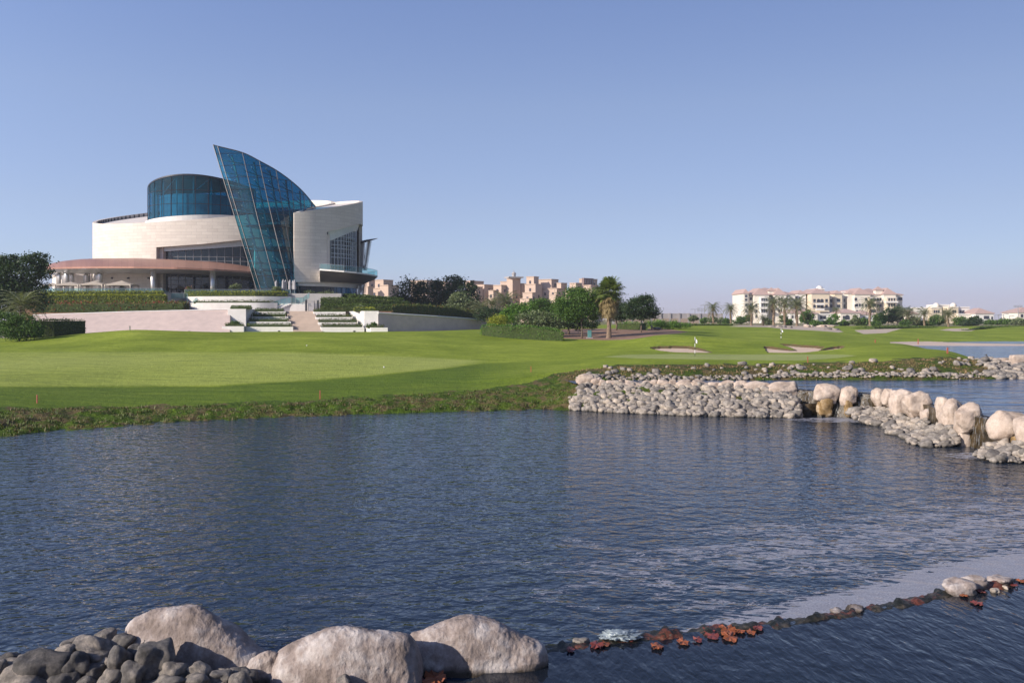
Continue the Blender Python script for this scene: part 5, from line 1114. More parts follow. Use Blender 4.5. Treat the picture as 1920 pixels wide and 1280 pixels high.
# shrubs in front of the terraces
for i, (u, v, ru, rv_, d, mt, lab) in enumerate([(439.5, 606, 8, 3.4, 167.3, 'leaf_mid', 'rounded dark shrub in the low planter left of the steps'), (698, 609.5, 10, 4, 167.3, 'leaf_mid', 'rounded dark shrub in the low planter right of the steps'), (673, 576.5, 11, 3, 174, 'leaf_pale', 'loose pale shrub on top of the right stone block'), (441, 538, 12, 4, 187.9, 'leaf_pale', 'small palm like plant on the terrace in front of the sail'), (518, 543, 9, 5, 187.2, 'leaf_pale', 'small pale shrub on the terrace among the parasols'), (578, 548, 8, 4, 189, 'leaf_pale', 'pale shrub at the top of the stair beside the right hedge'), (230, 542, 5, 5, 187, 'leaf_dark', 'small dark palm under the rightmost gazebo'), (355, 542, 5, 3.4, 188, 'hedge_red', 'potted red flowering plant in front of the curtain wall'), (612, 550, 16, 2.5, 188.6, 'leaf_pale', 'pale plants behind the top tier of the right hedge')]):
    tree('shrub', u, d, [(u, v, ru, rv_), (u-ru*0.4, v+1, ru*0.5, rv_*0.7), (u+ru*0.4, v+0.6, ru*0.5, rv_*0.8)], 900, 0.24, mt, lab, 'shrub', zb=Z(v+rv_+1.5, d), seed=80+i, limbs=4, trunk=0.04)
# ================================================================ distant buildings
def wallmat(n, c, c2=None): M[n] = simple(n, c, c2 or tuple(k*0.88 for k in c), 0.85, 0.15, 0.05, kind='world')
wallmat('pink_render', (0.56, 0.43, 0.34)); wallmat('cream_render', (0.74, 0.69, 0.60)); wallmat('white_cream', (0.76, 0.74, 0.70)); wallmat('peach_render', (0.71, 0.61, 0.46))
M['tile'] = simple('red_roof_tiles', (0.47, 0.34, 0.295), (0.40, 0.28, 0.24), 0.8, 1.5, 0.3, kind='world')
M['win'] = simple('dark_window_glass', (0.05, 0.055, 0.075), (0.03, 0.035, 0.05), 0.2, 0.4, 0, kind='world')
M['greyblock'] = simple('grey_blockwork', (0.33, 0.31, 0.31), (0.28, 0.26, 0.26), 0.9, 0.3, 0.1, kind='world')
M['tanfence'] = simple('tan_lower_wall', (0.33, 0.26, 0.20), (0.27, 0.21, 0.17), 0.9, 0.5, 0.1, kind='world')
def corner_prism(u0, uc, u1, v0_, d, zb, dl=None, dr=None):
    """building volume whose near corner is at column uc: left face u0..uc, right face uc..u1; returns plan (A left, C corner, B right, D back)"""
    C_ = (X(uc, d), d); wl = (uc-u0)*d/F; wr = (u1-uc)*d/F
    dl = wl*0.55 if dl is None else dl; dr = wr*1.2 if dr is None else dr
    A_ = (X(u0, d+dl), d+dl); B_ = (X(u1, d+dr), d+dr); D_ = (A_[0]+B_[0]-C_[0], A_[1]+B_[1]-C_[1]); return A_, C_, B_, D_, Z(v0_, d)
wcount = [0]
def face_windows(parent, p, q, z0, z1, nx, nz, w, h, keep, r, mat='win', name='window'):
    """window boxes on the vertical face from plan point p to q"""
    p, q = Vector(p), Vector(q); L_ = (q-p).length; t = (q-p)/L_; nrm = Vector((t.y, -t.x)); ang = math.atan2(t.y, t.x)
    for i in range(nx):
        for j in range(nz):
            if r.random() > keep: continue
            c = p+t*(L_*(i+0.5)/nx); z = z0+(z1-z0)*(j+0.5)/nz; mb = MB(); mb.box((c.x+nrm.x*0.03, c.y+nrm.y*0.03, z), (w, 0.35, h), ang)
            o = mb.build(name, M[mat], parent)
def pink_building(label, boxes, zb=3.5, seed=1, dome=None):
    A_, C_, B_, D_, zt = corner_prism(*boxes[0][:5], zb); e = empty('apartment_building', (C_[0], C_[1], zb), label=label, cat='building', group='pink stepped apartment buildings'); r = np.random.default_rng(seed)
    mb = MB(); wins = []
    for bx in boxes:
        A_, C_, B_, D_, zt = corner_prism(*bx[:5], zb); mb.prism([A_, C_, B_, D_], zb, zt); par = 0.5
        wins.append((A_, C_, B_, zt, bx[5] if len(bx) > 5 else 0.6))
        c = [(A_, C_), (C_, B_)]
    w = mb.build('wall', M['pink_render'], e)
    for i, (A_, C_, B_, zt, kp) in enumerate(wins):
        mb = MB()   # parapet coping set proud
        for p, q in ((A_, C_), (C_, B_)):
            a, b = Vector(p), Vector(q); t = (b-a).normalized(); n_ = Vector((t.y, -t.x)); m_ = (a+b)/2+n_*0.05; mb.box((m_.x, m_.y, zt+0.12), ((b-a).length+0.1, 0.45, 0.34), math.atan2(t.y, t.x))
        mb.build('parapet', M['pink_render'], w)
        for p, q in ((A_, C_), (C_, B_)):
            L_ = math.dist(p, q); nz = max(1, int((zt-9)/3.4)); z1 = zt-1.0; z0 = z1-nz*3.4
            if L_ > 2.5: face_windows(e, p, q, max(z0, 7), z1, max(1, int(L_/4.2)), nz, 1.0, 1.5, kp, r)
    return e
pink_building('pink stepped apartment building right behind the clubhouse balcony', [(684, 692, 703, 525, 420), (702, 719, 737, 525, 430), (692, 712, 728, 541, 418), (712, 728, 748, 535, 415, 0.8), (682, 690, 700, 538, 412, 0.5)], seed=1)
pink_building('pink apartment building mostly hidden behind the dark trees', [(770, 800, 818, 526, 450, 0.3), (800, 835, 850, 528, 455, 0.3)], seed=2)
pink_building('pink apartment building with a small dark roof box, right of the dark trees', [(872, 884, 907, 527, 450), (894, 908, 925, 534, 445), (880, 893, 905, 538, 440)], seed=3)
tb = pink_building('pink apartment building with a lantern tower under a flat eave', [(938, 960, 975, 528, 450), (925, 940, 952, 535, 445), (916, 925, 935, 545, 440), (950, 961, 976, 522, 446, 0.4), (975, 978, 988, 532, 452, 0.3)], seed=4)
mb = MB(); x, y = X(963.5, 450), 449.5; mb.box((x, y, Z(522.5, 450)+0.6), (8.2, 8.2, 0.7), 0.3); mb.build('eave', M['concrete'], tb)
mb = MB(); mb.lathe((x, y, Z(522, 450)+0.9), [(1.0, 0), (1.0, 1.2), (1.3, 1.4), (0.9, 2.1), (0.15, 2.6), (0.1, 3.6)], 8); mb.build('lantern', M['concrete'], tb)
pink_building('tallest pink stepped apartment building in the middle of the pink group', [(987, 1001, 1010, 519, 445), (1010, 1034, 1047, 524, 450), (984, 1004, 1016, 533, 438, 0.8), (980, 998, 1004, 549, 430, 0.8), (975, 992, 998, 560, 425, 0.8), (1015, 1044, 1063, 541, 440, 0.9), (1044, 1052, 1063, 531, 444, 0.6), (1030, 1042, 1050, 553, 434, 0.9)], seed=5)
pb = pink_building('pink apartment building with a brown glazed roof pavilion above the domed tree', [(1068, 1080, 1090, 531, 440), (1086, 1097, 1120, 523, 450, 0.2), (1060, 1070, 1078, 545, 432), (1088, 1108, 1122, 535, 440, 0.5), (1096, 1110, 1130, 541, 436)], seed=6)
mb = MB(); A_, C_, B_, D_, zt = corner_prism(1091, 1095, 1113, 521, 444, 10); mb.prism([A_, C_, B_, D_], Z(535, 444), zt); pv = mb.build('roof_pavilion', simple('brown_pavilion', (0.20, 0.13, 0.12), None, 0.6, 1, 0), pb)
face_windows(pb, C_, B_, Z(531, 444), Z(524, 444), 4, 1, 0.75, 2.0, 1, np.random.default_rng(1), 'greyblock', 'pavilion_window')
# ---- cream apartments
def hip(mb, x0, x1, y0, y1, z, h, ov=0.5, ridge=0.5):
    x0 -= ov; x1 += ov; y0 -= ov; y1 += ov; m_ = min(x1-x0, y1-y0)*ridge; cy = (y0+y1)/2; cx = (x0+x1)/2
    if x1-x0 > y1-y0: a, b = (x0+m_, cy, z+h), (x1-m_, cy, z+h)
    else: a, b = (cx, y0+m_, z+h), (cx, y1-m_, z+h)
    mb.add([(x0, y0, z), (x1, y0, z), (x1, y1, z), (x0, y1, z), a, b, (x0, y0, z-0.25), (x1, y0, z-0.25), (x1, y1, z-0.25), (x0, y1, z-0.25)], ([(0, 1, 5, 4), (1, 2, 5), (2, 3, 4, 5), (3, 0, 4)] if x1-x0 > y1-y0 else [(0, 1, 4), (1, 2, 5, 4), (2, 3, 5), (3, 0, 4, 5)])+[(6, 7, 1, 0), (7, 8, 2, 1), (8, 9, 3, 2), (9, 6, 0, 3), (9, 8, 7, 6)])
def block_px(e, u0, u1, vt, d, dep, mat, zb=3.5, roof=None, roofh=2.2, name='wall'):
    x0_, x1_ = X(u0, d), X(u1, d); zt = Z(vt, d); mb = MB(); mb.prism([(x0_, d), (x1_, d), (x1_, d+dep), (x0_, d+dep)], zb, zt); w = mb.build(name, M[mat], e)
    mb = MB(); mb.box(((x0_+x1_)/2, d-0.1, zt-0.35), (x1_-x0_+0.3, 0.4, 0.3)); mb.build('cornice', M['white_cream'], w)
    if roof: mb = MB(); hip(mb, x0_, x1_, d, d+dep, zt, roofh); mb.build('roof', M['tile'], e)
    return x0_, x1_, zt, w
def wins_px(e, us, vs, d, w, h, arch=False, mat='win', name='window', frame=None):
    for u in us:
        for v in vs:
            x, z = X(u, d), Z(v, d); mb = MB(); W2 = w/2
            if arch:
                pts = [(-W2, -h/2), (W2, -h/2)]+[(W2*math.cos(a), h/2-W2+W2*math.sin(a)) for a in arc(0, math.pi, 7)]; n = len(pts)
                mb.add([(x+p, d-0.12, z+q) for p, q in pts]+[(x+p, d+0.2, z+q) for p, q in pts], [tuple(range(n)), tuple(range(2*n-1, n-1, -1))]+[(i, n+i, n+(i+1) % n, (i+1) % n) for i in range(n)])
            else: mb.box((x, d+0.04, z), (w, 0.32, h))
            o = mb.build(name, M[mat], e)
            if frame: mb = MB(); mb.box((x, d-0.15, z-h/2-0.14), (w+0.5, 0.3, 0.22)); mb.build('sill', M['white_cream'], o)
D2 = 430
ca = empty('apartment_building', (X(1543, D2), D2, 3.5), label='long cream apartment building with red tiled roofs and a small white dome in its middle', cat='building')
VR = [560, 571, 582, 593]
block_px(ca, 1394.5, 1403, 549.5, D2+2, 22, 'cream_render', roof=1); block_px(ca, 1403, 1491, 551, D2+4, 26, 'cream_render', roof=1, roofh=3.6)
block_px(ca, 1414, 1442, 552, D2+1.5, 20, 'cream_render', roof=1, roofh=3.4); block_px(ca, 1452, 1474, 552, D2+1, 20, 'cream_render', roof=1, roofh=3.4)
block_px(ca, 1442, 1453.5, 544.5, D2+4, 3.0, 'cream_render', roof=1, roofh=1.6, name='roof_turret', zb=Z(556, D2))
block_px(ca, 1427, 1438.5, 557, D2-1.8, 4, 'white_cream'); block_px(ca, 1470, 1481, 557, D2-1.8, 4, 'white_cream')
block_px(ca, 1489, 1521, 556, D2+8, 20, 'white_cream'); block_px(ca, 1496, 1511, 550, D2+6, 18, 'white_cream', roof=1, roofh=1.8)
block_px(ca, 1522, 1555, 549.5, D2, 24, 'peach_render', roof=1, roofh=2.6); block_px(ca, 1527, 1546, 541, D2+8, 8, 'cream_render', zb=Z(550, D2), name='dome_base')
bm = bmesh.new(); bmesh.ops.create_uvsphere(bm, u_segments=20, v_segments=10, radius=1.7); me = bpy.data.meshes.new('dome'); bm.to_mesh(me); bm.free(); me.materials.append(M['white_cream']); me.transform(Matrix.Translation((X(1536.5, D2+11), D2+11, Z(541, D2+8)))); link('dome', me, ca)
block_px(ca, 1555, 1582, 554, D2+6, 20, 'white_cream'); block_px(ca, 1565, 1579, 550, D2+3, 18, 'peach_render', roof=1, roofh=1.6)
block_px(ca, 1579, 1600, 547, D2+8, 16, 'white_cream'); block_px(ca, 1590, 1603, 549.5, D2+4, 16, 'cream_render', roof=1, roofh=1.8)
block_px(ca, 1600, 1692, 552, D2+4, 24, 'cream_render', roof=1, roofh=3.4); block_px(ca, 1603, 1632, 551, D2+1, 20, 'cream_render', roof=1, roofh=3.2); block_px(ca, 1657, 1680, 551, D2+1, 20, 'cream_render', roof=1, roofh=3.2)
block_px(ca, 1642, 1655, 543, D2+4, 3, 'cream_render', roof=1, roofh=1.6, name='roof_turret', zb=Z(553, D2)); block_px(ca, 1631, 1643, 557, D2-1.8, 4, 'peach_render'); block_px(ca, 1663, 1681, 557, D2-1.8, 4, 'peach_render')
for us_, dd in (((1428.8, 1432.7, 1436.6), D2-1.8), ((1472, 1475.7, 1479.4), D2-1.8), ((1633.5, 1637, 1640.5), D2-1.8), ((1667, 1672, 1677), D2-1.8)): wins_px(ca, us_, [561], dd, 0.75, 1.7, True); wins_px(ca, us_, [572, 583], dd, 0.75, 1.6, False)
wins_px(ca, [1406, 1410], [552.5+1], D2+4, 0.6, 0.9); wins_px(ca, [1399], [555, 562], D2+2, 1.2, 1.2, frame=1); wins_px(ca, [1408], [560], D2+4, 1.2, 1.6, frame=1); wins_px(ca, [1447, 1451, 1461, 1466], [560, 572, 583], D2+1, 0.9, 1.5, frame=1)
wins_px(ca, [1493, 1500, 1516.5, 1520], VR[:3], D2+5.9, 1.0, 1.7, frame=1); wins_px(ca, [1527, 1549.5], [563.5, 574], D2, 1.2, 1.6, frame=1); wins_px(ca, [1534.5, 1541], [563.5], D2, 1.6, 1.8, True); wins_px(ca, [1534.5, 1541], [574.5], D2, 1.5, 1.4)
wins_px(ca, [1558, 1562], [563.5, 574], D2+6, 0.9, 1.6, frame=1); wins_px(ca, [1572], [563, 574], D2+3, 1.7, 1.7, frame=1); wins_px(ca, [1582, 1587], [563, 573], D2+8, 0.9, 1.6, True); wins_px(ca, [1604.5, 1624, 1646, 1651], [561, 573], D2+1 if False else D2+0.98, 1.1, 1.5, frame=1); wins_px(ca, [1686, 1690], [560], D2+4, 1.0, 1.5, frame=1)
wins_px(ca, [1399, 1408, 1418], [572, 583, 593], D2+1.45, 0.9, 1.5, frame=1)
wins_px(ca, [1607, 1612, 1617, 1660, 1685], [584, 572], D2+0.98, 0.9, 1.5, frame=1)
for u0, u1, v in ((1425, 1440, 566.5), (1425, 1440, 577.5), (1530, 1545, 570), (1530, 1545, 580), (1660, 1683, 566)):
    mb = MB(); mb.box((X((u0+u1)/2, D2-2.4), D2-2.4, Z(v, D2-2.4)), ((u1-u0)*D2/F, 1.4, 0.9)); mb.build('balcony', M['white_cream'], ca)
def villa(label, blocks, wins, domes=(), group='low villas in front of the apartments'):
    e = empty('villa', (X(blocks[0][0], blocks[0][3]), blocks[0][3], 3.5), label=label, cat='villa', group=group)
    for b in blocks: block_px(e, *b[:3], b[3], b[4], b[5], roof=b[6], roofh=b[7] if len(b) > 7 else 1.8)
    for w in wins: wins_px(e, *w)
    for u, v, r_, d in domes:
        bm = bmesh.new(); bmesh.ops.create_uvsphere(bm, u_segments=18, v_segments=9, radius=r_); me = bpy.data.meshes.new('dome'); bm.to_mesh(me); bm.free(); me.materials.append(M['cream_render']); me.transform(Matrix.Translation((X(u, d), d, Z(v, d)))); link('dome', me, e)
    return e
villa('low cream villa with red roof left of centre in front of the apartments', [(1480, 1502, 586, 405, 12, 'white_cream', 1), (1500, 1533, 587, 402, 12, 'cream_render', 1)], [([1516, 1524], [594], 402, 1.1, 1.6, False), ([1486, 1492], [594], 405, 0.9, 1.4, False)])
villa('low white flat roofed villa in front of the middle block', [(1533, 1577, 588, 404, 12, 'white_cream', None)], [([1540, 1546, 1570], [595], 404, 1.3, 1.6, False)])
villa('low cream villa with red roof and arched windows before the right wing', [(1576, 1612, 586, 400, 12, 'cream_render', 1), (1610, 1639, 589, 403, 12, 'white_cream', 1)], [([1582, 1604], [595], 400, 0.9, 1.5, False), ([1588.5], [594.5], 400, 2.2, 2.2, True), ([1620, 1632], [596], 403, 0.9, 1.4, False)])
villa('white villa with two small domes right of the apartments', [(1719, 1748, 576, 430, 14, 'white_cream', None), (1747, 1766, 575.5, 426, 16, 'peach_render', None), (1762, 1780, 570.5, 432, 14, 'white_cream', None), (1778, 1797, 575, 426, 16, 'peach_render', None), (1796, 1818, 575, 432, 14, 'white_cream', None), (1700, 1722, 588, 424, 14, 'cream_render', 1)], [([1752, 1756, 1760], [584], 426, 0.75, 1.4, False), ([1787, 1791], [584], 426, 0.8, 1.4, False), ([1801, 1806], [584], 432, 1.1, 1.3, False)], [(1755.5, 573, 1.5, 431), (1787.5, 573, 1.5, 431)])
villa('white villa with a red hipped roof further right, beside the street lamps', [(1797, 1842, 588, 424, 12, 'cream_render', None), (1829, 1863, 587, 420, 14, 'white_cream', 1, 2.6)], [([1847, 1852], [595], 420, 1.3, 1.6, False), ([1860], [596], 420, 0.8, 1.4, False)])
villa('cream villa with red roof cut off by the right edge', [(1909, 1950, 585, 420, 14, 'cream_render', 1, 2.4)], [([1916], [592], 420, 1.2, 1.6, False)])
# ---- boundary walls, towers, lamps
def longwall(label, u0, u1, vt, vm, d, zb=3.5):
    x0_, x1_ = X(u0, d), X(u1, d); mb = MB(); mb.box(((x0_+x1_)/2, d, (Z(vt, d)+zb)/2), (x1_-x0_, 0.4, Z(vt, d)-zb)); e = mb.build('boundary_wall', M['greyblock']); tag(e, label, 'wall', 'grey boundary walls')
    mb = MB(); mb.box(((x0_+x1_)/2, d-0.35, (Z(vm, d)+zb)/2), (x1_-x0_-0.4, 0.3, Z(vm, d)-zb)); mb.build('lower_wall', M['tanfence'], e)
    n = int((u1-u0)/17)
    for k in range(n+1):
        x = x0_+(x1_-x0_)*k/n; mb = MB(); mb.box((x, d-0.1, (Z(vt-0.5, d)+zb)/2), (0.8, 0.9, Z(vt-0.5, d)-zb)); mb.build('pier', M['greyblock'], e)
longwall('grey and tan boundary wall behind the dark round tree', 1150, 1291, 587.5, 597, 330); longwall('grey boundary wall behind the small trees and the left palms', 1291, 1353, 588, 598, 345)
def mast(u, d, vt, label, heads=1, name='street_lamp', cat='street lamp', group='street lamps near the villas'):
    x = X(u, d); zt = Z(vt, d); e = empty(name, (x, d, 3.8), label=label, cat=cat, group=group); mb = MB(); mb.tube([(x, d, 3.6), (x, d, zt)], 0.13, 5); mb.build('pole', M['mullion'], e)
    for k in range(heads): 
        s_ = 1 if k % 2 == 0 else -1; mb = MB(); mb.tube([(x, d, zt-(k//2)*0.6), (x+s_*1.3, d, zt+0.1-(k//2)*0.6)], 0.08, 4); mb.box((x+s_*1.5, d, zt-(k//2)*0.6), (0.9, 0.4, 0.25)); mb.build('lamp_head', M['mullion'], e)
mast(1321, 380, 572.5, 'tall floodlight pole beside the leftmost palm', 2, 'floodlight', 'floodlight', 'floodlights above the boundary wall'); mast(1316, 370, 578, 'floodlight mast with a cluster of lamps above the grey wall', 6, 'floodlight', 'floodlight', 'floodlights above the boundary wall'); mast(1303, 380, 580, 'thin floodlight pole left of the lamp cluster', 2, 'floodlight', 'floodlight', 'floodlights above the boundary wall')
mast(1909, 380, 573, 'tall mast with lamps beside the villa at the right edge', 4, 'floodlight', 'floodlight'); mast(1872, 360, 590, 'street lamp left of three beside the red roofed villa'); mast(1882, 360, 588.5, 'street lamp in the middle of three right of the red roofed villa'); mast(1865, 365, 591, 'street lamp nearest to the red roofed villa wall'); mast(1893, 380, 592, 'short street lamp between the tall mast and the other lamps')
# ================================================================ rocks
def rock_mat(name, c1, c2, c3, rough=0.9, bump=0.7, sc=2.0, per=True, wet=None, zw=0.0):
    m, n, N, L, B = newmat(name); vec = coords(N, L, (1, 1, 1), 'world'); f = noise_n(N, L, vec, sc, 6, 0.65); f2 = noise_n(N, L, vec, sc*9, 4, 0.7)
    c = ramp(N, L, f, [(0.35, c1), (0.5, c2), (0.66, c3)])
    if per:
        oi = N.new('ShaderNodeObjectInfo'); g = N.new('ShaderNodeNewGeometry'); rr = math_n(N, L, 'FRACT', math_n(N, L, 'ADD', oi.outputs['Random'], math_n(N, L, 'MULTIPLY', g.outputs['Random Per Island'], 3.7)))
        c = mixc(N, L, 0.85, c, ramp(N, L, rr, [(0.0, (0.38, 0.38, 0.39)), (0.35, (0.82, 0.81, 0.80)), (0.7, (1.05, 1.0, 0.94)), (1.0, (1.35, 1.26, 1.14))]), 'MULTIPLY')
    c = mixc(N, L, 0.5, c, ramp(N, L, f2, [(0.3, (0.75, 0.75, 0.75)), (0.7, (1.2, 1.2, 1.2))]), 'MULTIPLY')
    if wet is not None:   # tide mark: wet stone near the water line, with algae
        g2 = N.new('ShaderNodeNewGeometry'); sp = N.new('ShaderNodeSeparateXYZ'); L.new(g2.outputs['Position'], sp.inputs[0])
        h = math_n(N, L, 'ADD', sp.outputs[2], math_n(N, L, 'MULTIPLY', math_n(N, L, 'SUBTRACT', f, 0.5), 0.25))
        mr_ = N.new('ShaderNodeMapRange'); mr_.inputs[1].default_value = zw; mr_.inputs[2].default_value = zw+0.12; mr_.inputs[3].default_value = 1; mr_.inputs[4].default_value = 0; L.new(h, mr_.inputs[0])
        c = mixc(N, L, mr_.outputs[0], c, wet)
    L.new(c, B.inputs['Base Color']); B.inputs['Roughness'].default_value = rough; B.inputs['Specular IOR Level'].default_value = 0.3
    b1 = bump_n(N, L, f, bump*0.6, 0.08); b1 = bump_n(N, L, f2, bump, 0.02, b1); L.new(b1, B.inputs['Normal']); return m
M['cobble'] = rock_mat('river_cobble', (0.19, 0.172, 0.152), (0.29, 0.265, 0.235), (0.39, 0.36, 0.32), bump=0.5, sc=5, wet=(0.05, 0.045, 0.035), zw=-0.02)
M['cobble_near'] = rock_mat('dark_river_cobble', (0.11, 0.105, 0.10), (0.19, 0.18, 0.17), (0.31, 0.285, 0.26), bump=0.9, sc=7)
M['boulder'] = rock_mat('pale_pink_boulder', (0.33, 0.26, 0.205), (0.46, 0.375, 0.305), (0.55, 0.465, 0.39), bump=1.0, sc=1.8, per=False, wet=(0.22, 0.14, 0.06), zw=-0.1)
M['boulder_near'] = rock_mat('weathered_boulder', (0.18, 0.145, 0.125), (0.30, 0.25, 0.225), (0.50, 0.46, 0.435), bump=1.0, sc=2.2, per=False, wet=(0.05, 0.04, 0.03), zw=0.05)
M['tan_rock'] = rock_mat('tan_wet_rock', (0.14, 0.09, 0.035), (0.28, 0.19, 0.09), (0.45, 0.36, 0.25), per=False, sc=2)
M['weir'] = rock_mat('wet_dark_weir', (0.018, 0.014, 0.008), (0.045, 0.032, 0.015), (0.10, 0.07, 0.035), rough=0.3, per=False, sc=2.5)
M['algae'] = rock_mat('algae_rock', (0.006, 0.008, 0.004), (0.018, 0.018, 0.011), (0.09, 0.075, 0.055), rough=0.45, per=False, sc=5, bump=1.0)
def ico(sub):
    bm = bmesh.new(); bmesh.ops.create_icosphere(bm, subdivisions=sub, radius=1); v = np.array([q.co for q in bm.verts]); f = [tuple(w.index for w in q.verts) for q in bm.faces]; bm.free(); return v, f
ICO = {k: ico(k) for k in (2, 3, 4, 5, 6)}
def rock_verts(sub, seed, amp=0.25, freq=1.1, detail=0.0, flat=0.0, box=0.0):
    v, f = ICO[sub]; out = np.zeros_like(v)
    for i, p in enumerate(v):
        q = Vector(p); 
        if box: m_ = max(abs(q.x), abs(q.y), abs(q.z)); q = q*(1+box*(1/m_-1)*0.9)
        n_ = mnoise.noise(Vector(p)*freq+Vector((seed*3.1, seed*1.7, seed))); r = 1+amp*n_*1.6
        if detail: r += detail*mnoise.fractal(Vector(p)*freq*3.2+Vector((seed, 0, seed)), 0.6, 2.1, 6)
        out[i] = q*r
    out[:, 2] = np.where(out[:, 2] < -flat if flat else False, -flat, out[:, 2]) if flat else out[:, 2]
    return out, f
def rock(name, c, rad, mat, label=None, cat='rock', group=None, sub=3, seed=1, amp=0.25, detail=0.03, rz=0.0, box=0.0, freq=1.1, parent=None, tilt=0.0):
    v, f = rock_verts(sub, seed, amp, freq, detail, 0, box); v = v*np.array(rad)
    if tilt: cx, sx_ = math.cos(tilt), math.sin(tilt); v = np.c_[v[:, 0]*cx-v[:, 2]*sx_, v[:, 1], v[:, 0]*sx_+v[:, 2]*cx]
    cr, sr = math.cos(rz), math.sin(rz); v = np.c_[v[:, 0]*cr-v[:, 1]*sr, v[:, 0]*sr+v[:, 1]*cr, v[:, 2]]
    me = bpy.data.meshes.new(name); me.from_pydata((v if parent is None else v+np.array(c)).tolist(), [], f); me.polygons.foreach_set('use_smooth', [True]*len(f)); me.materials.append(M[mat])
    o = link(name, me, parent)
    if parent is None: o.location = c; tag(o, label, cat, group)
    return o
def boulder_px(u0, v0_, u1, v1_, d, label, mat='boulder', dep=0.8, seed=1, sub=4, group=None, cat='boulder', **k):
    w = (u1-u0)*d/F/2; h = (v1_-v0_)*d/F/2; cx = X((u0+u1)/2, d); dd = d+w*dep*0.6
    return rock('boulder', (cx*dd/d, dd, Z((v0_+v1_)/2, d)), (w*1.03, max(w, h)*dep, h*1.04), mat, label, cat, group, sub, seed, **k)
# ---- the dam wall below the right half of the crest, with notches where water falls
mb = MB(); lv = []; r = np.random.default_rng(3); UW = np.linspace(1488, 2100, 110); fo_ = lambda u: 1.0 if u < 1610 else (0.35 if u > 1660 else 1.0-0.65*(u-1610)/50)
for z, o_ in ((-0.6, 0.5), (0.1, 0.38), (0.7, 0.2), (1.2, 0.08), (1.45, 0.0), (1.47, -0.4), (1.2, -0.7)):
    q_ = []
    for u in UW: x, y = crest_pt(u, o_*(fo_(u) if o_ > 0 else 1)); q_.append((x+r.normal()*0.03, y+r.normal()*0.03, z))
    lv.append(q_)
for a, b in zip(lv, lv[1:]): mb.strip(a, b)
tag(mb.build('weir_wall', M['weir'], smooth=True), 'dark wet weir wall under the pale boulders between pond and lake', 'weir')
def cd(u): return float(np.interp(u, [c[0] for c in CREST], [c[1] for c in CREST]))
# waterfalls
m, n_, N, L, B = newmat('falling_water'); M['fall'] = m
vec = coords(N, L, (9, 9, 0.9), 'world'); f = noise_n(N, L, vec, 1.3, 5, 0.7)
B.inputs['Base Color'].default_value = (0.55, 0.58, 0.6, 1); B.inputs['Roughness'].default_value = 0.25
tr = N.new('ShaderNodeBsdfTransparent'); mx = N.new('ShaderNodeMixShader'); L.new(ramp(N, L, f, [(0.54, (0, 0, 0)), (0.76, (0.7, 0.7, 0.7))]), mx.inputs[0])
L.new(tr.outputs[0], mx.inputs[1]); L.new(B.outputs[0], mx.inputs[2]); L.new(mx.outputs[0], N['Material Output'].inputs[0])
for k, (u0, u1, z0, lab) in enumerate(((1495, 1532, 0.0, 'thin waterfall over the dark weir between the big boulder and the first gap'), (1560, 1582, 0.0, 'bright narrow waterfall between the two small boulders'), (1595, 1636, 0.35, 'wide dark wet fall beside the group of large boulders'), (1690, 1703, 0.35, 'slim waterfall between leaning boulders above the cobble heap'), (1741, 1757, 0.2, 'narrow fall to the right of the tall leaning boulder'), (1819, 1861, 0.0, 'wide waterfall left of the big square boulder'), (1905, 1940, 0.1, 'waterfall at the right edge of the weir'))):
    mb = MB(); us_ = np.linspace(u0, u1, 12); rows_ = []
    for z, o_ in ((1.50, -0.35), (1.515, -0.05), (1.46, 0.06), (1.2, 0.2), (0.7, 0.34), (0.2, 0.5), (z0-0.05, 0.58)):
        if z < z0-0.06: continue
        rows_.append([(*crest_pt(u, (o_+0.06)*(fo_(u) if o_ > 0 else 1)), z) for u in us_])
    for a, b in zip(rows_, rows_[1:]): mb.strip(b, a)
    tag(mb.build('waterfall', M['fall'], smooth=True), lab, 'waterfall')
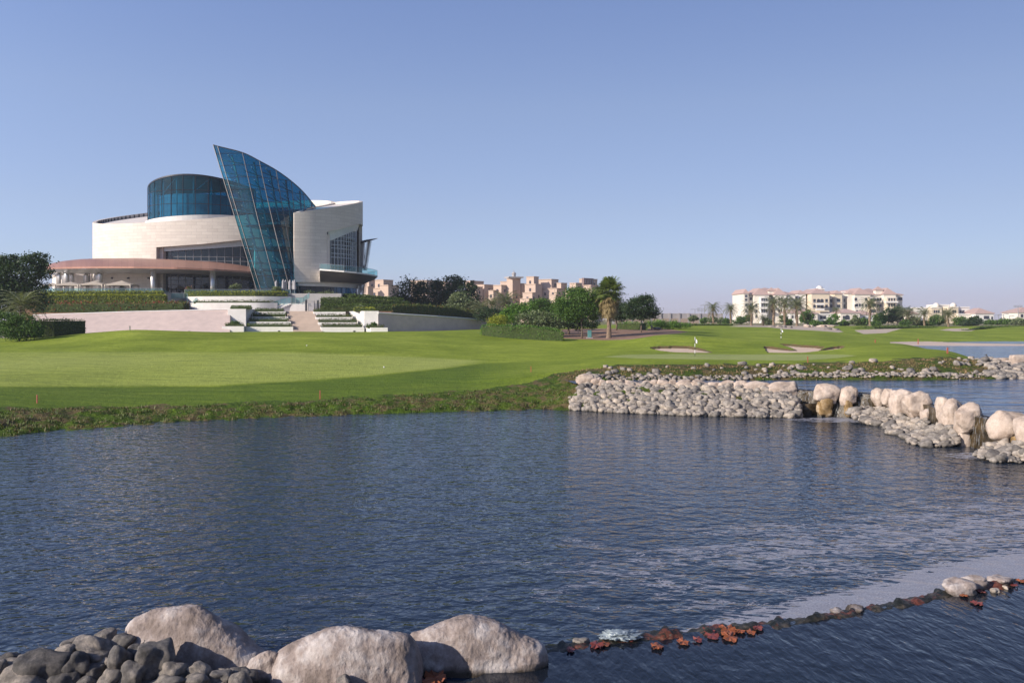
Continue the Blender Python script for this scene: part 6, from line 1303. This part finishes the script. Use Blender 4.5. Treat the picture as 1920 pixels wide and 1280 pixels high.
# ---- pale boulders on the crest
BL = [
 (1083, 701, 1113, 719, 'pale long boulder at the left end of the embankment crest'), (1110, 708, 1127, 719, 'small boulder next to the left end boulder of the crest'), (1125, 713, 1141, 722, 'low flat boulder third from the left on the crest'),
 (1138, 713, 1162, 723, 'pale boulder fourth from the left on the embankment crest'), (1159, 712, 1170, 723, 'small round boulder fifth from the left on the crest'), (1168, 715, 1210, 729, 'long flat boulder sixth from the left on the crest'), (1205, 713, 1222, 724, 'round boulder seventh from the left on the crest'),
 (1219, 712, 1235, 725, 'upright boulder left of a dark crack on the crest'), (1232, 713, 1257, 726, 'boulder right of a dark crack on the crest'), (1254, 712, 1266, 724, 'small upright boulder in the middle of the crest'), (1264, 713, 1298, 727, 'wide rounded boulder in the middle of the embankment crest'),
 (1295, 715, 1331, 729, 'low wedge shaped boulder right of the crest middle'), (1328, 715.6, 1351, 728, 'small rounded boulder before the two upright pale ones'), (1349, 714, 1379, 734, 'upright pale boulder, left of an almost equal pair'), (1376, 713.5, 1400, 732, 'upright pale boulder, right of an almost equal pair'),
 (1396, 717, 1442, 737, 'long pale boulder beside the biggest boulder of the crest'), (1436, 719, 1496, 747, 'biggest smooth pale boulder at the right end of the cobble embankment'),
 (1529, 724, 1571, 752, 'block shaped pale boulder standing alone between two waterfalls'), (1580, 728, 1607, 755, 'small pale boulder left of the wide dark fall'),
 (1637, 728, 1662, 760, 'rounded pale boulder at the left of the large group'), (1657, 731, 1682, 760, 'second boulder of the large group, close behind the first'), (1672, 735, 1709, 778, 'third boulder of the large group, next to the slim fall'),
 (1699, 736, 1745, 784, 'tall leaning boulder with a shoulder, right of the slim fall'), (1756, 748, 1788, 788, 'upright rounded boulder left of the bulging one'), (1765, 757, 1806, 804, 'bulging pale boulder in front of the upright one'), (1791, 763, 1842, 812, 'large humped boulder overhanging the wide waterfall'),
 (1858, 773, 1920, 828, 'big square smooth boulder right of the wide waterfall'), (1912, 786, 1975, 850, 'dark edged boulder cut by the right edge of the view')]
for i, (u0, v0_, u1, v1_, lab) in enumerate(BL):
    um = (u0+u1)/2; d = cd(um)-(0.75 if um < 1500 else (0.75 if um < 1625 else 0.45))
    boulder_px(u0-1, v0_, u1+1, v1_+(3 if um < 1500 else 4), d, lab, seed=i+1, dep=0.75 if um > 1500 else 0.6, amp=0.24, freq=0.95, detail=0.05, box=0.40, sub=5, tilt=0.28*math.sin(i*2.1), group='pale boulders on the crest of the weir')
for i, (u0, v0_, u1, v1_, m_, lab) in enumerate([(1534, 748, 1561, 778, 'tan_rock', 'tan wet rock under the block shaped boulder'), (1583, 750, 1598, 779, 'tan_rock', 'slim tan rock under the small pale boulder'), (1795, 800, 1822, 842, 'boulder', 'tall pale stone pillar under the humped boulder'), (1728, 770, 1745, 808, 'boulder', 'narrow pale foot of the tall leaning boulder'), (1668, 756, 1700, 776, 'boulder', 'pale stone base under the large boulder group'), (1762, 790, 1800, 808, 'boulder', 'pale stone base beneath the bulging boulder'), (1895, 818, 1930, 850, 'tan_rock', 'brown wet rock beneath the big square boulder'), (1500, 757, 1532, 779, 'weir', 'dark wet rubble at the foot of the first waterfall')]):
    um = (u0+u1)/2; boulder_px(u0, v0_, u1, v1_+3, cd(um)-(0.9 if um < 1625 else 0.35), lab, m_, 0.6, 60+i, 4, amp=0.2, detail=0.05, box=0.5)
# white blocks at the far right beyond the promontory
for i, (u0, v0_, u1, v1_, lab) in enumerate([(1864, 671, 1892, 686, 'long low pale block behind the cobbles at the lake inlet'), (1884, 675, 1900, 690, 'small pale block left of the tall white one at the inlet'), (1895, 665, 1922, 682, 'tall white block at the right edge by the lake inlet'), (1898, 679, 1925, 692, 'white block below the tall one at the right edge')]):
    boulder_px(u0, v0_, u1, v1_, 72-i*0.6, lab, seed=90+i, dep=0.6, amp=0.08, box=0.75, sub=4, detail=0.02)

# ---- foreground boulders
FB = [('large weathered pale boulder behind the dark cobbles, bottom left', 226, 1132, 505, 1290, 14.6, 11, 0.55), ('middle weathered boulder with a rough pitted face at the near shore', 504, 1168, 792, 1300, 13.75, 22, 0.5), ('right weathered boulder tapering to the algae sill', 764, 1150, 1024, 1268, 14.4, 33, 0.5), ('small rough boulder wedged between the large and the middle boulder', 455, 1214, 530, 1290, 13.9, 44, 0.7)]
def profile_rock(name, prof_px, d, label, seed, dep, base_z=-0.35, mat='boulder_near', nseg=150, nring=80):
    """boulder from its skyline: rings across the depth, each following the skyline, swelling to the middle"""
    us_ = [p[0] for p in prof_px]; vs_ = [p[1] for p in prof_px]; U0, U1 = us_[0], us_[-1]; mb = MB(); V = []
    w = (U1-U0)*d/F; D_ = w*dep
    for i in range(nring+1):
        th = math.pi*i/nring; fy = -math.cos(th); sh = max(math.sin(th), 0.0)**0.75
        for j in range(nseg+1):
            u = U0+(U1-U0)*j/nseg; e = j/nseg; edge = max(0, 1-abs(2*e-1)**2.6)**0.5
            y = d+0.1+D_*0.5*(fy*(0.45+0.55*edge)+0.15); x = X(u, y); zt = Z(float(np.interp(u, us_, vs_)), y); z = base_z+(zt-base_z)*sh
            V.append((x, y, z))
    A = np.array(V).reshape(nring+1, nseg+1, 3); gu = np.gradient(A, axis=1); gv = np.gradient(A, axis=0); nn = np.cross(gu, gv); nn /= np.linalg.norm(nn, axis=2)[..., None]+1e-9
    if nn[nring//2, nseg//2, 2] < 0: nn = -nn
    for i in range(nring+1):
        for j in range(nseg+1):
            p = Vector(A[i, j])+Vector((seed, 0, 0)); nz = mnoise.noise(p*1.7)*0.07+mnoise.fractal(p*4.5, 0.75, 2.0, 6)*0.018-abs(mnoise.noise(p*6.5))*0.02-abs(mnoise.noise(p*17))*0.014
            A[i, j] += nn[i, j]*nz
    V = A.reshape(-1, 3).tolist()
    b = mb.add(V, [(i*(nseg+1)+j, i*(nseg+1)+j+1, (i+1)*(nseg+1)+j+1, (i+1)*(nseg+1)+j) for i in range(nring) for j in range(nseg)])
    return tag(mb.build(name, M[mat], smooth=True), label, 'boulder')
def smoothprof(p):
    c = catm([Vector((a, b, 0)) for a, b in p], 6); return [(q.x, q.y) for q in c]
profile_rock('boulder', smoothprof([(224, 1262), (230, 1192), (238, 1168), (258, 1151), (296, 1138), (338, 1133), (376, 1138), (410, 1153), (446, 1175), (475, 1196), (500, 1214), (514, 1240), (520, 1262)]), 14.5, FB[0][0], 11, 0.5)
profile_rock('boulder', smoothprof([(455, 1262), (462, 1236), (475, 1224), (492, 1217), (508, 1216), (524, 1226), (532, 1250)]), 14.0, FB[3][0], 44, 0.9)
profile_rock('boulder', smoothprof([(504, 1275), (512, 1245), (524, 1218), (548, 1202), (585, 1186), (630, 1173), (664, 1169), (700, 1176), (740, 1186), (768, 1194), (784, 1214), (790, 1240), (792, 1262)]), 13.9, FB[1][0], 22, 0.5)
profile_rock('boulder', smoothprof([(763, 1240), (766, 1192), (790, 1182), (820, 1168), (850, 1156), (874, 1151), (900, 1156), (930, 1164), (965, 1177), (998, 1190), (1015, 1202), (1022, 1216), (1026, 1232)]), 14.7, FB[2][0], 33, 0.5)

# ---- cobbles
NCOB = 12; COB = []
for k in range(NCOB):
    v, f = rock_verts(3, 200+k, 0.26, 1.2, 0.05, 0, 0.3*(k % 3)); me = bpy.data.meshes.new('cobble'); me.from_pydata(v.tolist(), [], f); me.polygons.foreach_set('use_smooth', [True]*len(f)); me.materials.append(M['cobble']); COB.append(me)
COBN = []
for k in range(8):
    v, f = rock_verts(4, 300+k, 0.26, 1.1, 0.05, 0, 0.28*(k % 3)); me = bpy.data.meshes.new('cobble'); me.from_pydata(v.tolist(), [], f); me.polygons.foreach_set('use_smooth', [True]*len(f)); me.materials.append(M['cobble_near']); COBN.append(me)
ncob = [0]
def cobble(p, rad, rot, label, group, meshes=None, m=None):
    ms = meshes or COB; o = bpy.data.objects.new('cobble', ms[ncob[0] % len(ms)]); COL.objects.link(o); ncob[0] += 1
    o.location = p; o.scale = rad; o.rotation_euler = rot; return tag(o, label, 'cobble', group)
# near heap, bottom left (u0, v0, u1, v1, what)
NC = [(57, 1218, 90, 1243, 'small round grey cobble behind the wide grey one'), (80, 1219, 100, 1232, 'tiny brown stone at the water side of the heap'), (45, 1226, 126, 1275, 'wide grey cobble with pale marks at the left of the heap'), (95, 1212, 148, 1245, 'pale topped grey cobble behind the upright brown one'), (123, 1226, 164, 1273, 'upright brown grey cobble beside the wide one'), (118, 1199, 144, 1216, 'small dark cobble at the back of the heap'), (140, 1197, 212, 1232, 'large flat dark cobble at the top of the heap'), (184, 1183, 215, 1206, 'angular dark stone on the very top of the heap'), (212, 1190, 250, 1214, 'smooth grey cobble tucked against the large boulder'), (152, 1218, 200, 1246, 'grey oval cobble below the large flat dark one'), (185, 1235, 211, 1255, 'small light grey round cobble in the heap'), (205, 1213, 244, 1266, 'tall egg shaped speckled cobble in front'), (238, 1210, 269, 1241, 'brown cobble with a sunlit spot'), (264, 1206, 318, 1264, 'big smooth slate cobble leaning on the large boulder'), (266, 1198, 282, 1212, 'little pebble perched above the slate cobble'), (160, 1248, 192, 1272, 'shadowed round cobble under the small light one'), (190, 1255, 231, 1290, 'dark grey oval cobble at the bottom edge'), (230, 1244, 273, 1286, 'dark slate cobble below the egg shaped one'), (100, 1261, 144, 1290, 'light grey cobble at the bottom left edge'), (146, 1268, 180, 1292, 'dark round cobble cut by the bottom edge'), (0, 1252, 95, 1295, 'long grey cobble in the bottom left corner'), (5, 1238, 50, 1258, 'flat brown cobble at the left edge'), (0, 1224, 37, 1243, 'orange brown wet stone at the left water line'), (35, 1229, 57, 1247, 'small brown wet stone left of the wide grey cobble'), (285, 1266, 346, 1295, 'banded oval cobble at the bottom edge below the slate one'), (304, 1243, 343, 1276, 'coarse grey stone before the dark hollow'), (334, 1247, 354, 1270, 'small upright grey stone beside the coarse one'), (348, 1264, 393, 1290, 'pale topped flat cobble at the bottom edge'), (356, 1246, 396, 1268, 'shadowed brown stone under the large boulder'), (398, 1258, 430, 1278, 'small dark stone left of the pointed one'), (433, 1261, 469, 1295, 'pointed pale stone at the bottom edge'), (262, 1276, 284, 1292, 'small grey pebble at the bottom edge between oval cobbles'), (633, 1267, 657, 1290, 'lone grey pebble in front of the middle boulder'), (-30, 1242, 8, 1275, 'cobble cut by the left edge of the view')]
r = np.random.default_rng(9)
for k, (u0, v0_, u1, v1_, lab) in enumerate(NC):
    vb = (v1_-1185)/95; d = 14.5-1.1*np.clip(vb, 0, 1.1)+0.1; w = (u1-u0)*d/F/2*1.12; h = (v1_-v0_)*d/F/2*1.12
    cobble((X((u0+u1)/2, d), d, Z((v0_+v1_)/2, d)), (w, (w+h)/2, h), (r.normal()*0.15, r.normal()*0.2, r.normal()*0.3), lab, 'dark cobbles heaped at the near shore', COBN)
# hidden lower layer of the near heap
near_l = []
def stuff_rocks(items, name, mat, label, sub=2):
    """items: (x, y, z, rx, ry, rz, rot)"""
    vs, fs = [], []; b = 0
    for i, (x, y, z, a, b_, c, ro) in enumerate(items):
        v, f = PROTO[sub][i % 8]; v = v*np.array((a, b_, c)); cr, sr = math.cos(ro), math.sin(ro); v = np.c_[v[:, 0]*cr-v[:, 1]*sr, v[:, 0]*sr+v[:, 1]*cr, v[:, 2]]+np.array((x, y, z)); vs.append(v); fs += [tuple(q+b for q in w) for w in f]; b += len(v)
    me = bpy.data.meshes.new(name); me.from_pydata(np.concatenate(vs).tolist(), [], fs); me.polygons.foreach_set('use_smooth', [True]*len(fs)); me.materials.append(M[mat]); o = link(name, me); return tag(o, label, 'cobbles', None, 'stuff')
PROTO = {2: [rock_verts(2, 400+k, 0.28, 1.2, 0, 0, 0.25*(k % 3)) for k in range(8)]}
it = []
for k in range(130):
    u = r.uniform(-60, 470); v = r.uniform(1230, 1330); d = 14.4-1.2*(v-1185)/95; it.append((X(u, d), d+0.05, Z(v, d)-0.22, r.uniform(.08, .2), r.uniform(.08, .18), r.uniform(.07, .13), r.uniform(0, 3)))
stuff_rocks(it, 'cobble_bed', 'cobble_near', 'bed of small dark cobbles under and between the larger ones, bottom left')
# far cobbles: generate all, the largest become objects, the rest one mass
allc = []   # (size, x, y, z, a, b, c, zone)
base_v = lin([(1068, 767), (1080, 769), (1150, 773), (1230, 776.5), (1300, 779), (1400, 781.5), (1490, 783.5), (1500, 783)])
def base_d(u): return H*F/(base_v(u)-V0)
for k in range(3000):
    u = r.uniform(1068, 1502); t = r.uniform(-0.04, 1.06); db, dc = base_d(u), cd(u)-0.7
    if u < 1095 and t > 0.4+ (u-1068)/45: continue
    if u > 1470 and t > 1-(u-1470)/60: continue
    d = db+(dc-db)*t; z = 1.42*max(t, 0)**0.95; s_ = 0.075+0.26*r.random()**3.2; allc.append((s_, X(u, d), d, z+s_*0.25+0.02, s_*r.uniform(.85, 1.3), s_*r.uniform(.8, 1.1), s_*r.uniform(.6, .85), 'e'))
# heaps at the foot of the right boulders
for (pl, n) in (([(1598, 770), (1610, 764), (1660, 765), (1690, 778), (1668, 797), (1640, 795), (1598, 783)], 170), ([(1664, 800), (1668, 792), (1700, 782), (1740, 784), (1738, 812), (1700, 814), (1668, 812)], 170), ([(1690, 822), (1700, 815), (1745, 803), (1790, 797), (1793, 834), (1740, 836), (1700, 830)], 190), ([(1820, 855), (1836, 838), (1870, 826), (1900, 828), (1930, 840), (1920, 866), (1880, 866)], 120)):
    P_ = np.array(pl); k = 0
    while k < n:
        u, v = r.uniform(P_[:, 0].min(), P_[:, 0].max()), r.uniform(P_[:, 1].min(), P_[:, 1].max())
        if not inpoly(np.array([u]), np.array([v]), pl)[0]: continue
        k += 1; vb = P_[:, 1].max(); d0 = H*F/(vb-V0+2); t = (vb-v)/max(vb-P_[:, 1].min(), 1); d = min(d0+t*(cd(u)-0.7-d0), cd(u)-0.6)
        s_ = 0.08+0.22*r.random()**2.6; allc.append((s_*1.05, X(u, d), d, max(Z(v, d), 0.0), s_*r.uniform(.9, 1.4), s_, s_*r.uniform(.6, .85), 'h'))
# lake shore
shore_v = lin([(1085, 712), (1150, 712), (1300, 712.5), (1500, 711), (1700, 711), (1800, 711), (1860, 709), (1925, 708)])
for k in range(1000):
    u = r.uniform(1082, 1925); d = (H-LAKE)*F/(shore_v(u)-V0)+r.uniform(-0.35, 1.1)*(0.8 if u < 1800 else 1); s_ = 0.055+0.15*r.random()**3; allc.append((s_, X(u, d), d, ground(u, d)+s_*0.3+0.03, s_*r.uniform(.9, 1.5), s_, s_*r.uniform(.5, .8), 's'))
for k in range(75):
    u = r.uniform(1100, 1860); d = 64.2+5.5*r.random()**1.6; s_ = 0.10+0.20*r.random()**1.5; allc.append((s_*1.2, X(u, d), d, ground(u, d)+s_*0.45, s_*r.uniform(.9, 1.4), s_, s_*r.uniform(.7, .95), 'b'))
for k in range(520):
    u = r.uniform(1798, 1935); d = r.uniform(64, 75); 
    if u < 1850 and (r.random() > 0.25 or d < 68): continue
    if u < 1868 and r.random() > 0.5: continue
    s_ = 0.11+0.26*r.random()**2; allc.append((s_*0.9, X(u, d), d, ground(u, d)+s_*0.35, s_*r.uniform(.9, 1.4), s_, s_*r.uniform(.6, .85), 'p'))
allc.sort(key=lambda q: -q[0]/q[2])
big, rest = allc[:262], allc[262:]
ZL = {'e': ('grey river cobble among the many on the embankment slope left of the weir', 'cobbles of the embankment'), 'h': ('pinkish cobble in the heaps at the foot of the pale weir boulders', 'cobbles heaped below the weir boulders'), 's': ('grey stone along the water line of the far lake shore', 'stones along the far lake shore'), 'b': ('lone stone lying in the rough grass of the lake bank', 'stones scattered on the lake bank'), 'p': ('pale stone in the rubble at the tip of the promontory', 'rubble at the promontory tip')}
ORD = ['biggest', 'second biggest', 'third biggest', 'fourth biggest', 'fifth biggest', 'sixth biggest', 'seventh biggest', 'eighth biggest', 'ninth biggest', 'tenth biggest', 'eleventh biggest', 'twelfth biggest']+['smaller']*400
CREF = [(1068, 'the left end boulder'), (1112, 'the low flat boulders'), (1140, 'the fourth boulder'), (1168, 'the long flat boulder'), (1207, 'the round boulder'), (1232, 'the dark crack'), (1262, 'the wide rounded boulder'), (1298, 'the wedge shaped boulder'), (1331, 'the small rounded boulder'), (1351, 'the equal upright pair'), (1400, 'the long pale boulder'), (1438, 'the biggest smooth boulder'), (1502, '')]
zc_ = {}
for q in big:
    u = 960+F*q[1]/q[2]; v = V0+(H-q[3])*F/q[2]; lab, grp = ZL[q[7]]
    if q[7] == 'e':
        c_ = [n for (a, n), (b, _) in zip(CREF, CREF[1:]) if a <= u < b] or ['the left end boulder']; t = (v-722)/(base_v(u)-722); row_ = 'high on the embankment' if t < 0.33 else ('halfway up the embankment' if t < 0.66 else 'at the water line'); lab = ('%s cobble '+row_+' below '+c_[0])
    elif q[7] == 'h':
        hp = 'the wide dark fall' if u < 1640 else ('the slim waterfall' if u < 1705 else ('the tall leaning boulder' if u < 1752 else ('the bulging boulder' if u < 1805 else 'the big square boulder'))); lab = '%s cobble '+('in the upper part' if v < {'the wide dark fall': 775, 'the slim waterfall': 790, 'the tall leaning boulder': 806, 'the bulging boulder': 815, 'the big square boulder': 845}[hp] else 'at the water edge')+' of the heap below '+hp
    else: lab = '%s '+{'s': 'grey stone on the far lake shore', 'b': 'lone stone in the rough grass of the lake bank', 'p': 'pale stone in the rubble at the promontory tip'}[q[7]]
    k_ = zc_.get(lab, 0); zc_[lab] = k_+1
    if k_ >= 12: rest.append(q); continue
    cobble((q[1], q[2], q[3]), (q[4], q[5], q[6]), (r.normal()*0.3, r.normal()*0.3, r.uniform(0, 3)), lab % ORD[k_], grp)
stuff_rocks([(q[1], q[2], q[3], q[4], q[5], q[6], r.uniform(0, 3)) for q in rest], 'cobble_fill', 'cobble', 'mass of smaller cobbles filling the embankment, the heaps and the lake shore')
# ---- algae sill across the near water, with leaves, stones and a plastic bag
mb = MB(); n = 260; xs_ = np.linspace(SL[0][0]-0.2, X(2050, 19.9), n); prof_ = [(-0.5, -0.25), (-0.36, 0.07), (-0.2, 0.17), (-0.05, 0.20), (0.1, 0.16), (0.25, 0.08), (0.4, -0.25)]
rows_ = [[] for _ in prof_]
for x in xs_:
    wdt = 0.8+0.6*mnoise.noise((x*0.9, 3, 0)); hh = 0.5+0.6*mnoise.noise((x*1.9, 0, 1))+0.3*mnoise.noise((x*5, 0, 4))
    for k, (o_, z) in enumerate(prof_): q = mnoise.noise((x*5, k*2.0, 0)); rows_[k].append((x+q*0.03, sill_y(x)+o_*wdt+q*0.14, (z*hh+q*0.07) if z > 0 else z))
for a, b in zip(rows_, rows_[1:]): mb.strip(a, b)
tag(mb.build('weir_sill', M['algae'], smooth=True), 'low dark algae covered stone sill crossing the near water on the right', 'weir')
sillst = [(1350, 1186, 12, 5, 'white'), (1076, 1201, 14, 6, 'white')]
for i, (u, v, w, h, d, m_, lab) in enumerate([(1797, 1098, 27, 15, 18.6, 'boulder_near', 'cracked beige rock at the left of the rock group on the sill'), (1822, 1088, 24, 10, 18.9, 'boulder_near', 'flat tilted beige rock leaning on the cracked one'), (1876, 1086, 24, 8, 19.2, 'boulder_near', 'single beige rock on the sill near the right edge'), (1788, 1110, 18, 7, 18.5, 'boulder_near', 'low pale rock in front of the cracked beige rock'), (1605, 1141, 19, 7, 17.5, 'boulder_near', 'rounded white stone on the sill with bright streaks'), (1571, 1147, 14, 5, 17.3, 'boulder_near', 'low pale stone left of the rounded white one'), (1646, 1141, 11, 3.5, 17.6, 'boulder_near', 'small flat stone right of the rounded white one'), (1864, 1107, 9, 5, 18.6, 'cobble', 'grey pebble in the water before the single beige rock'), (1885, 1100, 5, 3, 18.8, 'cobble', 'tiny white pebble among red leaves near the right edge'), (1090, 1201, 13, 5, 15.7, 'cobble', 'striped stone at the left end of the sill'), (1250, 1197, 11, 5, 16.0, 'cobble_near', 'dark domed stone on the sill left of the orange leaves'), (1388, 1177, 6, 4, 16.5, 'cobble', 'striped little stone above the orange leaves'), (1306, 1193, 11, 4, 16.2, 'cobble', 'pale stone with a shadowed hollow beside the red leaves'), (970, 1246, 11, 6, 15.0, 'cobble', 'pale round stone in the water right of the boulders'), (936, 1276, 13, 6, 14.3, 'cobble', 'pale flat stone near the bottom edge')]):
    rock('stone', (X(u, d), d, Z(v+h*0.3, d)), (w*d/F, w*d/F*0.8, h*1.15*d/F), m_, lab, 'stone', None, 4, 500+i, 0.32, 0.10, 0.3*i, 0.5)
am = M['algae'].node_tree; aN, aL = am.nodes, am.links; aB = aN['Principled BSDF']; src_ = aB.inputs['Base Color'].links[0].from_socket
av = coords(aN, aL, (1, 1, 1), 'world'); litter_sheen = ramp(aN, aL, noise_n(aN, aL, av, 2.3, 5, 0.7), [(0.53, (0, 0, 0)), (0.6, (0.9, 0.9, 0.9))])
aL.new(mixc(aN, aL, litter_sheen, src_, ramp(aN, aL, noise_n(aN, aL, av, 9, 4, 0.7), [(0.4, (0.09, 0.03, 0.018)), (0.55, (0.20, 0.055, 0.03)), (0.68, (0.22, 0.17, 0.12))])), aB.inputs['Base Color'])  # red-brown leaf litter, plus wet-stone highlights painted in as pale tan
M['leaf_red'] = simple('red_leaf', (0.22, 0.05, 0.035), (0.11, 0.03, 0.03), 0.5, 9, 0.2); M['leaf_orange'] = simple('orange_leaf', (0.34, 0.11, 0.035), (0.17, 0.045, 0.02), 0.5, 9, 0.2)
def leaf(u, v, wpx, m_, lab, seed, z=0.10):
    r = np.random.default_rng(seed); d = (H-z)*F/(v-V0); R_ = wpx*0.8*d/F/2; mb = MB(); n = 22; pts = []
    for k in range(n):
        a = 2*math.pi*k/n; lob = 0.62+0.38*abs(math.cos(2.5*a))**0.7; pts.append((X(u, d)+R_*lob*math.cos(a)*(1+r.normal()*0.06), d+R_*lob*math.sin(a)*1.5, z+0.02+0.11*R_/0.2*(r.random()-0.3)*(1 if k % 2 else 0.4)))
    mb.add([(X(u, d), d, z+0.035)]+pts, [(0, k+1, (k+1) % n+1) for k in range(n)]); o = mb.build('leaf', M[m_], solid=0.006); tag(o, lab, 'leaf', 'red and orange leaves on the sill'); return o
LV = [(1118, 1211, 34, 'leaf_red', 'red leaf just left of the crumpled plastic bag'), (1135, 1208, 26, 'leaf_orange', 'orange leaf partly under the plastic bag'), (1180, 1197, 34, 'leaf_red', 'red leaf above the plastic bag on the sill'), (1232, 1213, 32, 'leaf_orange', 'salmon leaf floating right of the plastic bag'), (1070, 1219, 22, 'leaf_red', 'small dark red leaf at the left end of the sill'), (1281, 1205, 30, 'leaf_orange', 'orange leaf below the dark domed stone'), (1308, 1200, 24, 'leaf_red', 'red leaf beneath the pale hollow stone'), (1336, 1193, 34, 'leaf_red', 'broad red leaf left of the orange cluster'), (1365, 1183, 44, 'leaf_orange', 'largest bright orange leaf in the cluster'), (1368, 1196, 40, 'leaf_orange', 'orange leaf at the water side of the cluster'), (1352, 1177, 24, 'leaf_red', 'small red leaf above the bright orange cluster'), (1388, 1184, 24, 'leaf_orange', 'orange leaf right under the striped little stone'), (1408, 1186, 22, 'leaf_orange', 'pale orange leaf right of the cluster'), (1420, 1178, 26, 'leaf_red', 'dark red leaf at the right end of the cluster'), (1330, 1184, 30, 'leaf_red', 'thin red leaf lying left above the cluster'), (1806, 1117, 22, 'leaf_orange', 'orange leaf in front of the rock group'), (1832, 1132, 26, 'leaf_red', 'pink red leaf floating below the rock group'), (1840, 1110, 18, 'leaf_red', 'small red leaf right of the rock group'), (1870, 1094, 22, 'leaf_red', 'flat red leaf in front of the single beige rock'), (1900, 1097, 20, 'leaf_red', 'dark red leaf close to the right edge'), (1914, 1090, 18, 'leaf_orange', 'orange red leaf at the right edge of the view'), (815, 1274, 60, 'leaf_orange', 'large orange leaf cluster in the water below the boulders'), (785, 1277, 30, 'leaf_red', 'red leaf beside the large orange cluster at the bottom edge')]
for i, q in enumerate(LV): leaf(*q, seed=i+1, z=0.068)
# crumpled plastic bag
M['bag'] = simple('clear_plastic_film', (0.36, 0.42, 0.44), (0.16, 0.20, 0.22), 0.15, 6, 0.6, 0.03)
rock('plastic_bag', (X(1163, 15.9), 15.9, 0.12), (0.33, 0.24, 0.05), 'bag', 'crumpled clear plastic bag lying against the sill', 'plastic bag', None, 5, 77, 0.3, 0.45, 0.1)
# pale rocks by the gravel mound
for i, (u, v, w, h, d, m_, lab) in enumerate([(1386, 0, 0, 0, 0, '', '')][:0]+[(1447, 616.5, 7, 2.2, 214, 'cobble', 'flat grey rock at the left of the mound rocks'), (1461, 614.5, 7, 3, 213, 'cobble', 'grey rock beside the distant flag top'), (1470, 613.5, 6, 3, 215, 'cobble', 'dark pointed rock behind the distant flag'), (1481, 617, 6, 2.4, 212, 'cobble', 'small grey rock right of the distant flag'), (1512, 611, 7, 3.4, 236, 'boulder', 'pale rock below the dense green tree'), (1521, 612, 5, 2.4, 236, 'boulder', 'small pale rock below the low round bush'), (1541, 612, 8, 3, 240, 'boulder', 'pale brown rock right of the low round bush'), (1556, 612, 9, 3, 240, 'boulder', 'wide pale brown rock before the conical tree'), (1553, 622, 8, 2.6, 208, 'cobble', 'grey rock at the right foot of the gravel mound'), (1568, 623, 8, 2.2, 207, 'cobble', 'flat grey rock at the end of the mound'), (1232, 616, 9, 3, 150, 'cobble_near', 'dark rock at the right edge of the soil bed'), (1222, 614, 3, 4, 149, 'cobble_near', 'small upright dark rock beside the soil bed')]):
    z = max(Z(v, d), ground(u, d)+h*d/F*0.3); rock('rock', (X(u, d), d, z), (w*d/F, w*d/F*0.7, h*d/F), m_, lab, 'rock', None, 3, 600+i, 0.3, 0.08, 0.4*i, 0.3)
# ---- grass tufts on the rough banks
r = np.random.default_rng(21); T_ = []
cand_u = r.uniform(-10, 1930, 26000); cand_d = r.uniform(43, 73, 26000)
rvf = lambda u: float(np.interp(u, [-700, 0, 120, 250, 450, 700, 900, 1000, 1045, 1080, 1150, 1300, 1480, 1600, 1700, 1790, 1860], [762, 765, 764, 762, 756, 743, 730, 716, 701, 694, 686.5, 683.5, 683.5, 680, 674, 668, 668]))
for u, d in zip(cand_u, cand_d):
    if 1075 < u < 1500 and d < 63.0: continue
    if u >= 1500 and d < 63: continue
    z = ground(u, d); v = V0+(H-z)*F/d
    if v < rvf(u)+1 or z < (0.02 if d < 62 and u < 1500 else LAKE+0.02): continue
    if u > 1855: continue
    if mnoise.noise((X(u, d)*0.7, d*0.7, 0)) < -0.12 and z > 0.25: continue
    x = X(u, d); h = 0.06+0.09*r.random()
    for k in range(4):
        a = r.uniform(0, 6.28); t = r.uniform(0.2, 0.6); w = 0.035; bx2, by2 = x+r.normal()*0.08, d+r.normal()*0.08
        T_.append([(bx2-w*math.sin(a), by2+w*math.cos(a), z-0.03), (bx2+w*math.sin(a), by2-w*math.cos(a), z-0.03), (bx2+h*t*math.cos(a)+w*0.2, by2+h*t*math.sin(a), z+h), (bx2+h*t*math.cos(a)-w*0.2, by2+h*t*math.sin(a), z+h)])
M['tuft'] = foliage('rough_grass_blades', (0.035, 0.065, 0.010), (0.12, 0.16, 0.03), (0.17, 0.125, 0.06), 0.2)
M['tuft_dry'] = foliage('dry_grass_blades', (0.07, 0.075, 0.018), (0.20, 0.18, 0.06), (0.30, 0.20, 0.10), 0.45)
T_ = np.array(T_); dry = (T_[:, 0, 1] > 62.5)
tag(link('dry_grass', quads_mesh('dry_grass', T_[dry], M['tuft_dry'])), 'dry brownish rough grass on the far bank of the lake', 'grass', None, 'stuff')
T_ = T_[~dry]
tag(link('rough_grass', quads_mesh('rough_grass', T_, M['tuft'])), 'rough unmown grass tufts along the pond bank', 'grass', None, 'stuff')
# ================================================================ thin desert haze over the whole place
hm = bpy.data.materials.new('haze'); hm.use_nodes = True; hn = hm.node_tree; hn.nodes.clear()
ho = hn.nodes.new('ShaderNodeOutputMaterial'); hv = hn.nodes.new('ShaderNodeVolumePrincipled'); hv.inputs['Color'].default_value = (0.80, 0.85, 0.97, 1); hv.inputs['Density'].default_value = 0.00017; hv.inputs['Anisotropy'].default_value = 0.0
hn.links.new(hv.outputs[0], ho.inputs['Volume'])
mb = MB(); mb.box((0, 1500, 23.5), (5200, 3300, 51)); hz = mb.build('haze', hm); tag(hz, 'thin pale haze lying over the whole course', 'haze', None, 'stuff')
